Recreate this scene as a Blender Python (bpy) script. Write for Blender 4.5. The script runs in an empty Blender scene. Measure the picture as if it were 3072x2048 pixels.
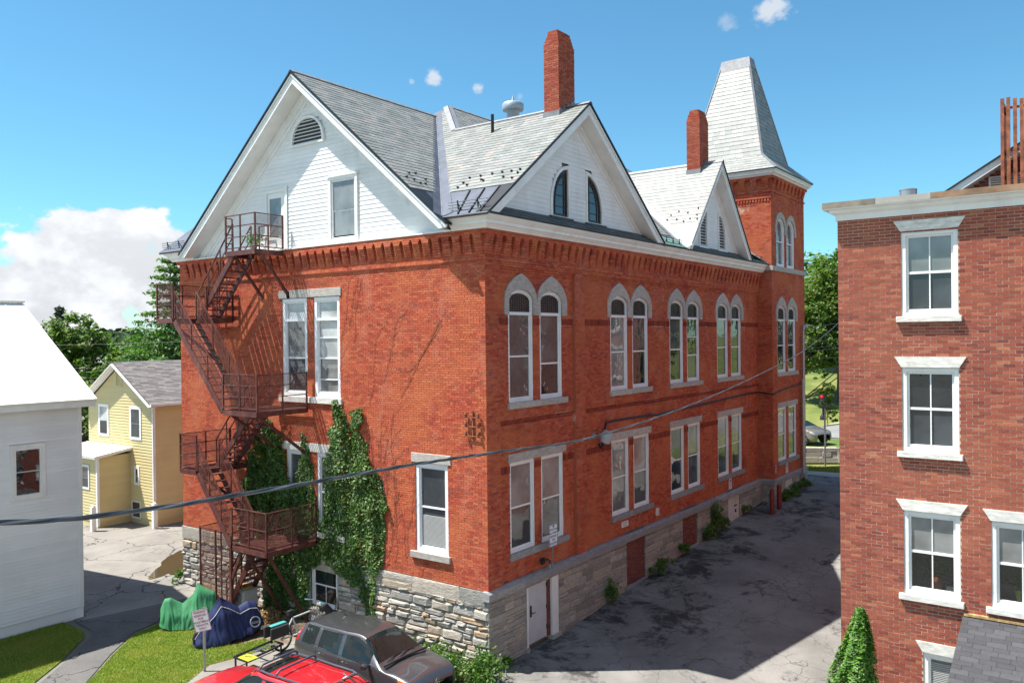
import bpy, bmesh, math, random
import numpy as np
from mathutils import Vector, Matrix, noise
rnd = random.Random(7)
S = bpy.context.scene
COL = S.collection

# ------------------------------------------------------------------ camera, sky, sun, exposure
CAM = Vector((14.18967886, -18.06854614, 9.37234476))
YAW, PITCH, ROLL, FPX = 6.33815016e-01, -5.29332550e-03, -1.11197011e-02, 2467.89
def _cam():
    cy, sy, cp, sp, cr, sr = math.cos(YAW), math.sin(YAW), math.cos(PITCH), math.sin(PITCH), math.cos(ROLL), math.sin(ROLL)
    f = Vector((-sy*cp, cy*cp, sp)); r0 = Vector((cy, sy, 0)); u0 = r0.cross(f)
    r = cr*r0 + sr*u0; u = -sr*r0 + cr*u0
    cd = bpy.data.cameras.new('camera'); co = bpy.data.objects.new('camera', cd); COL.objects.link(co)
    co.matrix_world = Matrix(((r.x, u.x, -f.x, CAM.x), (r.y, u.y, -f.y, CAM.y), (r.z, u.z, -f.z, CAM.z), (0, 0, 0, 1)))
    cd.sensor_fit = 'HORIZONTAL'; cd.sensor_width = 36.0; cd.lens = 36.0*FPX/3072; cd.clip_start = .1; cd.clip_end = 9000
    S.camera = co
    return r, u, f
CR, CU, CF = _cam()
SUN = Vector((-5.19, -3.88, 12.74)).normalized()          # towards the sun
SUN_EL = math.asin(SUN.z); SUN_ROT = math.atan2(SUN.x, SUN.y) % (2*math.pi)
sl = bpy.data.lights.new('sun', 'SUN'); sl.energy = 5.0; sl.angle = math.radians(.5); sl.color = (1, .955, .88)
so = bpy.data.objects.new('sun', sl); COL.objects.link(so)
so.rotation_euler = (-SUN).to_track_quat('-Z', 'Y').to_euler()
S.view_settings.view_transform = 'Standard'; S.view_settings.look = 'None'; S.view_settings.gamma = 1
S.view_settings.exposure = .95

def pxdir(px, py):
    return (CR*((px-1536)/FPX) - CU*((py-1024)/FPX) + CF).normalized()

W = bpy.data.worlds.new('World'); S.world = W; W.use_nodes = True
def _world():
    nt = W.node_tree; N = nt.nodes; L = nt.links; N.clear()
    out = N.new('ShaderNodeOutputWorld'); bg = N.new('ShaderNodeBackground')
    sky = N.new('ShaderNodeTexSky'); sky.sky_type = 'NISHITA'; sky.sun_disc = False
    sky.sun_elevation = SUN_EL; sky.sun_rotation = SUN_ROT; sky.altitude = 100; sky.air_density = 1.0; sky.dust_density = .15; sky.ozone_density = 2.0
    tc = N.new('ShaderNodeTexCoord')
    def M(op, a, b=None, c=None):
        m = N.new('ShaderNodeMath'); m.operation = op
        for i, v in enumerate((a, b, c)):
            if v is None: continue
            if isinstance(v, (int, float)): m.inputs[i].default_value = v
            else: L.new(v, m.inputs[i])
        return m.outputs[0]
    def SM(x, a, b):
        n = N.new('ShaderNodeMapRange'); n.interpolation_type = 'SMOOTHSTEP'; n.inputs[1].default_value = a; n.inputs[2].default_value = b
        L.new(x, n.inputs[0]); return n.outputs[0]
    def NOI(vec, sc, det, rough=.55, dist=0.):
        n = N.new('ShaderNodeTexNoise'); n.inputs['Scale'].default_value = sc; n.inputs['Detail'].default_value = det
        n.inputs['Roughness'].default_value = rough; n.inputs['Distortion'].default_value = dist; L.new(vec, n.inputs['Vector']); return n.outputs['Fac']
    def DOT(v):
        n = N.new('ShaderNodeVectorMath'); n.operation = 'DOT_PRODUCT'; L.new(tc.outputs['Generated'], n.inputs[0]); n.inputs[1].default_value = v; return n.outputs['Value']
    sep = N.new('ShaderNodeSeparateXYZ'); L.new(tc.outputs['Generated'], sep.inputs[0])
    el = sep.outputs['Z']
    mp = N.new('ShaderNodeMapping'); mp.inputs['Scale'].default_value = (1, 1, 1.5); mp.inputs['Location'].default_value = (.37, .11, .05); L.new(tc.outputs['Generated'], mp.inputs[0])
    n1 = NOI(mp.outputs[0], 5.2, 7, .58); n0 = NOI(mp.outputs[0], 2.3, 3, .5)
    # heaped clouds sit low over the country behind the camera's left: coverage by elevation and bearing
    bear = SM(DOT(tuple(pxdir(60, 980).normalized())), .952, .985)
    top = M('SUBTRACT', 1.0, SM(el, .055, .235))
    n3 = NOI(mp.outputs[0], 15, 6, .6)
    cov = M('MULTIPLY', M('MULTIPLY', bear, top), .43)
    v = M('ADD', M('ADD', M('ADD', M('MULTIPLY', n1, 1.0), M('MULTIPLY', n0, .5)), M('MULTIPLY', n3, .35)), cov)
    fac = M('MULTIPLY', SM(v, 1.20, 1.255), SM(bear, .02, .25))
    # unseen cumulus added behind the viewer to give neutral fill light
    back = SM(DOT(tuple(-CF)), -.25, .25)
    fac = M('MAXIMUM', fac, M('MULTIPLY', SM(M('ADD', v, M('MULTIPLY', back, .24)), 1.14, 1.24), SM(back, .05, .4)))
    # thin veil low on the horizon
    veil = M('MULTIPLY', M('SUBTRACT', 1.0, SM(el, .0, .09)), M('ADD', .10, M('MULTIPLY', bear, .5)))
    # small wisps higher up
    wf = None
    n2 = NOI(mp.outputs[0], 46, 5, .62)
    for (px, py, rad, k) in ((1302, 232, .012, .8), (1438, 268, .008, .75), (2320, 30, .022, .8), (1235, 245, .004, .35), (1560, 292, .007, .3), (2180, 70, .012, .3)):
        d = DOT(tuple(pxdir(px, py)))
        m = M('SUBTRACT', 1.0, SM(M('ARCCOSINE', d), 0.0, rad*1.6))
        m = M('MULTIPLY', SM(M('ADD', M('MULTIPLY', m, .55), n2), .72, 1.05), k)
        wf = m if wf is None else M('MAXIMUM', wf, m)
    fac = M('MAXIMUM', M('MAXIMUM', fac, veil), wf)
    shade = SM(M('ADD', v, M('MULTIPLY', NOI(mp.outputs[0], 11, 5, .6, .2), .8)), 1.60, 1.86)
    lo = SM(el, .02, .17)
    br = M('ADD', .40, M('ADD', M('MULTIPLY', shade, .14), M('MULTIPLY', lo, .05)))
    cc = N.new('ShaderNodeCombineColor'); L.new(M('MULTIPLY', br, .97), cc.inputs[0]); L.new(br, cc.inputs[1]); L.new(M('MULTIPLY', br, 1.045), cc.inputs[2])
    sc = N.new('ShaderNodeVectorMath'); sc.operation = 'MULTIPLY'; sc.inputs[1].default_value = (.050, .086, .091); L.new(sky.outputs[0], sc.inputs[0])
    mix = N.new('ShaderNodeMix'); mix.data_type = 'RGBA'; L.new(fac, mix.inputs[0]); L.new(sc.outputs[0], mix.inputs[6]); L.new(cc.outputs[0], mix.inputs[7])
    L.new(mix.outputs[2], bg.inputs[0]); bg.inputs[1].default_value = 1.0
    L.new(bg.outputs[0], out.inputs[0])
_world()
S.cycles.use_adaptive_sampling = True
S.cycles.adaptive_threshold = .02; S.cycles.max_bounces = 5; S.cycles.diffuse_bounces = 2; S.cycles.glossy_bounces = 3; S.cycles.transmission_bounces = 3; S.cycles.transparent_max_bounces = 8
S.cycles.caustics_reflective = False; S.cycles.caustics_refractive = False
S.cycles.use_denoising = True

# ------------------------------------------------------------------ materials
MAT = {}
def nodes(name):
    m = bpy.data.materials.new(name); m.use_nodes = True; nt = m.node_tree
    b = nt.nodes['Principled BSDF']; MAT[name] = m
    return m, nt, nt.nodes, nt.links, b
def mixc(nt, fac, a, b):
    n = nt.nodes.new('ShaderNodeMix'); n.data_type = 'RGBA'
    for sock, v in ((0, fac), (6, a), (7, b)):
        if isinstance(v, (int, float)): n.inputs[sock].default_value = v
        elif isinstance(v, tuple): n.inputs[sock].default_value = (*v[:3], 1)
        else: nt.links.new(v, n.inputs[sock])
    return n.outputs[2]
def mulc(nt, a, b):
    n = nt.nodes.new('ShaderNodeMix'); n.data_type = 'RGBA'; n.blend_type = 'MULTIPLY'; n.inputs[0].default_value = 1
    for sock, v in ((6, a), (7, b)):
        if isinstance(v, tuple): n.inputs[sock].default_value = (*v[:3], 1)
        else: nt.links.new(v, n.inputs[sock])
    return n.outputs[2]
def noi(nt, scale, detail=4, rough=.55, vec=None, stretch=None, dist=0):
    n = nt.nodes.new('ShaderNodeTexNoise'); n.inputs['Scale'].default_value = scale; n.inputs['Detail'].default_value = detail
    n.inputs['Roughness'].default_value = rough; n.inputs['Distortion'].default_value = dist
    if vec is None:
        g = nt.nodes.new('ShaderNodeNewGeometry'); vec = g.outputs['Position']
    if stretch:
        mp = nt.nodes.new('ShaderNodeMapping'); mp.inputs['Scale'].default_value = stretch; nt.links.new(vec, mp.inputs[0]); vec = mp.outputs[0]
    nt.links.new(vec, n.inputs['Vector']); return n.outputs['Fac']
def sm(nt, x, a, b, lo=0., hi=1.):
    n = nt.nodes.new('ShaderNodeMapRange'); n.interpolation_type = 'SMOOTHSTEP'
    for i, v in enumerate((a, b, lo, hi)): n.inputs[i+1].default_value = v
    nt.links.new(x, n.inputs[0]); return n.outputs[0]
def mth(nt, op, a, b):
    n = nt.nodes.new('ShaderNodeMath'); n.operation = op
    for i, v in enumerate((a, b)):
        if isinstance(v, (int, float)): n.inputs[i].default_value = v
        else: nt.links.new(v, n.inputs[i])
    return n.outputs[0]
def island(nt):
    """random number per piece: per object and per loose island"""
    g = nt.nodes.new('ShaderNodeNewGeometry'); o = nt.nodes.new('ShaderNodeObjectInfo')
    a = mth(nt, 'ADD', g.outputs['Random Per Island'], o.outputs['Random'])
    return mth(nt, 'FRACT', a, 0)
def ramp(nt, fac, stops):
    n = nt.nodes.new('ShaderNodeValToRGB'); e = n.color_ramp.elements
    while len(e) > 1: e.remove(e[-1])
    e[0].position = stops[0][0]; e[0].color = (*stops[0][1], 1)
    for p, c in stops[1:]:
        k = e.new(p); k.color = (*c, 1)
    nt.links.new(fac, n.inputs[0]); return n.outputs[0]
def bump(nt, b, h, strength=.3, dist=.01):
    n = nt.nodes.new('ShaderNodeBump'); n.inputs['Strength'].default_value = strength; n.inputs['Distance'].default_value = dist
    nt.links.new(h, n.inputs['Height']); nt.links.new(n.outputs[0], b.inputs['Normal'])
def simple(name, col, rough=.6, metal=0., var=.12, scale=3., bumps=0., spec=None, coat=0., pieces=0., dirt=None):
    """plain finish with broad tone drift, grain and optional per-piece tone"""
    m, nt, N, L, b = nodes(name)
    c = col
    lo = tuple(x*(1-var) for x in col); hi = tuple(min(1, x*(1+var*.7)) for x in col)
    c = mixc(nt, sm(nt, noi(nt, scale, 6), .3, .7), lo, hi)
    if pieces:
        c = mulc(nt, c, ramp(nt, island(nt), [(0, (1-pieces,)*3), (1, (1+pieces*.4,)*3)]))
    if dirt:
        c = mixc(nt, sm(nt, noi(nt, dirt[1], 8, .65, stretch=(1, 1, .35)), .52, .72, 0, dirt[2]), c, dirt[0])
    L.new(c, b.inputs['Base Color']); b.inputs['Roughness'].default_value = rough; b.inputs['Metallic'].default_value = metal
    if spec is not None: b.inputs['Specular IOR Level'].default_value = spec
    if coat: b.inputs['Coat Weight'].default_value = coat; b.inputs['Coat Roughness'].default_value = .04
    if bumps: bump(nt, b, noi(nt, scale*14, 5), bumps, .01)
    return m

def brick_mat(name, stops, drift, driftfac, dark=None, patch=None, rough=.85):
    m, nt, N, L, b = nodes(name)
    c = ramp(nt, island(nt), stops)
    c = mixc(nt, sm(nt, noi(nt, .55, 4, .6), .42, .68, 0, driftfac), c, drift)
    if name == 'hall_brick': c = mixc(nt, sm(nt, noi(nt, .9, 5, .7, stretch=(1, 1, .45)), .52, .66, 0, .5), c, (.56, .20, .125))
    if dark: c = mixc(nt, sm(nt, noi(nt, .33, 4, .65, stretch=(1, 1, 2.6)), dark[1], dark[1]+.14, 0, dark[2]), c, dark[0])
    if patch: c = mixc(nt, sm(nt, noi(nt, 2.1, 4, .7), patch[1], patch[1]+.06, 0, patch[2]), c, patch[0])
    g = noi(nt, 38, 2, .6)
    c = mulc(nt, c, ramp(nt, g, [(.25, (.8, .8, .8)), (.75, (1.12, 1.12, 1.12))]))
    L.new(c, b.inputs['Base Color']); b.inputs['Roughness'].default_value = rough; b.inputs['Specular IOR Level'].default_value = .25
    bump(nt, b, g, .35, .006)
    return m
brick_mat('hall_brick', [(0, (.34, .060, .036)), (.25, (.46, .086, .047)), (.6, (.52, .108, .056)), (.86, (.57, .160, .078)), (1, (.27, .066, .046))],
          (.60, .175, .070), .7, dark=((.20, .046, .036), .57, .6), patch=((.50, .26, .20), .67, .5))
brick_mat('hall_brick_dark', [(0, (.16, .03, .02)), (.5, (.25, .045, .025)), (1, (.33, .06, .03))], (.3, .06, .03), .4)
brick_mat('chimney_brick', [(0, (.28, .055, .032)), (.5, (.38, .085, .048)), (1, (.43, .13, .08))], (.40, .11, .06), .3)
brick_mat('mill_brick', [(0, (.20, .052, .040)), (.12, (.27, .068, .046)), (.45, (.32, .080, .052)), (.8, (.35, .094, .058)), (.95, (.40, .125, .072)), (1, (.45, .17, .092))],
          (.45, .15, .08), .35, dark=((.24, .07, .055), .64, .3))
brick_mat('basement_brick', [(0, (.15, .05, .046)), (.5, (.22, .065, .056)), (1, (.29, .09, .075))], (.2, .08, .07), .5)

def mortar_mat(name, base, pale, thr):
    m, nt, N, L, b = nodes(name)
    f = sm(nt, noi(nt, .42, 5, .62), thr, thr+.07)
    g = nt.nodes.new('ShaderNodeNewGeometry'); s = nt.nodes.new('ShaderNodeSeparateXYZ'); nt.links.new(g.outputs['Position'], s.inputs[0])
    if name == 'hall_mortar':      # repointed joints around the alley corner
        k = mth(nt, 'MULTIPLY', mth(nt, 'MULTIPLY', sm(nt, s.outputs['X'], -1.3, -.2), sm(nt, s.outputs['Y'], .75, .6)), sm(nt, s.outputs['Z'], 8.0, 2.6))
        f = mth(nt, 'MAXIMUM', f, mth(nt, 'MULTIPLY', k, sm(nt, noi(nt, 1.6, 3, .6), .40, .5)))
    c = mixc(nt, f, base, pale)
    L.new(c, b.inputs['Base Color']); b.inputs['Roughness'].default_value = .95
    bump(nt, b, noi(nt, 60, 3), .4, .005)
mortar_mat('hall_mortar', (.40, .105, .055), (.55, .42, .32), .565)
mortar_mat('mill_mortar', (.46, .35, .27), (.53, .43, .34), .5)
mortar_mat('chimney_mortar', (.48, .33, .26), (.5, .4, .33), .55)

def stone_mat(name, stops, stain=None, bs=.8):
    m, nt, N, L, b = nodes(name)
    c = ramp(nt, island(nt), stops)
    c = mulc(nt, c, ramp(nt, noi(nt, 5, 8, .65, stretch=(1, 1, 3.5)), [(.25, (.62, .6, .58)), (.7, (1.15, 1.14, 1.12))]))
    if stain: c = mixc(nt, sm(nt, noi(nt, .9, 8, .7), stain[1], stain[1]+.1, 0, stain[2]), c, stain[0])
    L.new(c, b.inputs['Base Color']); b.inputs['Roughness'].default_value = .9
    bump(nt, b, noi(nt, 9, 10, .7, stretch=(1, 1, 2.5)), bs, .05)
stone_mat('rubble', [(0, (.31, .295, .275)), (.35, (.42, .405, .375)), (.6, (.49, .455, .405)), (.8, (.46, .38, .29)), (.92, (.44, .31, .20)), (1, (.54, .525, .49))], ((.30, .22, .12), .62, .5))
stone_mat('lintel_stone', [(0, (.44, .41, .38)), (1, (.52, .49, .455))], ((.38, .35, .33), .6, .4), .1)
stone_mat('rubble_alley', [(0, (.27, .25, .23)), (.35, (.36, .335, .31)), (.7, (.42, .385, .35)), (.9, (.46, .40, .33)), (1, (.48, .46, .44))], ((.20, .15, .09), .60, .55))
stone_mat('bluestone', [(0, (.27, .27, .29)), (1, (.34, .34, .35))], ((.22, .21, .21), .6, .4), .3)
stone_mat('marble', [(0, (.72, .71, .67)), (1, (.8, .79, .75))], ((.42, .43, .45), .66, .5), .1)
simple('joint', (.22, .20, .18), .95, var=.3, scale=6, bumps=.5)
simple('white_paint', (.84, .84, .82), .45, var=.06, scale=1.5, dirt=((.50, .46, .40), 1.6, .35))
simple('clapboard_white', (.84, .845, .84), .55, var=.05, scale=1.2, pieces=.05, dirt=((.58, .55, .50), .9, .3))
simple('cream_paint', (.74, .67, .58), .5, var=.06, scale=1.5, dirt=((.5, .4, .32), 1.2, .4))
simple('frame_paint', (.84, .84, .85), .4, var=.05, scale=2)
simple('grey_clapboard', (.84, .845, .85), .6, var=.05, scale=.8, pieces=.05, dirt=((.70, .70, .70), .7, .4))
simple('yellow_siding', (.66, .55, .28), .55, var=.04, scale=.9, pieces=.04)
simple('metal_roof_white', (.84, .84, .80), .4, var=.03, scale=.6)
simple('zinc', (.085, .10, .135), .55, .25, var=.2, scale=2)
simple('lead', (.24, .25, .27), .6, .15, var=.2, scale=4)
simple('iron_red', (.115, .034, .028), .6, .1, var=.35, scale=5, bumps=.2, dirt=((.30, .14, .08), 2.2, .6))
simple('black_metal', (.025, .025, .028), .45, .3, var=.2)
simple('dark_wood', (.05, .04, .04), .6)
simple('galvanised', (.42, .43, .45), .42, .75, var=.12, scale=3)
simple('copper_green', (.20, .36, .30), .6, .2, var=.3, scale=4)
simple('vent_grey', (.36, .41, .47), .5, .3, var=.12)
simple('cable', (.055, .058, .065), .5, .1, var=.2)
simple('cable_light', (.22, .23, .25), .4, .5, var=.2)
simple('rubber', (.018, .018, .018), .85)
simple('door_paint', (.55, .56, .58), .5, var=.05)
simple('plaster_white', (.62, .59, .55), .8, var=.1, scale=2, dirt=((.35, .33, .3), 2.5, .6))
simple('bollard_red', (.20, .02, .022), .5, var=.2, scale=4)
simple('sign_white', (.78, .80, .82), .4, var=.04)
simple('sign_blue', (.03, .13, .30), .4)
simple('sign_red', (.42, .03, .05), .45)
simple('pot_clay', (.40, .13, .06), .8, var=.1)
simple('pot_white', (.7, .7, .68), .5)
simple('bark', (.085, .065, .05), .95, var=.4, scale=6, bumps=.6)
simple('dead_vine', (.21, .115, .08), .9, var=.3)
simple('straw', (.45, .30, .13), .9, var=.4, scale=12, pieces=.4)
simple('soil', (.20, .15, .10), .95, var=.4, scale=3, bumps=.5)
simple('rust', (.30, .10, .05), .85, .1, var=.45, scale=6, bumps=.3)
simple('rust_flash', (.28, .17, .10), .7, .2, var=.4, scale=2.5)
simple('yellow_plastic', (.52, .56, .03), .6)
simple('turquoise', (.05, .34, .33), .6)
simple('red_lens', (.45, .008, .012), .15, coat=.6)
simple('amber', (.6, .12, .01), .2, coat=.5)
simple('traffic_red', (.7, .03, .02), .4)
simple('chrome', (.65, .66, .68), .12, 1., var=.03)
simple('alloy', (.5, .51, .53), .3, .9, var=.06)
simple('seat_dark', (.03, .03, .035), .8)
simple('cover_green', (.045, .24, .10), .75, var=.18, scale=3)
simple('cover_blue', (.012, .022, .10), .7, var=.25, scale=3)
simple('piping', (.55, .57, .6), .6)
simple('fan_yellow', (.62, .42, .12), .6)
simple('ac_white', (.75, .75, .72), .5, var=.04)
simple('blind', (.42, .43, .42), .7, var=.04)
for nm, c, fl in (('paint_grey', (.085, .085, .095), .7), ('paint_red', (.50, .012, .022), .15), ('paint_silver', (.24, .23, .22), .6)):
    m, nt, N, L, b = nodes(nm); b.inputs['Base Color'].default_value = (*c, 1); b.inputs['Metallic'].default_value = fl*.8
    b.inputs['Roughness'].default_value = .36; b.inputs['Coat Weight'].default_value = 1; b.inputs['Coat Roughness'].default_value = .03
    L.new(mulc(nt, c, ramp(nt, noi(nt, 400, 2), [(.3, (.9, .9, .9)), (.7, (1.1, 1.1, 1.1))])), b.inputs['Base Color'])
def glass_mat(name, base, rough=.015, ior=1.75, tint=None, wav=.10):
    m, nt, N, L, b = nodes(name)
    c = mixc(nt, sm(nt, noi(nt, 1.1, 3), .35, .65), tuple(x*.7 for x in base), tuple(x*1.25 for x in base))
    L.new(c, b.inputs['Base Color']); b.inputs['Roughness'].default_value = rough; b.inputs['IOR'].default_value = ior
    b.inputs['Specular IOR Level'].default_value = .5
    if wav: bump(nt, b, noi(nt, 1.6, 2, .5), wav, .02)
glass_mat('glass_dark', (.022, .026, .03), wav=.4); glass_mat('glass_shade', (.22, .225, .22), wav=.35); glass_mat('glass_pale', (.42, .45, .45), ior=1.5)
glass_mat('glass_mid', (.085, .09, .095), wav=.4); glass_mat('stained', (.045, .035, .03), .2, 1.5)
glass_mat('car_glass', (.012, .018, .018), .01, 1.55, wav=0); glass_mat('lamp_glass', (.30, .32, .34), .08, 1.5)
glass_mat('screen_glass', (.055, .06, .068), .12, 1.6)

def slate_mat(name, stops, drift, rough=.5, stretch=None):
    m, nt, N, L, b = nodes(name)
    c = ramp(nt, island(nt), stops)
    c = mixc(nt, sm(nt, noi(nt, .7, 5), .45, .7, 0, .5), c, drift)
    c = mulc(nt, c, ramp(nt, noi(nt, 14, 6, .6), [(.3, (.86, .86, .86)), (.7, (1.08, 1.08, 1.08))]))
    L.new(c, b.inputs['Base Color']); b.inputs['Roughness'].default_value = rough
    bump(nt, b, noi(nt, 22, 4), .15, .005)
slate_mat('slate', [(0, (.19, .20, .19)), (.4, (.235, .245, .23)), (.75, (.27, .28, .265)), (.9, (.30, .305, .29)), (.96, (.33, .27, .24)), (1, (.32, .29, .27))], (.235, .25, .24))
slate_mat('slate_pale', [(0, (.22, .235, .225)), (.5, (.28, .29, .275)), (.9, (.33, .335, .32)), (1, (.34, .28, .265))], (.27, .285, .27))
slate_mat('slate_dark', [(0, (.055, .065, .07)), (.6, (.085, .10, .10)), (1, (.12, .13, .13))], (.08, .10, .095), .6)
slate_mat('shingle_grey', [(0, (.045, .045, .052)), (.5, (.062, .062, .07)), (1, (.085, .085, .092))], (.06, .06, .067), .9)
slate_mat('shingle_brown', [(0, (.13, .12, .12)), (.5, (.20, .185, .18)), (1, (.27, .25, .24))], (.19, .175, .17), .9)

def leaf_mat(name, stops, trans=.25, rough=.5, drift=None):
    m, nt, N, L, b = nodes(name)
    c = ramp(nt, island(nt), stops)
    if drift: c = mixc(nt, sm(nt, noi(nt, .8, 3), .45, .65, 0, .8), c, drift)
    L.new(c, b.inputs['Base Color']); b.inputs['Roughness'].default_value = rough
    t = N.new('ShaderNodeBsdfTranslucent'); L.new(mulc(nt, c, (1.2, 1.5, .5)), t.inputs[0])
    mx = N.new('ShaderNodeMixShader'); mx.inputs[0].default_value = trans
    out = [n for n in N if n.type == 'OUTPUT_MATERIAL'][0]
    L.new(b.outputs[0], mx.inputs[1]); L.new(t.outputs[0], mx.inputs[2]); L.new(mx.outputs[0], out.inputs[0])
leaf_mat('ivy_leaf', [(0, (.025, .07, .009)), (.5, (.055, .135, .017)), (.85, (.105, .20, .028)), (1, (.17, .22, .035))], .22, .5)
leaf_mat('maple_leaf', [(0, (.045, .105, .012)), (.5, (.085, .165, .020)), (.9, (.14, .22, .032)), (1, (.20, .19, .035))], .38, .5, (.13, .17, .028))
leaf_mat('pine_needle', [(0, (.04, .11, .022)), (.6, (.08, .175, .035)), (1, (.13, .23, .05))], .3, .55)
leaf_mat('spruce_needle', [(0, (.03, .05, .035)), (.6, (.055, .085, .06)), (1, (.09, .12, .085))], .1, .7)
leaf_mat('thuja', [(0, (.035, .11, .010)), (.5, (.075, .20, .018)), (1, (.16, .30, .035))], .25, .5)
leaf_mat('weed', [(0, (.03, .09, .01)), (.5, (.07, .165, .02)), (1, (.14, .25, .035))], .3, .5)
leaf_mat('grass_blade', [(0, (.13, .20, .02)), (.5, (.22, .31, .035)), (.85, (.32, .38, .06)), (1, (.42, .38, .12))], .35, .6, (.34, .34, .075))

def asphalt_mat(name, lo, hi, crack=.9, stain=True, big=1.):
    m, nt, N, L, b = nodes(name)
    c = mixc(nt, sm(nt, noi(nt, .35, 8, .65), .32, .68), lo, hi)
    c = mulc(nt, c, ramp(nt, noi(nt, 55, 4, .7), [(.28, (.62, .62, .62)), (.72, (1.3, 1.3, 1.3))]))
    if stain:      # noise-shaped dark patches, thicker in the strip beside the long wall
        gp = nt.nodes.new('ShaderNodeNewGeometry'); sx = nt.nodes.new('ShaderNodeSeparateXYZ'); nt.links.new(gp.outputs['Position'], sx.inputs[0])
        wall_bias = mth(nt, 'MULTIPLY', sm(nt, sx.outputs['X'], 5.0, .8), .085)
        c = mixc(nt, sm(nt, mth(nt, 'ADD', noi(nt, .5, 8, .78, dist=.4), wall_bias), .545, .66, 0, .88), c, (.030, .029, .029))
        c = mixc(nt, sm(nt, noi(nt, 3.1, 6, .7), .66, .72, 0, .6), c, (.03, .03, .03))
    h = None
    for sc, wd, amt, msk in ((.38, .010, big, None), (1.9, .020, .9, .52)):
        g = nt.nodes.new('ShaderNodeNewGeometry'); nz = nt.nodes.new('ShaderNodeTexNoise'); nz.inputs['Scale'].default_value = 1.7; nz.inputs['Detail'].default_value = 7
        nt.links.new(g.outputs['Position'], nz.inputs['Vector'])
        ad = nt.nodes.new('ShaderNodeVectorMath'); ad.operation = 'MULTIPLY_ADD'; ad.inputs[1].default_value = (.55/sc**.5,)*3
        nt.links.new(nz.outputs['Color'], ad.inputs[0]); nt.links.new(g.outputs['Position'], ad.inputs[2])
        vo = nt.nodes.new('ShaderNodeTexVoronoi'); vo.feature = 'DISTANCE_TO_EDGE'; vo.inputs['Scale'].default_value = sc; nt.links.new(ad.outputs[0], vo.inputs['Vector'])
        f = sm(nt, vo.outputs['Distance'], wd*.3, wd, crack*amt, 0)
        if msk: f = mth(nt, 'MULTIPLY', f, sm(nt, noi(nt, .30, 4), msk, msk+.1))
        c = mixc(nt, f, c, (.022, .021, .02))
    L.new(c, b.inputs['Base Color']); b.inputs['Roughness'].default_value = .88; b.inputs['Specular IOR Level'].default_value = .3
    bump(nt, b, noi(nt, 70, 4, .7), .5, .008)
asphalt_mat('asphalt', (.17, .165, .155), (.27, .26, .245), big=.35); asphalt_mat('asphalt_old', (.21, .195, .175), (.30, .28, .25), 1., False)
asphalt_mat('asphalt_walk', (.10, .10, .10), (.155, .15, .145), 1., False)
asphalt_mat('road_grey', (.22, .22, .21), (.28, .275, .265), .3, False)
simple('concrete', (.40, .38, .34), .9, var=.15, scale=1.2, bumps=.3)
m, nt, N, L, b = nodes('lawn_soil')
c = mixc(nt, sm(nt, noi(nt, .9, 6, .6), .35, .65), (.14, .20, .028), (.24, .27, .055)); c = mixc(nt, sm(nt, noi(nt, 14, 5), .5, .7, 0, .6), c, (.16, .13, .06))
L.new(c, b.inputs['Base Color']); b.inputs['Roughness'].default_value = .95; bump(nt, b, noi(nt, 40, 4), .8, .02)
m, nt, N, L, b = nodes('far_lawn')
c = mixc(nt, sm(nt, noi(nt, .35, 6, .6), .35, .65), (.085, .135, .022), (.19, .20, .05)); L.new(c, b.inputs['Base Color']); b.inputs['Roughness'].default_value = .95
m, nt, N, L, b = nodes('town_ground')
c = mixc(nt, sm(nt, noi(nt, .05, 5, .6), .4, .6), (.15, .16, .12), (.21, .20, .18)); L.new(c, b.inputs['Base Color']); b.inputs['Roughness'].default_value = .95
m, nt, N, L, b = nodes('hill_forest')
c = mixc(nt, sm(nt, noi(nt, .045, 9, .7), .35, .65), (.012, .030, .012), (.040, .075, .022)); L.new(c, b.inputs['Base Color']); b.inputs['Roughness'].default_value = .95
m, nt, N, L, b = nodes('puddle_water')
b.inputs['Base Color'].default_value = (.05, .038, .02, 1); b.inputs['Roughness'].default_value = .02; b.inputs['IOR'].default_value = 1.45
# ------------------------------------------------------------------ mesh helpers
def V(*a): return Vector(a)
def mesh_from(name, verts, faces, mat, smooth=False):
    me = bpy.data.meshes.new(name)
    if isinstance(verts, np.ndarray) and isinstance(faces, np.ndarray):
        nv, nf, k = len(verts), len(faces), faces.shape[1]
        me.vertices.add(nv); me.vertices.foreach_set('co', verts.astype(np.float32).ravel())
        me.loops.add(nf*k); me.loops.foreach_set('vertex_index', faces.astype(np.int32).ravel())
        me.polygons.add(nf); me.polygons.foreach_set('loop_start', np.arange(0, nf*k, k, dtype=np.int32)); me.polygons.foreach_set('loop_total', np.full(nf, k, dtype=np.int32))
        me.polygons.foreach_set('use_smooth', np.zeros(nf, dtype=bool)); me.update(calc_edges=True)
    else:
        me.from_pydata([tuple(v) for v in verts], [], faces); me.update()
    if mat: me.materials.append(MAT[mat])
    if smooth: me.polygons.foreach_set('use_smooth', [True]*len(me.polygons))
    return me
def link(name, me, parent=None, kind=None, label=None):
    o = bpy.data.objects.new(name, me); COL.objects.link(o)
    if parent: o.parent = parent; 
    if parent is not None: o.matrix_parent_inverse = parent.matrix_world.inverted()
    if kind: o['kind'] = kind
    if label: o['label'] = label
    return o
def thing(name, label, cat, loc=(0, 0, 0), group=None):
    o = bpy.data.objects.new(name, None); COL.objects.link(o); o.matrix_world = Matrix.Translation(loc); o.empty_display_size = .3
    o['label'] = label; o['category'] = cat
    if group: o['group'] = group
    return o
def tag(o, label, cat, group=None):
    o['label'] = label; o['category'] = cat
    if group: o['group'] = group
    return o
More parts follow.
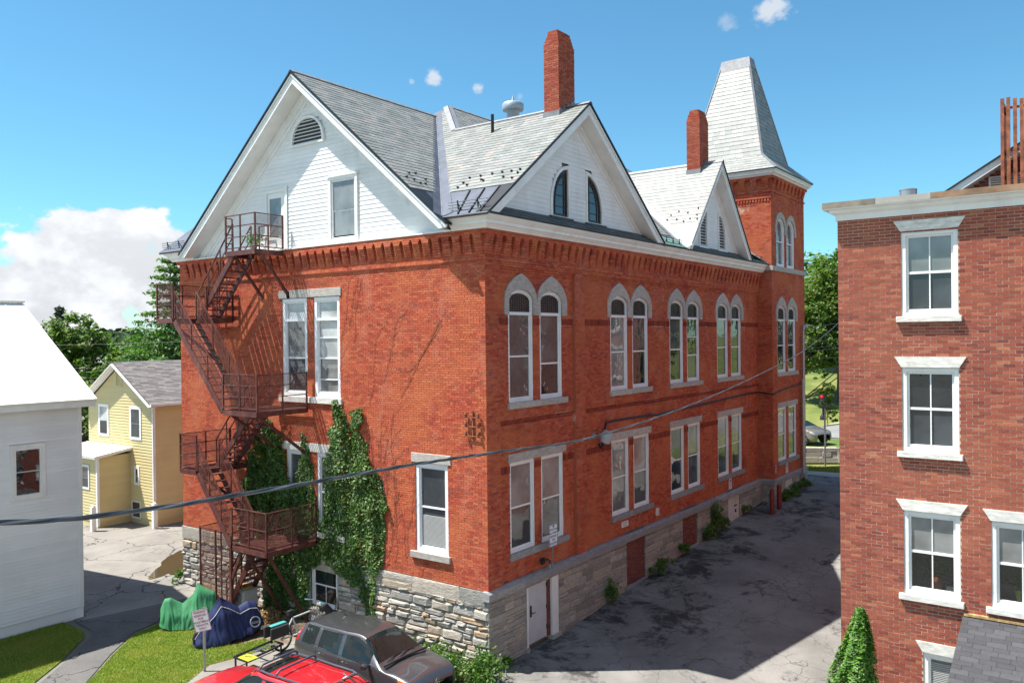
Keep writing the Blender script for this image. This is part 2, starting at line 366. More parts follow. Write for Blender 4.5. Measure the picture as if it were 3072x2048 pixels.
class MB:
    def __init__(s): s.v = []; s.f = []
    def add(s, vs, fs):
        n = len(s.v); s.v += [tuple(v) for v in vs]; s.f += [tuple(i+n for i in f) for f in fs]
    def box(s, x0, x1, y0, y1, z0, z1):
        if x0 > x1: x0, x1 = x1, x0
        if y0 > y1: y0, y1 = y1, y0
        if z0 > z1: z0, z1 = z1, z0
        s.add([(x0,y0,z0),(x1,y0,z0),(x1,y1,z0),(x0,y1,z0),(x0,y0,z1),(x1,y0,z1),(x1,y1,z1),(x0,y1,z1)],
              [(0,3,2,1),(4,5,6,7),(0,1,5,4),(1,2,6,5),(2,3,7,6),(3,0,4,7)])
    def prism(s, poly, ext):
        """poly: 3-D points, counter-clockwise seen from the side ext points to"""
        n = len(poly); e = Vector(ext); a = [Vector(p) for p in poly]
        s.add(a + [p+e for p in a], [tuple(range(n-1, -1, -1)), tuple(range(n, 2*n))] + [(i, (i+1) % n, n+(i+1) % n, n+i) for i in range(n)])
    def bar(s, a, b, wx, wy=None, up=(0, 0, 1)):
        """rectangular bar from a to b"""
        a, b = Vector(a), Vector(b); d = (b-a).normalized(); wy = wy or wx
        u = d.cross(Vector(up))
        if u.length < 1e-4: u = d.cross(Vector((1, 0, 0)))
        u.normalize(); w = u.cross(d).normalized(); u = u*(wx/2); w = w*(wy/2)
        p = [a-u-w, a+u-w, a+u+w, a-u+w]; q = [b-u-w, b+u-w, b+u+w, b-u+w]
        s.add(p+q, [(0,1,2,3),(7,6,5,4),(0,4,5,1),(1,5,6,2),(2,6,7,3),(3,7,4,0)])
    def tube(s, pts, r, n=8, caps=True, radii=None):
        pts = [Vector(p) for p in pts]; m = len(pts); base = len(s.v); prev = None
        for i, p in enumerate(pts):
            d = (pts[min(i+1, m-1)]-pts[max(i-1, 0)]).normalized()
            if prev is None:
                u = d.cross(Vector((0, 0, 1)))
                if u.length < 1e-3: u = d.cross(Vector((1, 0, 0)))
            else:
                u = prev - d*prev.dot(d)
                if u.length < 1e-4: u = d.cross(Vector((0.3, .9, .1)))
            u.normalize(); prev = u; w = d.cross(u); rr = radii[i] if radii else r
            for k in range(n):
                a = 2*math.pi*k/n; s.v.append(tuple(p+u*(rr*math.cos(a))+w*(rr*math.sin(a))))
        for i in range(m-1):
            for k in range(n):
                a = base+i*n+k; b = base+i*n+(k+1) % n; s.f.append((a, b, b+n, a+n))
        if caps: s.f.append(tuple(base+k for k in range(n-1, -1, -1))); s.f.append(tuple(base+(m-1)*n+k for k in range(n)))
    def lathe(s, prof, c, axis=(0, 0, 1), n=16):
        """prof: list of (radius, height) from c along axis"""
        ax = Vector(axis).normalized(); u = ax.cross(Vector((0, 0, 1)))
        if u.length < 1e-3: u = Vector((1, 0, 0))
        u.normalize(); w = ax.cross(u); c = Vector(c); base = len(s.v)
        for r, h in prof:
            for k in range(n):
                a = 2*math.pi*k/n; s.v.append(tuple(c+ax*h+u*(r*math.cos(a))+w*(r*math.sin(a))))
        for i in range(len(prof)-1):
            for k in range(n):
                a = base+i*n+k; b = base+i*n+(k+1) % n; s.f.append((a, b, b+n, a+n))
        s.f.append(tuple(base+k for k in range(n-1, -1, -1))); s.f.append(tuple(base+(len(prof)-1)*n+k for k in range(n)))
    def build(s, name, mat, parent=None, smooth=False, kind=None, label=None, bevel=0):
        o = link(name, mesh_from(name, s.v, s.f, mat, smooth), parent, kind, label)
        if smooth:
            try: o.data.set_sharp_from_angle(angle=math.radians(40))
            except Exception: pass
        if bevel:
            b = o.modifiers.new('bevel', 'BEVEL'); b.width = bevel; b.segments = 1; b.limit_method = 'ANGLE'
        return o
class Frame:
    """wall frame: u along the wall, v up, w outwards"""
    def __init__(s, o, U, Wd, Vd=(0, 0, 1)): s.o = Vector(o); s.U = Vector(U); s.W = Vector(Wd); s.V = Vector(Vd)
    def P(s, u, v, w=0.): return s.o + s.U*u + s.V*v + s.W*w
def fbox(mb, F, u0, u1, v0, v1, w0, w1):
    c = [F.P(u0,v0,w1),F.P(u1,v0,w1),F.P(u1,v1,w1),F.P(u0,v1,w1),F.P(u0,v0,w0),F.P(u1,v0,w0),F.P(u1,v1,w0),F.P(u0,v1,w0)]
    mb.add(c, [(0,1,2,3),(5,4,7,6),(4,0,3,7),(1,5,6,2),(3,2,6,7),(4,5,1,0)])
def fpoly(mb, F, pts, w0, w1):
    """pts (u,v) counter-clockwise from outside, extruded w0 -> w1"""
    mb.prism([F.P(u, v, w0) for u, v in pts], F.W*(w1-w0))
def fring(mb, F, outer, inner, w0, w1):
    """closed band between two (u,v) loops of equal length, w0 back, w1 front"""
    n = len(outer); vs = []
    for w in (w1, w0):
        vs += [F.P(u, v, w) for u, v in outer] + [F.P(u, v, w) for u, v in inner]
    fs = []
    for i in range(n):
        j = (i+1) % n
        fs += [(i, j, n+j, n+i), (2*n+j, 2*n+i, 3*n+i, 3*n+j), (i, 2*n+i, 2*n+j, j), (n+j, 3*n+j, 3*n+i, n+i)]
    mb.add(vs, fs)
BOXF = np.array([(0,1,2,3),(4,0,3,7),(1,5,6,2),(3,2,6,7),(4,5,1,0)])      # front, sides, top, bottom (open back)
def pieces_to_objects(name, P, mat, parent, stuff, limit=300, faces=BOXF, keep=None):
    """P: (n,8,3) piece corners. The pieces that show largest become objects, the rest one stuff mesh."""
    P = np.asarray(P, dtype=float)
    if len(P) == 0: return
    c = P.mean(axis=1); d = np.linalg.norm(c-np.array(CAM), axis=1)
    sz = np.linalg.norm(P[:, 1]-P[:, 0], axis=1)*np.linalg.norm(P[:, 3]-P[:, 0], axis=1)
    v = c-np.array(CAM); zf = v@np.array(CF); xf = (v@np.array(CR))/np.maximum(zf, .1); yf = (v@np.array(CU))/np.maximum(zf, .1)
    vis = (zf > 0) & (abs(xf) < .62) & (abs(yf) < .41)
    nrm = np.cross(P[:, 1]-P[:, 0], P[:, 3]-P[:, 0]); fac = np.clip(-(nrm*v).sum(1)/np.maximum(np.linalg.norm(nrm, axis=1)*d, 1e-9), 0, 1)
    score = np.where(vis, sz*fac/d**2, -1)
    if keep is not None: score = np.where(keep, score, -1)
    order = np.argsort(-score); sel = [i for i in order[:limit] if score[i] > 0]
    fl = [tuple(int(k) for k in f) for f in faces]
    for i in sel:
        o = bpy.data.objects.new(name, mesh_from(name, P[i], fl, mat)); COL.objects.link(o); o.parent = parent; o.matrix_parent_inverse = parent.matrix_world.inverted()
    mask = np.ones(len(P), bool); mask[sel] = False; R = P[mask]
    if len(R):
        n = len(R); vv = R.reshape(-1, 3); ff = (faces[None]+(np.arange(n)*P.shape[1])[:, None, None]).reshape(-1, faces.shape[1])
        link(stuff, mesh_from(stuff, vv, ff, mat), parent, 'stuff')
def sub_intervals(a, b, cuts):
    iv = [(a, b)]
    for c, d in cuts:
        nv = []
        for p, q in iv:
            if d <= p or c >= q: nv.append((p, q)); continue
            if c > p: nv.append((p, c))
            if d < q: nv.append((d, q))
        iv = nv
    return [(p, q) for p, q in iv if q-p > .02]
def bricks(F, u0, u1, v0, v1, w, opens=(), course=.0685, L=.213, rg=None, head=7, joint=.010, depth=.03, jit=.003, gable=None):
    """list of brick corner arrays. opens: (ua,ub,va,vb) rectangles. gable(v)->(ua,ub)"""
    rg = rg or rnd; out = []; n = max(1, int(round((v1-v0)/course))); ch = (v1-v0)/n
    for k in range(n):
        va, vb = v0+k*ch+joint/2, v0+(k+1)*ch-joint/2; vm = (va+vb)/2
        a, b = (u0, u1) if gable is None else gable(vm)
        cuts = [(o[0], o[1]) for o in opens if o[2] < vm < o[3]]
        ln = L/2 if (head and k % head == head-1) else L
        off = (ln/2 if k % 2 else 0) + (.05 if ln < L else 0)
        for p, q in sub_intervals(a, b, cuts):
            i0 = math.floor((p-off)/ln)
            x = off+i0*ln
            while x < q:
                ua, ub = max(p, x)+joint/2, min(q, x+ln)-joint/2; x += ln
                if ub-ua < .025: continue
                wf = w+rg.uniform(-jit, jit); wb = w-depth; dv = rg.uniform(-.0012, .0012)
                out.append([F.P(ua,va+dv,wf),F.P(ub,va+dv,wf),F.P(ub,vb+dv,wf),F.P(ua,vb+dv,wf),F.P(ua,va+dv,wb),F.P(ub,va+dv,wb),F.P(ub,vb+dv,wb),F.P(ua,vb+dv,wb)])
    return out
def wall_sheet(mb, F, u0, u1, v0, v1, w, opens=(), reveal=.2, gable=None):
    """backing sheet with rectangular openings and their reveals"""
    vs = sorted(set([v0, v1] + [x for o in opens for x in (o[2], o[3]) if v0 < x < v1]))
    for a, b in zip(vs, vs[1:]):
        m = (a+b)/2
        for p, q in sub_intervals(u0, u1, [(o[0], o[1]) for o in opens if o[2] < m < o[3]]):
            mb.add([F.P(p,a,w),F.P(q,a,w),F.P(q,b,w),F.P(p,b,w)], [(0,1,2,3)])
    for o in opens:
        a, b, c, d = o[:4]; r = w-reveal
        mb.add([F.P(a,c,w),F.P(a,d,w),F.P(a,d,r),F.P(a,c,r)], [(0,1,2,3)]); mb.add([F.P(b,c,w),F.P(b,c,r),F.P(b,d,r),F.P(b,d,w)], [(0,1,2,3)])
        mb.add([F.P(a,d,w),F.P(b,d,w),F.P(b,d,r),F.P(a,d,r)], [(0,1,2,3)]); mb.add([F.P(a,c,w),F.P(a,c,r),F.P(b,c,r),F.P(b,c,w)], [(0,1,2,3)])
        mb.add([F.P(a,c,r),F.P(b,c,r),F.P(b,d,r),F.P(a,d,r)], [(0,1,2,3)])
def clapboards(F, v0, v1, expo, ext, opens, w, parent, mat, name='clapboard', thick=.018):
    """one wedge board per course; ext(v)->(ua,ub)"""
    n = int(math.ceil((v1-v0)/expo))
    for k in range(n):
        va = v0+k*expo; vb = min(va+expo, v1)
        if vb-va < .03: continue
        (a0, b0), (a1, b1) = ext(va), ext(vb); vm = (va+vb)/2
        cuts = []
        for o in opens:
            if o[2] < vm < o[3]: cuts.append((o[0], o[1]))
        for p, q in sub_intervals(a0, b0, cuts):
            pl = a1 if abs(p-a0) < 1e-6 else p; qr = b1 if abs(q-b0) < 1e-6 else q
            if qr < pl+.01: qr = pl = (pl+qr)/2; qr += .005
            mb = MB(); mb.add([F.P(p,va,w+thick),F.P(q,va,w+thick),F.P(qr,vb,w+.004),F.P(pl,vb,w+.004),F.P(p,va,w-.01),F.P(q,va,w-.01),F.P(qr,vb,w-.01),F.P(pl,vb,w-.01)],
                   [(0,1,2,3),(5,4,7,6),(4,0,3,7),(1,5,6,2),(3,2,6,7),(4,5,1,0)])
            mb.build(name, mat, parent)
def slates(o, U, Vs, Nrm, poly, expo, width, rg, lift=.014, thick=.010, joint=.004):
    """slate corner arrays on the plane o + u U + v Vs inside poly (u,v)"""
    o, U, Vs, Nrm = Vector(o), Vector(U).normalized(), Vector(Vs).normalized(), Vector(Nrm).normalized()
    out = []; vmin = min(p[1] for p in poly); vmax = max(p[1] for p in poly); k = 0; v = vmin
    def span(v):
        xs = []
        for (a, b), (c, d) in zip(poly, poly[1:]+poly[:1]):
            if (b-v)*(d-v) < 0: xs.append(a+(c-a)*(v-b)/(d-b))
        xs.sort(); return xs
    while v < vmax-.02:
        vt = min(v+expo, vmax); s0 = span(v+.003); s1 = span(vt-.003)
        if len(s0) >= 2 and len(s1) >= 2:
            for j in range(0, min(len(s0), len(s1))-1, 2):
                a0, b0, a1, b1 = s0[j], s0[j+1], s1[j], s1[j+1]; lo, hi = min(a0, a1), max(b0, b1)
                x = lo - (width/2 if k % 2 else 0) - rg.uniform(0, .02)
                while x < hi:
                    wd = width*rg.uniform(.86, 1.14); p, q = x+joint/2, x+wd-joint/2; x += wd
                    pb, qb = max(p, a0), min(q, b0); pt, qt = max(p, a1), min(q, b1)
                    if qb-pb < .015 and qt-pt < .015: continue
                    if qb < pb: pb = qb = min(max((pb+qb)/2, a0), b0)
                    if qt < pt: pt = qt = min(max((pt+qt)/2, a1), b1)
                    l = lift*rg.uniform(.8, 1.25); vb = v+rg.uniform(-.006, .006)
                    Q = lambda u, vv, h: o+U*u+Vs*vv+Nrm*h
                    out.append([Q(pb,vb,l+thick),Q(qb,vb,l+thick),Q(qt,vt+.012,.006+thick*.5),Q(pt,vt+.012,.006+thick*.5),Q(pb,vb,-.01),Q(qb,vb,-.01),Q(qt,vt,-.01),Q(pt,vt,-.01)])
        v = vt; k += 1
    return out
def flat_poly(name, pts, mat, parent=None, thick=.05, nrm=None, kind=None):
    p = [Vector(q) for q in pts]; n = nrm or (p[1]-p[0]).cross(p[2]-p[0]).normalized()
    mb = MB(); mb.prism([q-n*thick for q in p], n*thick); return mb.build(name, mat, parent, kind=kind)
def copy_tree(o, parent=None):
    c = o.copy(); COL.objects.link(c)
    if parent: c.parent = parent
    for ch in list(o.children): copy_tree(ch, c)
    return c
# ------------------------------------------------------------------ ground
def smooth(a, b, x):
    t = min(1, max(0, (x-a)/(b-a))); return t*t*(3-2*t)
def gz(x, y):
    h = .06*max(0, min(y, 34)-3.3) + .012*max(0, min(y, 60)-34)
    return h*smooth(-14, -2, x) if y < 60 else h*smooth(-14, -2, x)
def sheet(name, poly, mat, lift, step=1.5, kind='structure', parent=None):
    """flat-lying sheet that follows the ground: triangulated polygon, subdivided"""
    bm = bmesh.new(); fc = bm.faces.new([bm.verts.new((x, y, 0)) for x, y in poly]); fc.normal_update()
    if fc.normal.z < 0: fc.normal_flip()
    bmesh.ops.triangulate(bm, faces=bm.faces[:])
    xs = [p[0] for p in poly]; ys = [p[1] for p in poly]
    for axis, lo, hi in ((0, min(xs), max(xs)), (1, min(ys), max(ys))):
        st = max(step, (hi-lo)/60); k = lo+st
        while k < hi:
            co = Vector((k, 0, 0)) if axis == 0 else Vector((0, k, 0)); no = Vector((1, 0, 0)) if axis == 0 else Vector((0, 1, 0))
            bmesh.ops.bisect_plane(bm, geom=bm.verts[:]+bm.edges[:]+bm.faces[:], plane_co=co, plane_no=no); k += st
    for v in bm.verts: v.co.z = gz(v.co.x, v.co.y)+lift
    bmesh.ops.recalc_face_normals(bm, faces=bm.faces[:])
    me = bpy.data.meshes.new(name); bm.to_mesh(me); bm.free()
    if me.polygons[0].normal.z < 0: me.flip_normals()
    me.materials.append(MAT[mat]); o = link(name, me, parent, kind); return o
def ground_grid():
    xs = sorted(set(list(np.arange(-40, 30.1, 2)) + [-1500, -700, -300, -150, -90, -60, 45, 70, 120, 250, 600, 1500]))
    ys = sorted(set(list(np.arange(-40, 70.1, 2)) + [-1500, -500, -150, -70, 100, 160, 300, 700, 1500]))
    v = []; f = []
    for y in ys:
        for x in xs: v.append((x, y, gz(x, y)-.02))
    n = len(xs)
    for j in range(len(ys)-1):
        for i in range(n-1): a = j*n+i; f.append((a, a+1, a+n+1, a+n))
    link('ground', mesh_from('ground', v, f, 'town_ground', True), None, 'structure')
ground_grid()
sheet('driveway', [(-60, 2), (-40, 30), (-15.0, 30), (-15.0, .0), (-13.0, -.3), (-11.6, -2.75), (-12.2, -4.5), (-13.6, -4.6), (-14.3, -4.5), (-24, -4.2), (-60, -10)], 'asphalt_old', .0)
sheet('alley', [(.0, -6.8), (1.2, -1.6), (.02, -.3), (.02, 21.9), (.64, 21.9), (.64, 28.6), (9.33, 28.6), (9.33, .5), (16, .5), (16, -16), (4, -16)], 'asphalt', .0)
sheet('parking_apron', [(-7.2, -4.1), (-6.6, -.9), (-1.0, -.6), (1.2, -1.6), (0, -6.8), (4, -16), (-6, -16), (-5.2, -7.5)], 'asphalt_old', .003)
sheet('footpath', [(-14.0, -4.6), (-12.6, -4.75), (-12.1, -5.1), (-10.8, -6.4), (-9.6, -7.8), (-7.0, -12), (-5.6, -11), (-8.7, -6.9), (-10.2, -5.4), (-11.4, -4.0), (-11.75, -2.75), (-13.0, -.3)], 'asphalt_walk', .006)
LAWN = [(-11.45, -3.05), (-11.2, -4.1), (-10.1, -5.35), (-8.7, -6.8), (-7.4, -8.9), (-5.6, -9.2), (-5.2, -7.5), (-7.0, -4.2), (-6.55, -2.2), (-7.4, -2.0), (-7.7, -2.9), (-9.0, -3.3), (-9.6, -2.5), (-10.5, -2.9)]
sheet('lawn', LAWN, 'lawn_soil', .012, 1.0)
LAWN2 = [(-14.25, -4.9), (-12.75, -4.95), (-12.25, -5.2), (-10.9, -6.5), (-9.7, -7.95), (-7.2, -12), (-14.25, -12)]
sheet('side_lawn', LAWN2, 'lawn_soil', .012, 1.0)
sheet('bare_earth', [(-13.0, -.28), (-11.75, -2.72), (-10.6, -2.85), (-9.6, -2.45), (-9.0, -3.25), (-7.7, -2.85), (-7.4, -1.95), (-6.5, -2.15), (-6.6, -.9), (-6.4, -.02), (-13, -.02)], 'soil', .009, 1.0)
sheet('planting_strip', [(-6.5, -.02), (-6.55, -1.0), (-1.0, -.75), (.9, -1.7), (.3, -.3), (.02, .0)], 'soil', .010, 1.0)
def puddle():
    rg = random.Random(3); pts = []
    for i in range(40):
        a = 2*math.pi*i/40; r = 1+.22*math.sin(3*a+.6)+.12*math.sin(5*a+2)+.05*math.sin(11*a)
        u, v = 1.9*r*math.cos(a), .62*r*math.sin(a); ca, sa = math.cos(2.42), math.sin(2.42)
        pts.append((-17.75+u*ca-v*sa, 1.2+u*sa+v*ca))
    o = sheet('puddle', pts, 'puddle_water', .014, 5); tag(o, 'shallow muddy rain puddle on the cracked driveway', 'puddle'); o['kind'] = 'stuff'
puddle()
# street beyond the alley
sheet('sidewalk', [(.7, 28.62), (9.4, 28.62), (9.4, 30.4), (.2, 29.6), (-6, 29.2), (-6, 28.62)], 'concrete', .01)
sheet('verge', [(-6, 29.25), (.2, 29.65), (9.4, 30.45), (9.4, 43.3), (-30, 39)], 'far_lawn', .012)
sheet('road', [(-40, 38), (12, 44.2), (40, 47.5), (40, 56.5), (12, 53), (-40, 47)], 'road_grey', .02)
sheet('far_footpath', [(-40, 50), (12, 55.6), (12, 57.2), (-40, 51.8)], 'concrete', .02)
mb = MB()
for (x0, y0), (x1, y1) in (((-40, 47.1), (12, 53.1)),): mb.bar((x0, y0, gz(x0, y0)+.08), (x1, y1, gz(x1, y1)+.08), .15, .14)
mb.build('kerb', 'concrete', kind='structure')
# rising bank beyond the road
v = []; f = []
for j, (yy, hh) in enumerate(((52, .5), (57, 2.2), (63, 3.0), (72, 4.6), (90, 6.5), (140, 9))):
    for i, xx in enumerate((-70, -30, -10, 0, 10, 30, 70)): v.append((xx, yy+xx*.12, hh))
for j in range(5):
    for i in range(6): a = j*7+i; f.append((a, a+1, a+8, a+7))
link('grass_bank', mesh_from('grass_bank', v, f, 'far_lawn', True), None, 'structure')
def hill(name, cx, cy, rx, ry, hgt, seed):
    rg = random.Random(seed); v = []; f = []; n, m = 60, 12
    for j in range(m):
        t = j/(m-1)
        for i in range(n):
            a = 2*math.pi*i/n; r = 1-t
            h = hgt*(math.cos(min(1, r)*math.pi)*.5+.5)
            x, y = cx+rx*r*math.cos(a), cy+ry*r*math.sin(a)
            h += 3.5*noise.noise(Vector((x*.02, y*.02, seed)))*(1-r*.6) + 2.2*noise.noise(Vector((x*.09, y*.09, seed)))
            v.append((x, y, h-4))
    for j in range(m-1):
        for i in range(n): a = j*n+i; b = j*n+(i+1) % n; f.append((a, b, b+n, a+n))
    link(name, mesh_from(name, v, f, 'hill_forest', True), None, 'structure')
hill('hill', -760, 360, 420, 260, 20, 3)
hill('hill', -520, 700, 400, 300, 20, 5)

# ------------------------------------------------------------------ brick hall
HALL = thing('brick_hall', 'large red brick hall with white gables, slate roofs and a corner tower', 'building')
FS = Frame((0, 0, 0), (1, 0, 0), (0, -1, 0)); FE = Frame((0, 0, 0), (0, 1, 0), (1, 0, 0))
FW = Frame((-15, 0, 0), (0, -1, 0), (-1, 0, 0))
TW = .62
TE = Frame((TW, 0, 0), (0, 1, 0), (1, 0, 0)); TS = Frame((0, 21.9, 0), (1, 0, 0), (0, -1, 0))
ZB, ZC = 2.25, 12.40
PAIRS = [1.20, 7.20, 11.95, 16.75]
def pair(b): return (b, b+1.26), (b+1.62, b+2.87)
east_op = []
for b in PAIRS:
    for a, c in pair(b): east_op += [(a, c, 7.27, 10.80), (a, c, 2.85, 5.72)]
tow_op = []
for a, c in pair(22.65): tow_op += [(a, c, 7.27, 10.80), (a, c, 2.85, 5.72)]
TOPW = [(22.62, 23.87), (24.20, 25.43)]
tow_op += [(a, c, 12.74, 15.20) for a, c in TOPW]
south_op = [(-8.86, -7.58, 7.27, 10.77), (-7.23, -5.98, 7.27, 10.77), (-8.72, -7.52, 2.85, 5.64), (-7.16, -5.92, 2.85, 5.64), (-2.73, -1.46, 2.85, 5.68)]
# mortar backing of every wall
PW = -.10                                            # recessed bay panels of the long side
mb = MB()
wall_sheet(mb, FS, -15, 0, ZB, ZC, -.012, south_op, .22)
mb.build('wall', 'hall_mortar', HALL, label='sunlit red brick gable wall')
mb = MB()
for (a, c) in ((0, .65), (4.72, 5.33)): wall_sheet(mb, FE, a, c, ZB, 11.41, -.012)
wall_sheet(mb, FE, 0, 21.9, 11.41, ZC, -.012)
wall_sheet(mb, FE, .65, 4.72, ZB, 11.41, PW-.012, [o for o in east_op if o[1] < 5], .2)
wall_sheet(mb, FE, 5.33, 21.9, ZB, 11.41, PW-.012, [o for o in east_op if o[0] > 5], .2)
for u in (.65, 5.33): mb.add([FE.P(u, ZB, -.012), FE.P(u, ZB, PW-.02), FE.P(u, 11.41, PW-.02), FE.P(u, 11.41, -.012)], [(0, 1, 2, 3)])
for u in (4.72,): mb.add([FE.P(u, ZB, PW-.02), FE.P(u, ZB, -.012), FE.P(u, 11.41, -.012), FE.P(u, 11.41, PW-.02)], [(0, 1, 2, 3)])
for a, c in ((.65, 4.72), (5.33, 21.9)): mb.add([FE.P(a, 11.41, PW-.02), FE.P(c, 11.41, PW-.02), FE.P(c, 11.41, -.012), FE.P(a, 11.41, -.012)], [(0, 1, 2, 3)])
mb.build('wall', 'hall_mortar', HALL, label='shaded long brick wall along the alley')
mb = MB()
wall_sheet(mb, TE, 21.9, 27.1, 2.05, 17.1, -.012, tow_op, .2); wall_sheet(mb, TS, -4.58, TW, 2.05, 17.1, -.012)
wall_sheet(mb, Frame((-4.58, 0, 0), (0, -1, 0), (-1, 0, 0)), -27.1, -21.9, 10, 17.1, 0); wall_sheet(mb, Frame((0, 27.1, 0), (-1, 0, 0), (0, 1, 0)), -TW, 4.58, 2, 17.1, 0)
wall_sheet(mb, FW, -27, 0, ZB-2, ZC, 0); wall_sheet(mb, Frame((0, 27, 0), (-1, 0, 0), (0, 1, 0)), 4, 15, 0, ZC, 0)
mb.build('wall', 'hall_mortar', HALL, label='brick walls of the corner tower')
rb = random.Random(11)
BR = []
BR += bricks(FS, -15, 0, ZB, 11.54, 0, south_op, rg=rb); BR += bricks(FS, -15, 0, 11.63, ZC, 0, rg=rb)
for (a, c) in ((0, .65), (4.72, 5.33)): BR += bricks(FE, a, c, ZB, 11.41, 0, rg=rb)
BR += bricks(FE, 0, 21.9, 11.63, ZC, 0, rg=rb)
BR += bricks(FE, .65, 4.72, ZB, 11.41, PW, [o for o in east_op if o[1] < 5] + [(.6, 5, 9.73, 9.94), (.6, 5, 6.80, 6.95)], rg=rb)
BR += bricks(FE, 5.33, 21.9, ZB, 11.41, PW, [o for o in east_op if o[0] > 5] + [(5, 22, 9.73, 9.94), (5, 22, 6.80, 6.95)], rg=rb)
BR += bricks(TE, 21.9, 27.1, 2.1, 12.48, 0, tow_op, rg=rb); BR += bricks(TE, 21.9, 27.1, 12.72, 17.1, 0, tow_op, rg=rb)
BR += bricks(TS, -.4, TW, 2.1, 12.48, 0, rg=rb); BR += bricks(TS, -4.58, TW, 12.72, 17.1, 0, [(-2.6, -.12, 15.38, 15.74)], rg=rb)
# projecting string courses and the stepped heads of the bay panels
BR += bricks(FS, -15.0, .05, 11.54, 11.63, .05, rg=rb, course=.045*2, head=0); BR += bricks(FE, -.05, 21.9, 11.54, 11.63, .05, rg=rb, course=.09, head=0)
BR += bricks(FE, 0, 21.9, 11.41, 11.54, .02, rg=rb, head=0)
for a, c in ((.65, 4.72), (5.33, 21.9)): BR += bricks(FE, a, c, 11.34, 11.41, -.03, rg=rb, head=0); BR += bricks(FE, a, c, 11.27, 11.34, -.065, rg=rb, head=0, jit=.001)
BR += bricks(FS, -15, .15, 12.27, ZC, .15, rg=rb, head=0, depth=.15); BR += bricks(FE, -.15, 21.9, 12.27, ZC, .15, rg=rb, head=0, depth=.15)
for Fx, a, c in ((TE, 21.85, 27.15), (TS, -4.6, TW+.05)): BR += bricks(Fx, a, c, 16.35, 16.45, .05, rg=rb, head=0, course=.1, depth=.05); BR += bricks(Fx, a-.1, c+.1, 17.0, 17.14, .15, rg=rb, head=0, depth=.15)
BR += bricks(TS, -2.6, -.12, 15.38, 15.74, -.04, rg=rb)
BR = np.array(BR)
cx = BR.mean(axis=1)
keep = (cx[:, 2] > 2.2) & (cx[:, 2] < 5.2) & (cx[:, 0] > -1.6) & (cx[:, 1] < .7)      # the corner by the alley, where they show largest
pieces_to_objects('brick', BR, 'hall_brick', HALL, 'brickwork', 300, keep=keep)
# dark ornamental bands
DK = []
for a, c in ((.65, 4.72), (5.33, 21.9)):
    DK += bricks(FE, a, c, 9.73, 9.94, PW+.012, east_op, L=.075, course=.21, rg=rb, head=0, jit=.012)
    DK += bricks(FE, a, c, 6.80, 6.95, PW+.004, rg=rb, head=0, course=.075)
    DK += bricks(FE, a, c, 5.40, 5.62, PW+.010, east_op, L=.075, course=.22, rg=rb, head=0, jit=.006)
DK = np.array(DK); n = len(DK)
link('ornamental_brick_band', mesh_from('ornamental_brick_band', DK.reshape(-1, 3), (BOXF[None]+(np.arange(n)*8)[:, None, None]).reshape(-1, 4), 'hall_brick_dark'), HALL, 'stuff')
# corbels: stepped brick brackets under the eaves
def corbel_mesh(h, proj, wd, n=7):
    mb = MB(); st = h/n
    for k in range(n):
        p = proj*(k+1)/n; z0 = -h+k*st+.004; z1 = -h+(k+1)*st-.004
        if k % 2: mb.box(-wd/2, -.004, 0, p, z0, z1); mb.box(.004, wd/2, 0, p, z0, z1)
        else: mb.box(-wd/2, wd/2, 0, p, z0, z1)
    mb.box(-wd/2-.03, wd/2+.03, 0, proj, 0, .05)
    return mesh_from('corbel', mb.v, mb.f, 'hall_brick')
cm = corbel_mesh(.50, .15, .25); ct = corbel_mesh(.42, .14, .27, 6)
def put_corbel(me, F, u, z):
    o = bpy.data.objects.new('corbel', me); COL.objects.link(o)
    U, Wd = F.U, F.W; p = F.P(u, z, 0)
    m = Matrix(((-U.x, Wd.x, 0, p.x), (-U.y, Wd.y, 0, p.y), (0, 0, 1, p.z), (0, 0, 0, 1))); o.matrix_world = m; o.parent = HALL
for k in range(38): put_corbel(cm, FS, -.18-k*.3865-.0, 12.22)
for k in range(50): put_corbel(cm, FE, .09+.4375*k+.43, 12.22) if .52+.4375*k < 21.7 else None
put_corbel(cm, FE, .12, 12.22)
for k in range(9): put_corbel(ct, TE, 22.16+k*.585, 16.95)
for k in range(9): put_corbel(ct, TS, TW-.26-k*.585, 16.95)
mb = MB()
for k in range(34): fbox(mb, TS, TW-.1-k*.15-.075, TW-.1-k*.15, 15.9, 16.05, -.02, .035)
fbox(mb, TS, -4.58, TW, 16.05, 16.12, -.02, .05); mb.build('dentil_course', 'hall_brick', HALL)
# bed course, joints and brick reveal strip at the top of the wall under the timber
# ---------------- timber cornice
PROF = [(.10, 12.40), (.20, 12.40), (.22, 12.44), (.30, 12.52), (.33, 12.53), (.33, 12.60), (.40, 12.66), (.45, 12.71), (.45, 12.76), (.10, 12.76)]
def cornice(F, u0, u1, prof, name, mat, dz=0., mitre0=0, mitre1=0):
    mb = MB(); n = len(prof)
    a = [F.P(u0-mitre0*p, z+dz, p) for p, z in prof]; b = [F.P(u1+mitre1*p, z+dz, p) for p, z in prof]
    mb.add(a+b, [tuple(range(n)), tuple(range(2*n-1, n-1, -1))] + [(i, i+n, (i+1) % n+n, (i+1) % n) for i in range(n)])
    return mb.build(name, mat, HALL)
cornice(FE, 0, 21.9, PROF, 'cornice', 'white_paint', mitre0=1); cornice(FS, -1.02, 0, PROF, 'cornice', 'white_paint', mitre1=1); cornice(FS, -15, -13.75, PROF, 'cornice', 'white_paint', mitre0=1)
GUT = [(.30, 12.762), (.49, 12.762), (.50, 12.80), (.30, 12.80)]
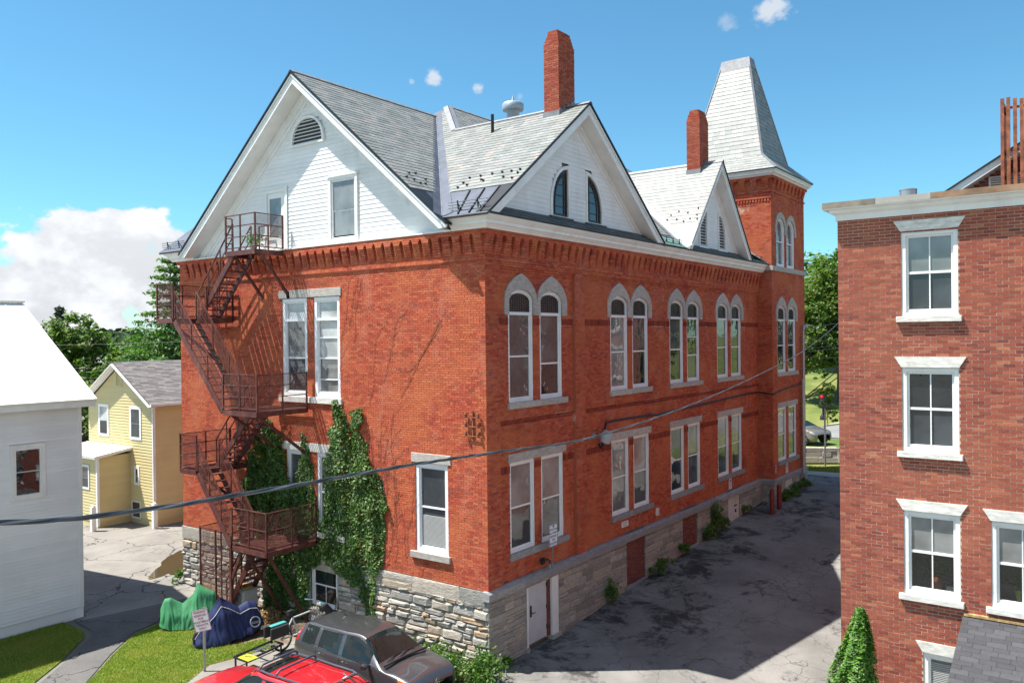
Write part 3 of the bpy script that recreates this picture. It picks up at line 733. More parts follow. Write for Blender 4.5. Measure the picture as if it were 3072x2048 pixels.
cornice(FE, -.02, 21.9, GUT, 'gutter', 'black_metal', mitre0=1); cornice(FS, -1.15, 0, GUT, 'gutter', 'black_metal', mitre1=1); cornice(FS, -15, -13.6, GUT, 'gutter', 'black_metal', mitre0=1)
PT = [(.08, 17.12), (.14, 17.12), (.22, 17.20), (.30, 17.22), (.30, 17.28), (.36, 17.34), (.36, 17.40), (.08, 17.40)]
for Fx, a, c, m0, m1 in ((TE, 21.9, 27.1, 1, 1), (TS, -4.58, TW, 1, 1)): cornice(Fx, a, c, PT, 'tower_cornice', 'white_paint', 0, m0, m1)
# ---------------- windows
def arch_loop(u0, u1, v0, vs, rise, n=10):
    """opening outline counter-clockwise from the lower left"""
    c, r = (u0+u1)/2, (u1-u0)/2
    return [(u0, v0), (u1, v0), (u1, vs)] + [(c+r*math.cos(math.pi*k/n), vs+rise*math.sin(math.pi*k/n)) for k in range(1, n)] + [(u0, vs)]
def rect_loop(u0, u1, v0, v1): return [(u0, v0), (u1, v0), (u1, v1), (u0, v1)]
def pane(F, loop, w, mat, parent, name='pane'):
    mb = MB(); fpoly(mb, F, loop, w-.008, w); return mb.build(name, mat, parent)
def sash_window(parent, F, u0, u1, v0, v1, w, glass=('glass_dark', 'glass_dark'), meet=None, casing=.08, mat='frame_paint', arch=None, transom=None, tglass='stained',
                muntin=0, sill=None, lintel=None, depth=.13, name='window', leads=True, screen=False, rails=()):
    """window part: casing mesh with panes, sill and lintel as sub-parts. arch=(spring,rise)"""
    mb = MB(); wb, wf = w-depth, w-.025; c = casing
    if arch:
        vs, rise = arch
        fring(mb, F, arch_loop(u0+.004, u1-.004, v0, vs, rise), arch_loop(u0+c, u1-c, v0+c, vs, rise-c), wb, wf)
        fring(mb, F, arch_loop(u0+c, u1-c, v0+c, vs, rise-c), arch_loop(u0+c+.05, u1-c-.05, v0+c+.06, vs, rise-c-.05), wb, wf-.045)
    else:
        fring(mb, F, rect_loop(u0+.004, u1-.004, v0, v1-.003), rect_loop(u0+c, u1-c, v0+c, v1-c), wb, wf)
        fring(mb, F, rect_loop(u0+c, u1-c, v0+c, v1-c), rect_loop(u0+c+.045, u1-c-.045, v0+c+.06, v1-c-.045), wb, wf-.045)
    top = transom if transom else v1-c
    meet = meet if meet else (v0+top)/2
    a, b = u0+c+.02, u1-c-.02
    fbox(mb, F, a, b, meet-.025, meet+.025, wb+.01, wf-.05)
    if transom: fbox(mb, F, a-.02, b+.02, transom-.045, transom+.045, wb+.01, wf-.008)
    if muntin:
        m = (u0+u1)/2; fbox(mb, F, m-.012, m+.012, v0+c, top, wb+.02, wf-.055)
    for r in rails: fbox(mb, F, a, b, r-.018, r+.018, wb+.02, wf-.055)
    o = mb.build(name, mat, parent)
    wp = wb+.03
    pane(F, rect_loop(a, b, v0+c+.02, meet-.02), wp-(.0 if not screen else -.004), glass[0], o); pane(F, rect_loop(a, b, meet+.02, top-(.04 if transom else -.0)), wp+.012, glass[1], o)
    if transom:
        tl = [(a, transom+.04), (b, transom+.04), (b, arch[0])] + [(( u0+u1)/2+((u1-u0)/2-c-.02)*math.cos(math.pi*k/10), arch[0]+(arch[1]-c-.02)*math.sin(math.pi*k/10)) for k in range(1, 10)] + [(a, arch[0])] if arch else rect_loop(a, b, transom+.04, v1-c-.02)
        pane(F, tl, wp+.012, tglass, o)
        if arch and leads:
            mb = MB(); mid = (u0+u1)/2; R = (u1-u0)/2-c-.03
            for k in range(1, 9):
                x = mid-R+2*R*k/9; h = arch[0]+(arch[1]-c-.06)*math.sqrt(max(0, 1-((x-mid)/R)**2)); fbox(mb, F, x-.007, x+.007, transom+.10, h-.05, wp+.012, wp+.026)
            for k in range(4): fbox(mb, F, mid-R+.03, mid+R-.03, transom+.12+k*.085, transom+.134+k*.085, wp+.012, wp+.026)
            fbox(mb, F, a, b, transom+.04, transom+.10, wp+.012, wp+.03)
            ol = [(mid+(R+.02)*math.cos(math.pi*k/10), arch[0]+(arch[1]-c-.03)*math.sin(math.pi*k/10)) for k in range(11)]; il = [(mid+(R-.035)*math.cos(math.pi*k/10), arch[0]+(arch[1]-c-.085)*math.sin(math.pi*k/10)) for k in range(11)]
            ol = [(ol[0][0], transom+.05)]+ol+[(ol[-1][0], transom+.05)]; il = [(il[0][0], transom+.05)]+il+[(il[-1][0], transom+.05)]
            for i in range(len(ol)-1): mb.add([F.P(*ol[i], wp+.03), F.P(*ol[i+1], wp+.03), F.P(*il[i+1], wp+.03), F.P(*il[i], wp+.03)], [(0, 1, 2, 3)])
            mb.build('leading', 'dark_wood', o)
    for nm, it in (('sill', sill), ('lintel', lintel)):
        if it:
            mb = MB(); fbox(mb, F, it[0], it[1], it[2], it[3], w-.14, w+it[4]); mb.build(nm, it[5], o, bevel=.008)
    return o
def hood(F, u0, u1, ul, ur, zb, vs, rise, apex, w, parent, mat='lintel_stone', pointed=True, n=10):
    """stone head over an arched opening"""
    c = (u0+u1)/2; inn = [(u1, zb), (u1, vs)] + [(c+(u1-u0)/2*math.cos(math.pi*k/n), vs+rise*math.sin(math.pi*k/n)) for k in range(1, n)] + [(u0, vs), (u0, zb)]
    out = [(ur, zb), (ur, vs+.02)]
    for k in range(1, n):
        t = k/n
        if pointed:
            s = t*2 if t <= .5 else 2-t*2; e = ur if t <= .5 else ul; th = s*1.02
            x = e+(c-e)*(1-math.cos(th))/(1-math.cos(1.02)); z = vs+.02+(apex-vs-.02)*math.sin(th)/math.sin(1.02)
        else: x = c+(ur-ul)/2*math.cos(math.pi*t)+((ur+ul)/2-c)*(1-abs(1-2*t)); z = vs+(apex-vs)*math.sin(math.pi*t)
        out.append((x, z))
    out += [(ul, vs+.02), (ul, zb)]
    mb = MB(); m = len(out); wf, wb = w+.045, w-.06
    vs_ = [F.P(x, z, wf) for x, z in out]+[F.P(x, z, wf) for x, z in inn]+[F.P(x, z, wb) for x, z in out]+[F.P(x, z, wb) for x, z in inn]; fs = []
    for i in range(m-1): fs += [(i, i+1, m+i+1, m+i), (i, 2*m+i, 2*m+i+1, i+1), (m+i, m+i+1, 3*m+i+1, 3*m+i)]
    fs += [(0, m, 3*m, 2*m), (m-1, 3*m-1, 4*m-1, 2*m-1)]
    mb.add(vs_, fs); return mb.build('hood_stone', mat, parent)
rw = random.Random(5)
UG = {0: (('glass_mid', 'glass_mid'), ('glass_dark', 'glass_mid')), 1: (('glass_shade', 'glass_shade'), ('glass_dark', 'glass_mid')), 2: (('glass_dark', 'glass_mid'), ('glass_mid', 'glass_dark')), 3: (('glass_dark', 'glass_mid'), ('glass_dark', 'glass_dark')), 4: (('glass_dark', 'glass_mid'), ('glass_dark', 'glass_mid'))}
LG = {0: (('glass_mid', 'glass_shade'), ('glass_mid', 'glass_shade')), 1: (('glass_shade', 'glass_shade'), ('glass_mid', 'glass_shade')), 2: (('glass_dark', 'glass_mid'), ('glass_mid', 'glass_shade')), 3: (('glass_mid', 'glass_shade'), ('glass_mid', 'glass_shade')), 4: (('glass_mid', 'glass_shade'), ('glass_dark', 'glass_mid'))}
for i, b in enumerate(PAIRS+[22.65]):
    F, w = (FE, PW) if i < 4 else (TE, 0.)
    (a, c), (d, e) = pair(b)
    mid = (c+d)/2
    for j, (p, q) in enumerate(((a, c), (d, e))):
        meet = 8.80 if not (i in (0, 2) and j == 1) else 8.54
        o = sash_window(HALL, F, p, q, 7.45, 10.79, w, UG[i][j], meet, arch=(10.44, .345), transom=10.07, sill=((b-.07, mid-.004, 7.26, 7.45, .07, 'lintel_stone') if j == 0 else (mid+.004, e+.24, 7.26, 7.45, .07, 'lintel_stone')),
                        rails=(9.3,) if (i == 2 and j == 1) else ())
        hood(F, p, q, b-.22 if j == 0 else mid+.004, mid-.004 if j == 0 else e+.26, 10.03, 10.44, .35, 11.27, w, o)
        o = sash_window(HALL, F, p, q, 3.03, 5.70, w, LG[i][j], 4.34, sill=((b-.07, mid-.004, 2.83, 3.03, .07, 'bluestone') if j == 0 else (mid+.004, e+.24, 2.83, 3.03, .07, 'bluestone')),
                        lintel=((b-.09, mid-.003, 5.70, 5.955, .035, 'lintel_stone') if j == 0 else (mid+.003, e+.14, 5.70, 5.955, .035, 'lintel_stone')))
for j, (p, q) in enumerate(TOPW):
    o = sash_window(HALL, TE, p, q, 12.76, 15.19, 0, ('glass_mid', 'glass_mid'), 14.0, arch=(14.62, .56), depth=.19)
    hood(TE, p, q, 22.38 if j == 0 else 24.04, 24.02 if j == 0 else 25.66, 14.40, 14.62, .56, 15.48, 0, o, pointed=False)
# gable wall windows
su = [(-8.86, -7.58), (-7.23, -5.98)]
for j, (p, q) in enumerate(su):
    sash_window(HALL, FS, p, q, 7.46, 10.76, 0, (('glass_mid', 'glass_shade'), ('glass_shade', 'glass_pale'))[j], 8.75, casing=.13, transom=10.03, tglass='glass_pale', rails=((), (8.05, 9.42))[j],
                sill=((-9.02, -7.41, 7.26, 7.46, .07, 'marble') if j == 0 else (-7.40, -5.88, 7.26, 7.46, .07, 'marble')), lintel=((-9.02, -7.41, 10.77, 11.04, .03, 'lintel_stone') if j == 0 else (-7.40, -5.88, 10.77, 11.04, .03, 'lintel_stone')), depth=.16)
for j, (p, q) in enumerate(((-8.72, -7.52), (-7.16, -5.92))):
    sash_window(HALL, FS, p, q, 3.03, 5.63, 0, ('glass_dark', 'glass_mid'), 4.34, casing=.1, sill=((-8.85, -7.34, 2.84, 3.03, .07, 'marble') if j == 0 else (-7.33, -5.8, 2.84, 3.03, .07, 'marble')), lintel=((-8.92, -7.34, 5.64, 5.92, .03, 'marble') if j == 0 else (-7.33, -5.75, 5.64, 5.92, .03, 'marble')), depth=.16)
sash_window(HALL, FS, -2.73, -1.46, 3.03, 5.67, 0, ('screen_glass', 'screen_glass'), 4.36, casing=.12, sill=(-2.91, -1.36, 2.84, 3.03, .08, 'lintel_stone'), lintel=(-2.88, -1.33, 5.68, 5.96, .03, 'lintel_stone'), depth=.15)
mb = MB()
for k in range(26): fbox(mb, FS, -2.56, -1.63, 3.24+k*.034, 3.262+k*.034, -.118, -.10)
mb.build('window_blind', 'blind', HALL)
# ---------------- timber gables
def gable_trim(F, uc, zr, slope, half, wwall, wrake, off, left=True, right=True, zcut=12.815):
    for sgn in (-1, 1):
        if (sgn < 0 and not left) or (sgn > 0 and not right): continue
        top = lambda t: zr-slope*t
        def band(t0, t1, d0, d1, w0, w1, name, mat):
            ta, tb = min(t1, (zr-d0-zcut)/slope), min(t1, (zr-d1-zcut)/slope)
            p = [(uc+sgn*t0, top(t0)-d0), (uc+sgn*ta, top(ta)-d0), (uc+sgn*tb, top(tb)-d1), (uc+sgn*t0, top(t0)-d1)]
            if sgn > 0: p = p[::-1]
            mb = MB(); fpoly(mb, F, p, w0, w1); mb.build(name, mat, HALL)
        band(0, half, -.015, .055, wwall+.1, wrake+.05, 'roof_edge', 'black_metal')
        band(0, half, .057, .16, wrake-.05, wrake+.02, 'rake_moulding', 'white_paint')
        band(0, half, .162, .40, wrake-.07, wrake-.015, 'rake_board', 'white_paint')
        band(0, half-.25, .36, .398, wwall+.002, wrake-.072, 'soffit', 'white_paint')
        band(0, half-.25, .40, off-.14, wwall-.02, wwall+.05, 'frieze_board', 'white_paint')
        band(0, half-.3, off-.14, off+.02, wwall-.02, wwall+.028, 'frieze_moulding', 'white_paint')
SG = dict(uc=-7.5, zr=18.15, slope=.84)
SGW = -.06                                   # gable boarding stands just behind the brick face
gable_trim(FS, -7.5, 18.15, .84, 6.6, SGW, .58, .92, zcut=12.46)
sg_ext = lambda v: (max(-13.95, -7.5-(17.24-v)/.84), min(-1.05, -7.5+(17.24-v)/.84))
sg_open = [(-9.78, -8.53, 12.4, 14.58), (-6.45, -5.09, 12.5, 14.6), (-8.30, -6.62, 15.86, 16.3), (-8.22, -6.7, 16.3, 16.5), (-8.0, -6.9, 16.5, 16.7)]
clapboards(FS, 12.44, 17.22, .142, sg_ext, sg_open, SGW, HALL, 'clapboard_white')
mb = MB(); fpoly(mb, FS, [(-13.9, 12.41), (-1.06, 12.41), (-7.5, 17.6)], SGW-.2, SGW-.012); mb.build('gable_sheathing', 'white_paint', HALL)
mb = MB(); fbox(mb, FS, -13.75, -1.02, 12.405, 12.45, -.05, .17); mb.build('gable_sill_board', 'white_paint', HALL)
# door and window in the gable
mb = MB(); fring(mb, FS, rect_loop(-9.76, -8.55, 12.44, 14.57), rect_loop(-9.64, -8.67, 12.52, 14.44), SGW-.03, SGW+.05); fbox(mb, FS, -9.80, -8.51, 14.57, 14.62, SGW-.03, SGW+.08)
o = mb.build('door', 'white_paint', HALL, label='white attic door behind the top landing')
mb = MB(); fring(mb, FS, rect_loop(-9.64, -8.67, 12.52, 14.44), rect_loop(-9.53, -8.90, 12.92, 14.25), SGW-.04, SGW+.012); mb.build('door_leaf', 'white_paint', o); pane(FS, rect_loop(-9.53, -8.90, 12.92, 14.25), SGW-.01, 'glass_shade', o)
o = sash_window(HALL, FS, -6.33, -5.19, 12.58, 14.5, SGW+.06, ('glass_shade', 'glass_shade'), 13.5, casing=.06, depth=.1)
mb = MB(); fring(mb, FS, rect_loop(-6.45, -5.09, 12.5, 14.6), rect_loop(-6.33, -5.19, 12.58, 14.5), SGW-.02, SGW+.07); fbox(mb, FS, -6.5, -5.04, 14.6, 14.65, SGW, SGW+.1); mb.build('casing', 'white_paint', o)
# half-round louvre
def louvre(F, loop_out, loop_in, vs, w, n, spanf, name='louvre_vent'):
    mb = MB(); fring(mb, F, loop_out, loop_in, w-.02, w+.06); o = mb.build(name, 'white_paint', HALL)
    mb = MB(); fpoly(mb, F, loop_in, w-.05 if F is FE else w-.029, w-.04 if F is FE else w-.024); mb.build('vent_backing', 'dark_wood', o)
    for k in range(n):
        z = vs[0]+(vs[1]-vs[0])*(k+.15)/n; a, b = spanf(z+.05)
        if b-a < .06: continue
        mb = MB(); mb.add([F.P(a, z, w+.035), F.P(b, z, w+.035), F.P(b, z+.04, w-.018), F.P(a, z+.04, w-.018), F.P(a, z-.014, w+.03), F.P(b, z-.014, w+.03), F.P(b, z+.026, w-.022), F.P(a, z+.026, w-.022)], [(0, 1, 2, 3), (5, 4, 7, 6), (4, 0, 3, 7), (1, 5, 6, 2), (3, 2, 6, 7), (4, 5, 1, 0)])
        mb.build('louvre_slat', 'white_paint', o)
def half_round(c, r, z0, rise, n=14): return [(c-r, z0)] + [(c+r, z0)] + [(c+r*math.cos(math.pi*k/n), z0+.1+rise*math.sin(math.pi*k/n)) for k in range(0, n+1)]
louvre(FS, half_round(-7.46, .85, 15.84, .86), half_round(-7.46, .74, 15.90, .72), (15.90, 16.72), SGW+.02, 7, lambda z: (-7.46-.74*math.sqrt(max(0, 1-((max(z, 16)-16.0)/.72)**2)), -7.46+.74*math.sqrt(max(0, 1-((max(z, 16)-16.0)/.72)**2))))
# alley-side gables
G1, G2 = (4.93, 16.92, .76, 5.5), (16.05, 16.90, 1.16, 3.58)
EGW = -.02
for (uc, zr, s, hf) in (G1, G2): gable_trim(FE, uc, zr, s, hf, EGW, .50, .75)
def quarter(u_str, u_cur, z0, z1, zs, n=8):
    """half-arch outline: straight jamb at u_str, curved at u_cur"""
    pts = [(u_cur, z0), (u_str, z0), (u_str, z1)] if u_cur < u_str else [(u_str, z1), (u_str, z0), (u_cur, z0)]
    arc = [(u_str+(u_cur-u_str)*math.sin(math.pi/2*k/n), zs+(z1-zs)*math.cos(math.pi/2*k/n)) for k in range(1, n+1)]
    return pts+arc if u_cur < u_str else [(u_cur, z0)]+arc[::-1]+[(u_str, z1), (u_str, z0)]
def ccw(p):
    a = sum(p[i][0]*p[(i+1) % len(p)][1]-p[(i+1) % len(p)][0]*p[i][1] for i in range(len(p)))
    return p if a > 0 else p[::-1]
def stair_open(us, uc_, z0, z1, zs, k=7):
    out = [(min(us, uc_), max(us, uc_), z0, zs)]
    for i in range(k):
        za, zb = zs+(z1-zs)*i/k, zs+(z1-zs)*(i+1)/k; t = ((za+zb)/2-zs)/(z1-zs); u = us+(uc_-us)*math.sqrt(max(0, 1-t*t)); out.append((min(us, u), max(us, u), za, zb))
    return out
for gi, (uc, zr, s, hf) in enumerate((G1, G2)):
    c = uc+(.06 if gi else .03); ins = (.52, 1.62) if gi == 0 else (.60, 1.48)
    ops = []; zt, z0, zs = 14.85, 13.12, 13.55
    if gi: zt, zs = 14.78, 13.75
    for sg in (-1, 1): ops += stair_open(c+sg*ins[0], c+sg*ins[1], z0-.1, zt, zs)
    ext = lambda v, uc=uc, zr=zr, s=s: (uc-(zr-.75-v)/s, uc+(zr-.75-v)/s)
    clapboards(FE, 13.06, zr-.77, .142, ext, ops, EGW, HALL, 'clapboard_white')
    mb = MB(); h = (zr-.5-12.7)/s; fpoly(mb, FE, [(uc-h, 12.7), (uc+h, 12.7), (uc, zr-.5)], EGW-.25, EGW-.16 if gi == 0 else EGW-.07); mb.build('gable_sheathing', 'white_paint', HALL)
    for sg in (-1, 1):
        us, uq = c+sg*ins[0], c+sg*ins[1]; lo = ccw(quarter(us, uq, z0, zt, zs)); li = ccw(quarter(us+sg*.08, uq-sg*.10, z0+.06, zt-.13, zs))
        if gi == 0:
            mb = MB(); fring(mb, FE, lo, li, EGW-.06, EGW+.05); o = mb.build('window', 'white_paint', HALL, label='half-arched attic window with leaded border')
            pane(FE, li, EGW-.035, 'glass_dark', o)
            l2 = ccw(quarter(us+sg*.13, uq-sg*.17, z0+.13, zt-.22, zs)); l3 = ccw(quarter(us+sg*.25, uq-sg*.31, z0+.15, zt-.38, zs)); l4 = ccw(quarter(us+sg*.275, uq-sg*.335, z0+.15, zt-.405, zs))
            mb = MB(); fring(mb, FE, li, l2, EGW-.04, EGW-.005); fring(mb, FE, l3, l4, EGW-.035, EGW-.012)
            for i in range(2, len(l2)-1): mb.bar(FE.P(*l2[i], EGW-.02), FE.P(*l3[i], EGW-.02), .02, .02)
            for zz in (13.5, 13.85, 14.2): fbox(mb, FE, min(us, uq)+.14, max(us, uq)-.14 if zz < 14 else max(us, uq)-.3, zz-.009, zz+.009, EGW-.035, EGW-.012)
            mb.build('leading', 'dark_wood', o)
            mb = MB(); fbox(mb, FE, min(us, uq)-.1, max(us, uq)+.1, z0-.06, z0+.02, EGW-.05, EGW+.12); mb.build('sill', 'dark_wood', o)
        else:
            def spn(z, us=us, uq=uq, sg=sg, zs=zs, zt=zt):
                t = max(0, min(1, (z-zs)/(zt-.13-zs))); u = us+(uq-sg*.10-us)*math.sqrt(1-t*t); a, b = sorted((us+sg*.08, u)); return a, b
            louvre(FE, lo, li, (z0+.08, zt-.2), EGW, 11, spn)
            mb = MB(); fbox(mb, FE, min(us, uq)-.06, max(us, uq)+.06, z0-.06, z0+.0, EGW-.05, EGW+.1); mb.build('vent_sill', 'white_paint', HALL)
# ---------------- roofs
SLT = []; SLP = []
rs = random.Random(21)
def plane_roof(pts, mat='zinc', thick=.07, name='roof_deck'):
    p = [Vector(q) for q in pts]; n = (p[1]-p[0]).cross(p[2]-p[0]).normalized()
    if n.z < 0: p = p[::-1]; n = -n
    flat_poly(name, p, mat, HALL, thick, n); return n
def slate_plane(o, U, eave_pts, expo, width, store):
    """slates on the plane through o with horizontal U; polygon given as world points"""
    o = Vector(o); U = Vector(U).normalized(); p = [Vector(q) for q in eave_pts]
    n = (p[1]-p[0]).cross(p[2]-p[0]).normalized()
    if n.z < 0: n = -n
    Vs = n.cross(U)
    if Vs.z < 0: Vs = -Vs
    if U.cross(Vs).dot(n) < 0: U = -U
    poly = [((q-o).dot(U), (q-o).dot(Vs)) for q in p]
    store += slates(o, U, Vs, n, poly, expo, width, rs)
zS = lambda y: 16.92+.76*(y-4.93)            # south plane of hip and first gable
zE = lambda x: 18.70-.747*(x+7.5)            # long east plane
zG = lambda x: 18.15-.84*abs(x+7.5)          # south gable
YS = -.55
yv = lambda x: 4.93+(zG(x)-16.92)/.76        # valley line of gable and south plane
# decks
plane_roof([(-1.05, YS, zS(YS)), (.52, YS, zS(YS)), (.52, 4.93, 16.92), (-5.12, 4.93, 16.92), (-7.5, 7.27, 18.70), (-7.5, yv(-7.5), zG(-7.5)), (-1.05, yv(-1.05), zG(-1.05))])
plane_roof([(-7.5, -.6, 18.15), (-1.05, -.6, zG(-1.05)), (-1.05, yv(-1.05), zG(-1.05)), (-7.5, yv(-7.5), 18.15)])
plane_roof([(-7.5, -.6, 18.15), (-13.95, -.6, zG(-13.95)), (-13.95, .9, zG(-13.95)), (-7.5, 6.55, 18.15)])
plane_roof([(-13.95, YS, zS(YS)), (-15.55, YS, zS(YS)), (-15.55, 4.93, 16.92), (-9.88, 4.93, 16.92), (-7.5, 7.27, 18.7), (-7.5, 6.55, 18.15)])
plane_roof([(.52, 4.93, 16.92), (.52, 10.4, zS(4.93)-.76*5.47), (-5.12, 4.93, 16.92)])
plane_roof([(-7.5, 7.27, 18.7), (-5.12, 4.93, 16.92), (.45, 10.35, zE(.45)), (.45, 21.9, zE(.45)), (.45, 24, zE(.45)), (-4, 24, zE(-4)), (-7.5, 21.2, 18.7)])
plane_roof([(-7.5, 7.27, 18.7), (-7.5, 21.2, 18.7), (-15.5, 26, 12.7), (-15.5, 4.93, 12.7)])
plane_roof([(-7.5, 21.2, 18.7), (-1, 27, 13.8), (-15.5, 27, 12.7)])
z2 = lambda y: 16.9-1.16*abs(y-16.05)
plane_roof([(.52, 12.5, z2(12.5)), (.52, 16.05, 16.9), (-5.09, 16.05, 16.9), (.45, 12.5, z2(12.5))])
plane_roof([(.52, 19.6, z2(19.6)), (.52, 16.05, 16.9), (-5.09, 16.05, 16.9)])
# slate fields: first gable and hip, south gable, second gable, long slope
ZSL = 13.70
yS = 4.93+(ZSL-16.92)/.76
xv = lambda z: -7.5+(18.15-z)/.84
vo = .34
slate_plane((0, yS, ZSL), (1, 0, 0), [(xv(ZSL)+vo, yS, ZSL), (.52, yS, ZSL), (.52, 4.90, zS(4.90)), (-5.12, 4.90, zS(4.90)), (-7.42, 7.17, zS(7.17)), (-7.5+vo*.5, yv(-7.5)+.1, zS(yv(-7.5)+.1))], .205, .30, SLT)
slate_plane((xv(13.72), 0, 13.72), (0, 1, 0), [(xv(13.72), -.6, 13.72), (-7.48, -.6, zG(-7.48)), (-7.48, yv(-7.48)-.14, zG(-7.48)), (xv(13.72), yv(xv(13.72))-.26, 13.72)], .205, .30, SLT)
zb = 13.85; yb = 16.05-(16.9-zb)/1.16
xe = lambda z: -7.5+(18.7-z)/.747
slate_plane((0, yb, zb), (1, 0, 0), [(xe(zb)+.3, yb, zb), (.52, yb, zb), (.52, 16.0, z2(16.0)), (xe(z2(16.0))+.3, 16.0, z2(16.0))], .215, .40, SLP)
slate_plane((xe(13.4), 0, 13.4), (0, 1, 0), [(xe(13.4), 9.7, 13.4), (xe(13.4), 12.6, 13.4), (xe(16.6), 15.5, 16.6), (-7.45, 15.6, zE(-7.45)), (-7.45, 7.5, zE(-7.45)), (-5.3, 5.25, zE(-5.3))], .205, .30, SLT)
slate_plane((xe(14.5), 0, 14.5), (0, 1, 0), [(xe(14.5), 18.7, 14.5), (xe(14.5), 21.8, 14.5), (-4.6, 21.8, zE(-4.6)), (-7.45, 21.0, zE(-7.45)), (-7.45, 15.8, zE(-7.45))], .205, .30, SLT)
# ridge caps, hips and valley flashings
def strip(a, b, wd, nrm, name, mat, lift=.03, th=.012):
    a, b, n = Vector(a), Vector(b), Vector(nrm).normalized(); d = (b-a).normalized(); s = d.cross(n).normalized()*(wd/2); mb = MB()
    mb.prism([a-s+n*lift, b-s+n*lift, b+s+n*lift, a+s+n*lift][::-1], n*th); mb.build(name, mat, HALL)
nS = Vector((0, -.76, 1)).normalized(); nG = Vector((.84, 0, 1)).normalized(); nE = Vector((.747, 0, 1)).normalized(); nB = Vector((0, -1.16, 1)).normalized()
for a, b, n1, n2 in (((.55, 4.93, 16.94), (-5.12, 4.93, 16.94), nS, Vector((0, .76, 1))), ((-7.5, -.62, 18.17), (-7.5, 6.55, 18.17), nG, Vector((-.84, 0, 1))), ((-7.5, 7.27, 18.72), (-7.5, 21.2, 18.72), nE, Vector((-.747, 0, 1))), ((.55, 16.05, 16.92), (-5.09, 16.05, 16.92), nB, Vector((0, 1.16, 1)))):
    a, b = Vector(a), Vector(b); d = (b-a).normalized(); mb = MB()
    for n in (n1, n2):
        n = n.normalized(); s = d.cross(n).normalized(); s = s if s.z < 0 else -s
        mb.prism([a+n*.02, b+n*.02, b+n*.02+s*.14, a+n*.02+s*.14], n*.012)
    mb.build('ridge_cap', 'lead', HALL)
hp0, hp1 = Vector((-7.5, 7.27, 18.70)), Vector((-5.12, 4.93, 16.92)); d = (hp1-hp0).normalized(); mb = MB()
for n in (nS, nE):
    s = d.cross(n).normalized(); s = s if (s.y < 0) == (n is nS) else -s
    mb.prism([hp0+n*.035, hp1+n*.035, hp1+n*.035+s*.2, hp0+n*.035+s*.2], n*.012)
mb.build('hip_flashing', 'lead', HALL)
v0_, v1_ = Vector((-1.1, yv(-1.1), zG(-1.1))), Vector((-7.5, yv(-7.5), 18.15)); d = (v1_-v0_).normalized()
for n, wd in ((nS, .34), (nG, .28)):
    s = d.cross(n).normalized(); s = s if ((s.x > 0) if n is nS else (s.y < 0)) else -s
    mb = MB(); mb.prism([v0_+n*.012, v1_+n*.012, v1_+n*.012+s*wd*.6, v0_+n*.012+s*wd], n*.008); mb.build('valley_flashing', 'zinc', HALL)
mb = MB(); mb.tube([v0_+Vector((0, 0, .03)), v1_+Vector((0, 0, .03))], .016, 6); mb.build('valley_seam', 'lead', HALL)
v0_, v1_ = Vector((.4, 12.52, z2(12.52))), Vector((-5.09, 16.05, 16.9)); d = (v1_-v0_).normalized()
for n in (nB, nE):
    s = d.cross(n).normalized(); s = s if ((s.x > 0) if n is nB else (s.y < 0)) else -s
    mb = MB(); mb.prism([v0_+n*.02, v1_+n*.02, v1_+n*.02+s*.3, v0_+n*.02+s*.3], n*.008); mb.build('valley_flashing', 'lead', HALL)
# standing seams on the metal eaves
def seams(a0, a1, b0, b1, n, name='standing_seam'):
    for k in range(n):
        t = (k+.5)/n; mb = MB(); p, q = Vector(a0).lerp(Vector(a1), t), Vector(b0).lerp(Vector(b1), t); mb.bar(p, q, .03, .06); mb.build(name, 'black_metal', HALL)
seams((-.75, YS+.05, zS(YS+.05)+.02), (.45, YS+.05, zS(YS+.05)+.02), (-1.3, yS-.05, zS(yS-.05)+.02), (.35, yS-.05, zS(yS-.05)+.02), 3)
flat_poly('metal_eave_panel', [(xe(zb)+.25, yb-.02, zb+.01), (.50, yb-.02, zb+.01), (.50, 12.55, z2(12.55)+.01), (.42, 12.55, z2(12.55)+.01)][::-1], 'galvanised', HALL, .01, nB)
mb = MB(); mb.add([(.5, 19.7, 13.1), (.45, 21.85, 12.85), (-1.6, 21.85, 14.4), (-1.4, 19.0, 14.3)], [(0, 1, 2, 3)]); mb.build('metal_flashing', 'galvanised', HALL)
# dark slate skirts below the alley gables
SK = []
for a, b in ((-.35, 10.1), (12.75, 19.45)):
    flat_poly('skirt_deck', [(.44, a, 12.775), (.44, b, 12.775), (EGW+.02, b-.25, 13.12), (EGW+.02, a+.5, 13.12)], 'slate_dark', HALL, .04)
    slate_plane((.46, 0, 12.77), (0, 1, 0), [(.46, a, 12.77), (.46, b, 12.77), (EGW+.03, b-.3, 13.11), (EGW+.03, a+.55, 13.11)], .19, .32, SK)
SK = np.array(SK); n = len(SK); 
for i in range(n):
    o = bpy.data.objects.new('skirt_slate', mesh_from('skirt_slate', SK[i], [tuple(int(k) for k in f) for f in BOXF], 'slate_dark')); COL.objects.link(o); o.parent = HALL
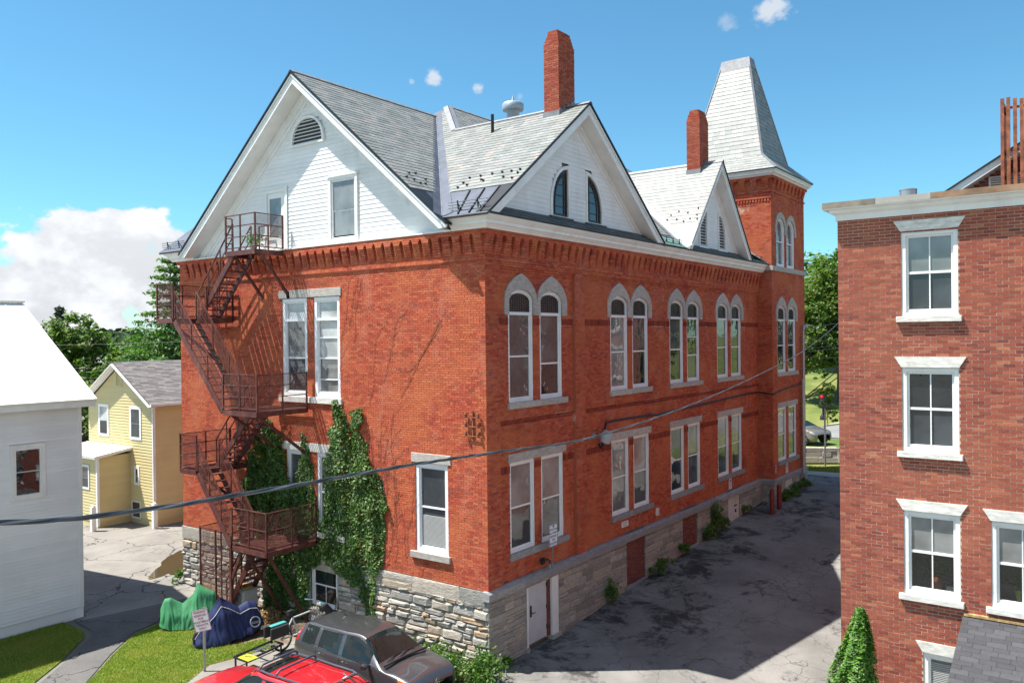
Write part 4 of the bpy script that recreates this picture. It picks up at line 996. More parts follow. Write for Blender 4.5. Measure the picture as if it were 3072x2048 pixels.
# snow guards and pipe rails
def snow_guard_mesh():
    mb = MB(); mb.prism([(-.008, -.02, 0), (-.008, .07, 0), (-.008, -.02, .075)][::-1], (.016, 0, 0)); mb.box(-.028, .028, -.03, -.018, 0, .06); return mesh_from('snow_guard', mb.v, mb.f, 'black_metal')
sgm = snow_guard_mesh()
def put_guard(p, U, n):
    U = Vector(U).normalized(); n = Vector(n).normalized(); vs = n.cross(U); o = bpy.data.objects.new('snow_guard', sgm); COL.objects.link(o)
    o.matrix_world = Matrix(((U.x, vs.x, n.x, p[0]), (U.y, vs.y, n.y, p[1]), (U.z, vs.z, n.z, p[2]), (0, 0, 0, 1))); o.parent = HALL
for x, dz in ((-1.55, .75), (-1.15, .78), (-.72, .8), (-.35, .8), (0, .78), (.3, .8), (-1.6, .45), (-.95, .5), (-.82, .42), (-.1, .45), (.33, .6), (-1.65, .2), (.3, .3), (-1.35, .28)): put_guard((x, yS+dz/.76*1.0*.62, zS(yS+dz/.76*.62)+.02), (1, 0, 0), nS)
for y, dz in ((-.3, .35), (.05, .55), (.1, .2), (.4, .6), (.35, .22), (-.05, .3), (.62, .42)): x = xv(13.75+dz); put_guard((x, y, 13.75+dz+.02), (0, 1, 0), nG)
for x, dz in ((-.9, .55), (-.55, .32), (-.15, .58), (.25, .75), (.05, .3), (-.6, .7), (.3, .45), (-.2, .2), (.38, .25), (-1.0, .35)): put_guard((x, yb+dz/1.16, zb+dz+.02), (1, 0, 0), nB)
def snow_rail(a, b, up, n=2, tw=None):
    a, b, up = Vector(a), Vector(b), Vector(up)
    o = thing_part = MB()
    for k in range(3): o.tube([a+up*(.07+.075*k), b+up*(.07+.075*k)], .012, 6)
    root = o.build('snow_rail', 'zinc', HALL)
    for k in range(n):
        p = a.lerp(b, (k+.5)/n); m = MB(); m.bar(p, p+up*.26, .03, .03); m.bar(p+up*.2, p+Vector((0, .12, .02)), .02, .02); m.build('rail_bracket', 'black_metal', root)
snow_rail((-1.0, -.35, 12.95), (.42, -.35, 12.95), (0, -.15, 1)); snow_rail((.3, 10.6, 12.9), (.3, 12.3, 12.9), (.1, 0, 1), 3); snow_rail((.3, 19.7, 12.9), (.3, 21.6, 12.9), (.1, 0, 1), 3); snow_rail((-15.5, -.4, 12.9), (-14.0, -.4, 12.9), (0, -.15, 1))
mb = MB(); 
for y0, y1 in ((10.45, 12.45), (19.6, 21.8)): mb.prism([(.46, y0, 12.81), (.46, y1, 12.81), (-.1, y1, 13.2), (-.1, y0, 13.2)], (.02, 0, .03))
mb.build('copper_eave', 'copper_green', HALL)
# ---------------- tower roof
CXT, CYT = TW-2.6, 24.5
def ring4(r, ry, z): return [Vector((CXT-r, CYT-ry, z)), Vector((CXT+r, CYT-ry, z)), Vector((CXT+r, CYT+ry, z)), Vector((CXT-r, CYT+ry, z))]
E0, E1, E2 = ring4(2.98, 2.98, 17.42), ring4(1.96, 1.96, 18.36), ring4(.80, .42, 23.45)
mb = MB(); mb.add(E0+E1+E2, [(0, 1, 5, 4), (1, 2, 6, 5), (2, 3, 7, 6), (3, 0, 4, 7), (4, 5, 9, 8), (5, 6, 10, 9), (6, 7, 11, 10), (7, 4, 8, 11), (8, 9, 10, 11)]); mb.build('tower_roof', 'zinc', HALL)
for q in (0, 1):
    lo, mi, hi = (E0[0], E0[1]), (E1[0], E1[1]), (E2[0], E2[1])
    if q: lo, mi, hi = (E0[1], E0[2]), (E1[1], E1[2]), (E2[1], E2[2])
    U = (lo[1]-lo[0]).normalized()
    slate_plane(lo[0], U, [lo[0], lo[1], mi[1], mi[0]], .21, .30, SLP if not q else SLT); slate_plane(mi[0], U, [mi[0], mi[1], hi[1], hi[0]], .235, .34, SLP if not q else SLT)
for k in range(3):
    for a, b in ((E0[k], E1[k]), (E1[k], E2[k])):
        mb = MB(); mb.bar(a+Vector((0, 0, .02)), b+Vector((0, 0, .02)), .10, .05); mb.build('hip_roll', 'lead', HALL)
T0, T1 = ring4(.86, .48, 23.36), ring4(.76, .34, 23.92)
mb = MB(); mb.add(T0+T1, [(0, 1, 5, 4), (1, 2, 6, 5), (2, 3, 7, 6), (3, 0, 4, 7), (4, 5, 6, 7)]); mb.build('roof_cap', 'lead', HALL)
mb = MB()
for k in range(4): mb.bar(E0[k], E0[(k+1) % 4], .06, .05)
mb.build('tower_gutter', 'black_metal', HALL)
mb = MB(); 
for Fx, a, c in ((TE, 21.82, 27.18), (TS, -.3, TW+.08)): fbox(mb, Fx, a, c, 12.49, 12.73, -.1, .085)
mb.build('belt_course', 'lintel_stone', HALL)
pieces_to_objects('slate', SLT, 'slate', HALL, 'slate_field', 200); pieces_to_objects('slate', SLP, 'slate_pale', HALL, 'slate_field', 100)
# ---------------- chimneys, vents
def chimney(x0, x1, y0, y1, zb_, zt, label):
    Fs = [Frame((x0, y0, 0), (1, 0, 0), (0, -1, 0)), Frame((x1, y0, 0), (0, 1, 0), (1, 0, 0))]; ws = (x1-x0, y1-y0)
    mb = MB(); mb.box(x0+.012, x1-.012, y0+.012, y1-.012, zb_, zt-.55)
    st = [0, .025, .05, .075, .10]
    for k, s in enumerate(st): mb.box(x0+s+.008, x1-s-.008, y0+s+.008, y1-s-.008, zt-.56+k*.11, zt-.56+(k+1)*.11)
    o = mb.build('chimney', 'chimney_mortar', HALL, label=label)
    B = []
    for Fx, wd in zip(Fs, ws):
        B += bricks(Fx, 0, wd, zb_, zt-.555, 0, rg=rb, head=0, L=.205, course=.072, joint=.012)
        for k, s in enumerate(st): B += bricks(Fx, s, wd-s, zt-.555+k*.11, zt-.555+(k+1)*.11, -s, rg=rb, head=0, L=.205, course=.055, joint=.004)
    for p in B:
        q = bpy.data.objects.new('chimney_brick', mesh_from('chimney_brick', p, [tuple(int(k) for k in f) for f in BOXF], 'chimney_brick')); COL.objects.link(q); q.parent = o
    mb = MB(); zz = zb_+.6; mb.box(x0-.02, x1+.02, y0-.025, y0-.004, zb_, zz-.02)
    for k in range(4): mb.box(x1+.004, x1+.02, y0+k*(y1-y0)/4, y0+(k+1)*(y1-y0)/4, zb_, zz+.12*k+.05)
    mb.build('lead_flashing', 'lead', o)
chimney(-.95, -.36, 4.45, 5.42, 16.15, 19.40, 'tall brick chimney on the first alley gable')
chimney(-.95, -.33, 15.60, 16.55, 16.0, 19.20, 'shorter brick chimney on the second alley gable')
mb = MB(); mb.lathe([(.26, -1.2), (.26, .25), (.30, .32), (.43, .36), (.45, .40), (.45, .62), (.40, .68), (.08, .74), (.03, .92), (.0, 1.05)], (-6.0, 9.65, 18.42), n=20); mb.build('roof_ventilator', 'vent_grey', HALL, smooth=True)
mb = MB(); mb.lathe([(.055, -.3), (.055, .62), (.045, .62)], (-2.84, 4.12, 16.31), n=10); mb.build('vent_pipe', 'black_metal', HALL, smooth=True)
# ---------------- stone base
def _stone_faces():
    """4x4 front grid (corners first) and a ring of back vertices"""
    order = [(0, 0), (3, 0), (3, 3), (0, 3)]+[(i, j) for j in range(4) for i in range(4) if (i, j) not in ((0, 0), (3, 0), (3, 3), (0, 3))]
    ix = {q: k for k, q in enumerate(order)}; f = [(ix[i, j], ix[i+1, j], ix[i+1, j+1], ix[i, j+1]) for j in range(3) for i in range(3)]
    ring = [(i, 0) for i in range(3)]+[(3, j) for j in range(3)]+[(i, 3) for i in range(3, 0, -1)]+[(0, j) for j in range(3, 0, -1)]
    for k, q in enumerate(ring): p = ring[(k+1) % 12]; f.append((ix[q], 16+k, 16+(k+1) % 12, ix[p]))
    return order, ring, np.array(f)
SORD, SRING, STF = _stone_faces()
def rubble(F, u0, u1, base, top, w, opens, rg, hmin=.12, hmax=.30, lmin=.22, lmax=.85, bulge=.05, joint=.014):
    """uneven coursed rubble: base(u) ground line, top height"""
    out = []; z = min(base(u0), base(u1))-.12; 
    while z < top-.04:
        h = rg.uniform(hmin, hmax); zt = min(z+h, top)
        if top-zt < hmin*.6: zt = top
        zm = (z+zt)/2
        for p, q in sub_intervals(u0, u1, [(o[0], o[1]) for o in opens if o[2] < zm < o[3]]):
            x = p
            while x < q-.02:
                L = rg.uniform(lmin, lmax)*(.6 if zt-z < .16 else 1); xe_ = x+L
                if q-xe_ < lmin*.6: xe_ = q
                xe_ = min(xe_, q)
                if zt > base((x+xe_)/2)-.1:
                    parts = [(z, zt)] if (zt-z < .24 or rg.random() < .72) else [(z, zm+rg.uniform(-.03, .03))]
                    if len(parts) == 1 and parts[0][1] != zt: parts.append((parts[0][1], zt))
                    for za, zb_ in parts:
                        j = joint/2; b = rg.uniform(.4, 1)*bulge; J = lambda s=.010: rg.uniform(-s, s)
                        c = [(x+j, za+j), (xe_-j, za+j), (xe_-j, zb_-j), (x+j, zb_-j)]; c = [(a+J(.006), d+J(.006)) for a, d in c]
                        gu = [x+j+(xe_-x-2*j)*q for q in (0, .12+J(.03), .85+J(.05), 1)]; gv = [za+j+(zb_-za-2*j)*q for q in (0, .2+J(.06), .78+J(.06), 1)]; G = {}
                        for jj in range(4):
                            for i in range(4):
                                edge = i in (0, 3) or jj in (0, 3); corner = i in (0, 3) and jj in (0, 3)
                                du = J(.02) if not edge else J(.008); dv = J(.014) if not edge else J(.007)
                                G[i, jj] = (gu[i]+du+(0 if not corner else (.012 if i == 0 else -.012)), gv[jj]+dv, w+(b*rg.uniform(.5, 1.15) if not edge else b*rg.uniform(-.1, .28)))
                        out.append([F.P(*G[q]) for q in SORD]+[F.P(G[q][0], G[q][1], w-.06) for q in SRING])
                x = xe_
        z = zt
    return out
rg = random.Random(31); ST = []
bw = (-7.55, -6.2, .5, 1.86)
ST += rubble(FS, -15.02, .03, lambda u: 0, 1.86, .0, [bw], rg, .10, .31, .25, .95, .085, .010)
ST += rubble(FS, -15.03, .05, lambda u: 1.86, 2.235, .035, [], rg, .36, .40, .8, 1.9, .02)[:60]
e_op = [(1.80, 3.55, -1, 1.96), (8.0, 9.48, .42, 2.3), (12.72, 14.2, .72, 2.3), (17.55, 18.95, .6, 2.3)]
SE = rubble(FE, -.03, 21.9, lambda u: gz(0, u), 2.02, .02, e_op, rg, .09, .27, .3, 1.3, .022, .008)
SE += rubble(TE, 21.9, 27.1, lambda u: gz(.7, u), 2.02, .02, [(23.6, 24.7, 1.2, 2.0)], rg, .14, .3, .3, .8, .02); SE += rubble(TS, -.1, TW, lambda u: gz(.3, 21.8), 2.02, .02, [], rg, .14, .3, .3, .6, .02)
ST += rubble(FW, -8, 0, lambda u: 0, 2.2, .0, [], rg, .10, .31, .25, .95, .085, .010)
ST = np.array(ST)
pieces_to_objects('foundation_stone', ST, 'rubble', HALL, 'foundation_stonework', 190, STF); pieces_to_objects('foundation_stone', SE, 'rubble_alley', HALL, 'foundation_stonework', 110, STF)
mb = MB(); wall_sheet(mb, FS, -15, .0, -.3, 2.25, -.035, [bw], .12); wall_sheet(mb, FE, 0, 21.9, -.3, 2.1, -.02, e_op, .16); wall_sheet(mb, TE, 21.9, 27.1, .5, 2.1, -.02); wall_sheet(mb, TS, -.2, TW, .5, 2.1, -.02); mb.build('foundation_core', 'joint', HALL)
mb = MB(); 
for a, c in ((-.10, 1.66), (1.665, 3.62), (3.625, 5.4), (5.405, 8.2), (8.205, 10.9), (10.905, 13.6), (13.605, 16.2), (16.205, 18.9), (18.905, 21.9)):
    m = MB(); pr = [(-.15, 2.0), (.095, 2.0), (.10, 2.19), (.085, 2.205), (.0, 2.26), (-.15, 2.26)]; n = len(pr)
    A = [FE.P(a, z, p) for p, z in pr]; B = [FE.P(c, z, p) for p, z in pr]; m.add(A+B, [tuple(range(n)), tuple(range(2*n-1, n-1, -1))]+[(i, i+n, (i+1) % n+n, (i+1) % n) for i in range(n)]); m.build('water_table_stone', 'bluestone', HALL)
for Fx, a, c in ((TE, 21.8, 27.2), (TS, .08, TW+.10)):
    m = MB(); A = [Fx.P(a, z, p) for p, z in pr]; B = [Fx.P(c, z, p) for p, z in pr]; m.add(A+B, [tuple(range(n)), tuple(range(2*n-1, n-1, -1))]+[(i, i+n, (i+1) % n+n, (i+1) % n) for i in range(n)]); m.build('water_table_stone', 'bluestone', HALL)
# bricked-up cellar openings
IB = []
for a, c, z0 in ((8.0, 9.48, .42), (12.72, 14.2, .72)): IB += bricks(FE, a, c, z0, 2.0, -.05, rg=rb, head=0, joint=.012)
IB = np.array(IB); n = len(IB)
mb = MB()
for a, c, z0 in ((8.0, 9.48, .42), (12.72, 14.2, .72)):
    wall_sheet(mb, FE, a, c, z0, 2.0, -.065)
mb.build('infill_mortar', 'mill_mortar', HALL)
for i in range(n):
    o = bpy.data.objects.new('infill_brick', mesh_from('infill_brick', IB[i], [tuple(int(k) for k in f) for f in BOXF], 'basement_brick')); COL.objects.link(o); o.parent = HALL
for a, c, z0 in ((7.95, 9.55, .42), (12.68, 14.25, .72)): m = MB(); fbox(m, FE, a, c, z0-.2, z0, -.15, .06); m.build('cellar_sill', 'bluestone', HALL)
m = MB(); fbox(m, FE, 17.56, 18.94, .6, 2.0, -.1, -.01); o = m.build('cellar_hatch', 'plaster_white', HALL); m = MB(); fbox(m, FE, 18.35, 18.62, 1.5, 1.56, -.01, .012); fbox(m, FE, 18.42, 18.5, 1.22, 1.36, -.01, .03); m.build('latch', 'black_metal', o)
m = MB(); fbox(m, TE, 23.6, 24.7, 1.25, 1.98, -.08, .01); m.build('cellar_hatch', 'plaster_white', HALL)
# cellar door
m = MB(); fbox(m, FE, 1.90, 2.90, .17, 1.90, -.06, -.02); o = m.build('cellar_door', 'door_paint', HALL, label='pale grey steel cellar door by the corner')
m = MB(); fbox(m, FE, 1.82, 1.90, .02, 1.96, -.09, .02); fbox(m, FE, 1.82, 2.95, 1.90, 1.96, -.09, .02); fbox(m, FE, 3.17, 3.53, .10, 1.95, -.09, .02); m.build('door_frame', 'white_paint', o)
m = MB(); fbox(m, FE, 2.02, 2.09, .98, 1.32, -.02, .0); m.tube([FE.P(2.055, 1.10, .0), FE.P(2.055, 1.10, .05), FE.P(2.20, 1.09, .055)], .014, 6); m.build('door_handle', 'black_metal', o)
for z in (.42, 1.02, 1.70): m = MB(); fbox(m, FE, 2.88, 2.93, z, z+.12, -.03, -.005); m.build('hinge', 'black_metal', o)
DB = bricks(FE, 2.95, 3.17, .12, 1.92, -.05, rg=rb, head=0, L=.11)
for p in DB: q = bpy.data.objects.new('infill_brick', mesh_from('infill_brick', p, [tuple(int(k) for k in f) for f in BOXF], 'basement_brick')); COL.objects.link(q); q.parent = HALL
m = MB(); fbox(m, FE, 2.94, 3.18, .1, 1.96, -.12, -.065); m.build('infill_mortar', 'mill_mortar', HALL)
m = MB(); fbox(m, FE, 3.1, 3.62, .0, .12, -.1, .09); fbox(m, FE, 1.74, 1.88, -.02, .12, -.1, .08); m.build('door_step_stone', 'concrete', HALL)
# cellar window by the ivy
o = sash_window(HALL, FS, -7.5, -6.25, .56, 1.84, -.0, ('glass_dark', 'glass_dark'), 1.25, casing=.07, muntin=1, depth=.12, mat='white_paint')

# ------------------------------------------------------------------ things fixed to the hall
def cable_run(name, pts, r, mat, label, cat, n=6):
    m = MB(); m.tube(pts, r, n); return tag(m.build(name, mat), label, cat)
def text_on(parent, F, txt, u, v, w, size, mat, align='CENTER', shear=0, name='lettering', ext=.002, bold=0):
    cu = bpy.data.curves.new('t', 'FONT'); cu.body = txt; cu.size = size; cu.align_x = align; cu.align_y = 'CENTER'; cu.extrude = ext; cu.offset = bold; cu.resolution_u = 2
    ob = bpy.data.objects.new('t', cu); COL.objects.link(ob); dg = bpy.context.evaluated_depsgraph_get(); me = bpy.data.meshes.new_from_object(ob.evaluated_get(dg)); bpy.data.objects.remove(ob)
    me.materials.clear(); me.materials.append(MAT[mat]); Vd = F.V
    p = F.P(u, v, w); M4 = Matrix(((F.U.x, Vd.x, F.W.x, p.x), (F.U.y, Vd.y, F.W.y, p.y), (F.U.z, Vd.z, F.W.z, p.z), (0, 0, 0, 1))); me.transform(M4); me.name = name
    o = link(name, me, parent); return o
def rrect(u0, u1, v0, v1, r, n=4):
    out = []
    for cx_, cy_, a0 in ((u1-r, v0+r, -90), (u1-r, v1-r, 0), (u0+r, v1-r, 90), (u0+r, v0+r, 180)):
        for k in range(n+1): a = math.radians(a0+90*k/n); out.append((cx_+r*math.cos(a), cy_+r*math.sin(a)))
    return out
# blue-lettered sign on a stem in front of the sill
t = thing('parking_sign', 'white sign with blue lettering fixed by the cellar door below the windows', 'sign', (.1, 2.95, 2.3))
m = MB(); fpoly(m, FE, rrect(2.62, 3.08, 2.98, 3.66, .05), .30, .306); m.build('sign_face', 'sign_white', t)
m = MB(); fring(m, FE, rrect(2.625, 3.075, 2.985, 3.655, .05), rrect(2.645, 3.055, 3.005, 3.635, .045), .306, .309); m.build('sign_border', 'sign_blue', t)
m = MB(); fpoly(m, FE, rrect(2.81, 2.89, 3.56, 3.63, .02), .306, .308); m.build('sign_emblem', 'sign_blue', t)
for k, s in enumerate(('ADDITIONAL', 'HALL PARKING', 'BEHIND', 'THIS', 'BUILDING')): text_on(t, FE, s, 2.85, 3.50-k*.105, .306, .075 if k < 2 else .095, 'sign_blue', bold=.002)
m = MB(); m.bar((.26, 2.86, 2.35), (.26, 2.86, 3.5), .03, .03); m.bar((.0, 2.86, 2.5), (.26, 2.86, 2.5), .03, .03); m.bar((.0, 2.86, 2.75), (.26, 2.86, 2.75), .03, .03); m.build('bracket', 'galvanised', t)
t = thing('wall_lamp', 'black bracket lamp with a white bulb above the cellar door', 'lamp', (0, 2.75, 2.4))
m = MB(); fbox(m, FE, 2.62, 2.78, 2.42, 2.62, -.02, .03); m.tube([FE.P(2.7, 2.52, .0), FE.P(2.7, 2.58, .10), FE.P(2.76, 2.60, .16), FE.P(2.82, 2.52, .18), FE.P(2.82, 2.42, .18)], .022, 8); m.build('lamp_bracket', 'black_metal', t)
m = MB(); m.lathe([(.03, 0), (.045, -.05), (.05, -.14), (.03, -.17)], FE.P(2.82, 2.43, .18), n=10); m.build('bulb', 'lamp_glass', t, smooth=True)
t = thing('floodlight', 'grey dome floodlight on the long wall beside the second window pair', 'lamp', (0, 5.95, 6.0))
m = MB(); m.lathe([(.02, .42), (.14, .40), (.20, .28), (.21, .10), (.19, .0), (.1, -.02)], FE.P(6.15, 5.80, .22), axis=(.35, .1, .9), n=16); m.build('lamp_head', 'lamp_glass', t, smooth=True)
m = MB(); m.tube([FE.P(6.0, 6.0, -.1), FE.P(6.05, 6.02, .1), FE.P(6.15, 5.95, .2)], .03, 8); fbox(m, FE, 5.82, 6.02, 5.92, 6.1, -.11, -.04); m.build('lamp_arm', 'galvanised', t)
cable_run('wall_conduit', [FE.P(6.2, 5.70, -.02), FE.P(6.35, 5.55, -.02), FE.P(6.5, 5.62, -.05), FE.P(6.55, 5.9, -.05), FE.P(6.75, 6.38, -.05), FE.P(7.6, 6.40, -.05), FE.P(10.2, 6.36, -.05), FE.P(10.8, 6.32, -.05), FE.P(11.6, 6.36, -.05), FE.P(14, 6.40, -.05), FE.P(18.5, 6.50, -.05), FE.P(20.2, 6.54, -.05), FE.P(21.85, 6.52, -.05), V(.3, 21.84, 6.48), V(.66, 21.86, 6.44), TE.P(23.6, 6.6, .04), TE.P(26.3, 6.72, .04)], .035, 'black_metal', 'black cable conduit running along the long brick wall', 'conduit')
t = thing('service_mast', 'grey service mast with a weatherhead at the far edge of the tower', 'mast', (.75, 26.4, 2))
m = MB(); m.tube([TE.P(26.35, 1.9, .14), TE.P(26.35, 9.6, .14)], .06, 8); m.tube([TE.P(26.35, 9.6, .14), TE.P(26.4, 9.75, .16), TE.P(26.6, 9.8, .2), TE.P(26.75, 9.68, .24)], .07, 8); m.build('pipe', 'galvanised', t, smooth=True)
m = MB(); m.tube([TE.P(26.15, 1.5, .16), TE.P(26.15, 7.0, .16)], .045, 8); m.build('pipe', 'galvanised', t, smooth=True)
for z in (3.5, 5.5, 7.5, 9): m = MB(); fbox(m, TE, 26.2, 26.5, z, z+.04, .0, .2); m.build('clamp', 'galvanised', t)
m = MB(); fbox(m, TE, 26.1, 26.5, 1.35, 2.0, .0, .25); m.build('meter_box', 'galvanised', t)
t = thing('insulator_rack', 'rusty bracket with old ceramic insulators on the sunlit wall near the corner', 'bracket', (-.45, 0, 6.9))
m = MB(); m.bar((-.47, -.03, 6.45), (-.47, -.03, 7.3), .04, .03)
for z in (6.6, 6.87, 7.13): m.bar((-.75, -.06, z), (-.2, -.06, z-.02), .03, .03)
m.build('rack', 'rust', t)
for z in (6.6, 6.87, 7.13):
    for x in (-.7, -.25): m = MB(); m.lathe([(.015, 0), (.05, .02), (.035, .05), (.05, .07), (.03, .12), (.0, .13)], (x, -.08, z), n=8); m.build('insulator', 'rust', t, smooth=True)
# small plaques
def plaque(F, loop, w, mat, label, lines, tm='black_metal', cat='sign'):
    t = thing('wall_plaque', label, cat, F.P(loop[0][0], loop[0][1], w)); m = MB(); fpoly(m, F, loop, w, w+.012); m.build('plate', mat, t)
    for s, u, v, sz in lines: text_on(t, F, s, u, v, w+.012, sz, tm)
    return t
plaque(FE, rrect(7.85, 8.35, 2.52, 2.72, .02), PW+.003, 'sign_white', 'small white notice plate under the second window pair', (('NO PARKING', 8.1, 2.66, .06), ('FIRE LANE', 8.1, 2.58, .06)))
plaque(FE, rrect(10.55, 10.85, 2.46, 2.74, .04), PW+.003, 'plaster_white', 'small pale plate between the second and third window pairs', ())
def arch_sign(F, u, w, label):
    lo = [(u-.17, 2.32), (u+.17, 2.32), (u+.17, 2.66)]+[(u+.17*math.cos(math.pi*k/8), 2.66+.16*math.sin(math.pi*k/8)) for k in range(1, 8)]+[(u-.17, 2.66)]
    t = plaque(F, lo, w, 'sign_white', label, (('PARKING', u, 2.54, .065), ('TENANTS', u, 2.46, .06), ('ONLY', u, 2.38, .06)))
    m = MB(); lo2 = [(u-.10, 2.60), (u-.06, 2.60), (u, 2.70), (u+.06, 2.60), (u+.10, 2.60), (u+.10, 2.66), (u, 2.79), (u-.10, 2.66)]; fpoly(m, F, lo2, w+.012, w+.016); m.build('emblem', 'black_metal', t)
arch_sign(FE, 18.1, PW+.003, 'white arch-topped sign on the long wall under the last window pair'); arch_sign(TE, 23.9, .003, 'white arch-topped sign on the tower wall')
plaque(TE, rrect(22.05, 22.35, 2.5, 3.0, .02), .003, 'sign_red', 'small red sign at the near edge of the tower', (('FIRE', 22.2, 2.88, .09), ('DEPT', 22.2, 2.74, .09), ('HERE', 22.2, 2.6, .09)), 'sign_white')
for i, (y, lab) in enumerate(((19.95, 'nearer of two dark red bollards before the tower'), (20.95, 'farther of two dark red bollards before the tower'))):
    t = thing('bollard', lab, 'bollard', (1.2, y, gz(1.2, y)), 'bollards by the tower')
    m = MB(); m.lathe([(.11, -.1), (.11, 1.08), (.10, 1.12)], (1.2, y, gz(1.2, y)), n=14); m.build('post', 'bollard_red', t, smooth=True)
    m = MB(); m.lathe([(.112, 0), (.112, .02), (.06, .05)], (1.2, y, gz(1.2, y)+1.12), n=14); m.build('cap', 'rust', t, smooth=True)

# ------------------------------------------------------------------ fire escape
FEZ = thing('fire_escape', 'rusty dark red iron fire escape zigzagging up the gable wall', 'fire escape', (-10.5, -.3, 0))
IR = 'iron_red'
def part(name, fn, parent=FEZ, mat=IR, **k):
    m = MB(); fn(m); return m.build(name, mat, parent, **k)
def wire_panel(a, b, c, d, parent=FEZ, step=.07, r=.0026):
    """expanded-metal mesh on the quadrilateral a-b (bottom) c-d (top, d above a)"""
    a, b, c, d = Vector(a), Vector(b), Vector(c), Vector(d); W_, H_ = (b-a).length, (d-a).length; m = MB(); P_ = lambda s, t: (a*(1-s)+b*s)*(1-t)+(d*(1-s)+c*s)*t
    n = (b-a).cross(d-a).normalized(); K = int((W_+H_*1.7)/step)
    for sgn in (1, -1):
        for k in range(K):
            x0 = k*step; pts = []
            # line u + sgn... slope: rises H over H/0.6 horizontally
            for t in np.linspace(0, 1, 2): pass
            u0, u1 = x0-H_*1.7, x0
            t0 = max(0, -u0/(H_*1.7)); t1 = min(1, (W_-u0)/(H_*1.7))
            if t1-t0 < .02: continue
            ua, ub = (u0+H_*1.7*t0)/W_, (u0+H_*1.7*t1)/W_
            if sgn < 0: ua, ub = 1-ua, 1-ub
            m.bar(P_(ua, t0), P_(ub, t1), r*2, r, up=n)
    return m.build('mesh_panel', IR, parent)
def rail(pts, posts=(), heights=(0,), base=None, r=.022):
    m = MB()
    for h in heights:
        for p, q in zip(pts, pts[1:]): m.bar(Vector(p)-Vector((0, 0, h)), Vector(q)-Vector((0, 0, h)), .04, .03)
    return m.build('railing', IR, FEZ)
def posts(ps, z0, z1):
    for x, y in ps: part('post', lambda m: m.bar((x, y, z0), (x, y, z1), .045, .045))
def platform(x0, x1, y0, y1, z, cut=None):
    def f(m):
        for a, b in (((x0, y0), (x1, y0)), ((x1, y0), (x1, y1)), ((x1, y1), (x0, y1)), ((x0, y1), (x0, y0))): m.bar((*a, z-.07), (*b, z-.07), .05, .16)
    p = part('platform', f)
    k = x0+.05
    while k < x1-.03:
        mm = MB(); mm.box(k, k+.035, y0+.03, y1-.03, z-.02, z+.01); mm.build('floor_slat', IR, p); k += .085
def flight(x0, z0, x1, z1, ya, yb, n, mesh=False, railh=.95):
    """stair from (x0,z0) down to (x1,z1)"""
    root = None
    for y in (ya, yb):
        o = part('stringer', lambda m: m.bar((x0, y, z0-.1), (x1, y, z1-.05), .05, .20))
        root = root or o
    for k in range(n):
        t = (k+.7)/(n+.2); x, z = x0+(x1-x0)*t, z0+(z1-z0)*t
        mm = MB(); mm.box(x-.12, x+.12, ya+.02, yb-.02, z-.03, z); mm.build('tread', IR, root)
    for y in (ya, yb):
        m = MB(); up = Vector((0, 0, railh)); a, b = Vector((x0, y, z0)), Vector((x1, y, z1))
        m.bar(a+up, b+up, .04, .035); m.bar(a+up*.55, b+up*.55, .03, .025)
        for t in (.0, .36, .70, 1): q = a.lerp(b, t); m.bar(q, q+up, .035, .035)
        m.build('handrail', IR, FEZ)
        if mesh: wire_panel(a+up*.05, b+up*.05, b+up*.97, a+up*.97)
def rail_set(p, z, h=1.22, n=4, mesh=True, ms=None):
    """railing along polyline p of (x,y) at floor z, with mesh on the segments listed"""
    m = MB()
    for (a, b) in zip(p, p[1:]):
        for k in range(n): m.bar((*a, z+h-k*(h-.08)/(n-1)*.98), (*b, z+h-k*(h-.08)/(n-1)*.98), .04, .03)
    m.build('railing', IR, FEZ)
    for q in p: part('post', lambda m: m.bar((*q, z-.1), (*q, z+h+.02), .05, .05))
    for i, (a, b) in enumerate(zip(p, p[1:])):
        if (Vector(a)-Vector(b)).length > 1.3: c = (Vector(a)+Vector(b))/2; part('post', lambda m: m.bar((c.x, c.y, z-.1), (c.x, c.y, z+h), .04, .04))
        if mesh and (ms is None or i in ms): wire_panel((*a, z+.06), (*b, z+.06), (*b, z+h-.03), (*a, z+h-.03))
YO, YM, YI = -2.10, -1.28, -.42
P1z, P2z, P3z, P4z, P5z = 12.36, 10.14, 7.10, 5.00, 2.76
platform(-10.20, -8.60, -1.25, -.10, P1z); rail_set([(-10.2, -1.25), (-8.6, -1.25), (-8.6, -.14)], P1z, 1.2, 4, True, (1,))
part('railing', lambda m: [m.bar((-10.2, -1.25, P1z+h), (-10.2, -1.0, P1z+h), .03, .03) for h in (.3, .6, .9, 1.15)]+[m.bar((-10.2, -1.0, P1z), (-10.2, -1.0, P1z+1.15), .04, .04)])
part('railing', lambda m: [m.bar((-9.9, -.12, P1z+h), (-9.4, -.12, P1z+h), .03, .03) for h in (.5, .95)]+[m.bar((x, -.12, P1z), (x, -.12, P1z+.95), .04, .04) for x in (-9.9, -9.4)])
flight(-9.95, P1z, -12.0, P2z, -1.15, YI, 10)
platform(-13.05, -12.02, YO, -.15, P2z); platform(-12.0, -11.45, -1.2, -.15, P2z)
rail_set([(-13.05, -.15), (-13.05, YO), (-12.06, YO)], P2z, 1.22, 4, True); rail_set([(-13.05, -.14), (-11.45, -.14)], P2z, 1.22, 4, False)
rail_set([(-11.45, -.16), (-11.45, -1.2)], P2z, 1.1, 3, False)
flight(-11.95, P2z, -9.26, P3z, YO, YM, 13, True)
platform(-9.22, -7.46, YO, -.12, P3z); rail_set([(-9.22, YO), (-7.46, YO), (-7.46, -.14)], P3z, 1.18, 4, True)
flight(-9.05, P3z, -11.05, P4z, -1.15, YI, 10)
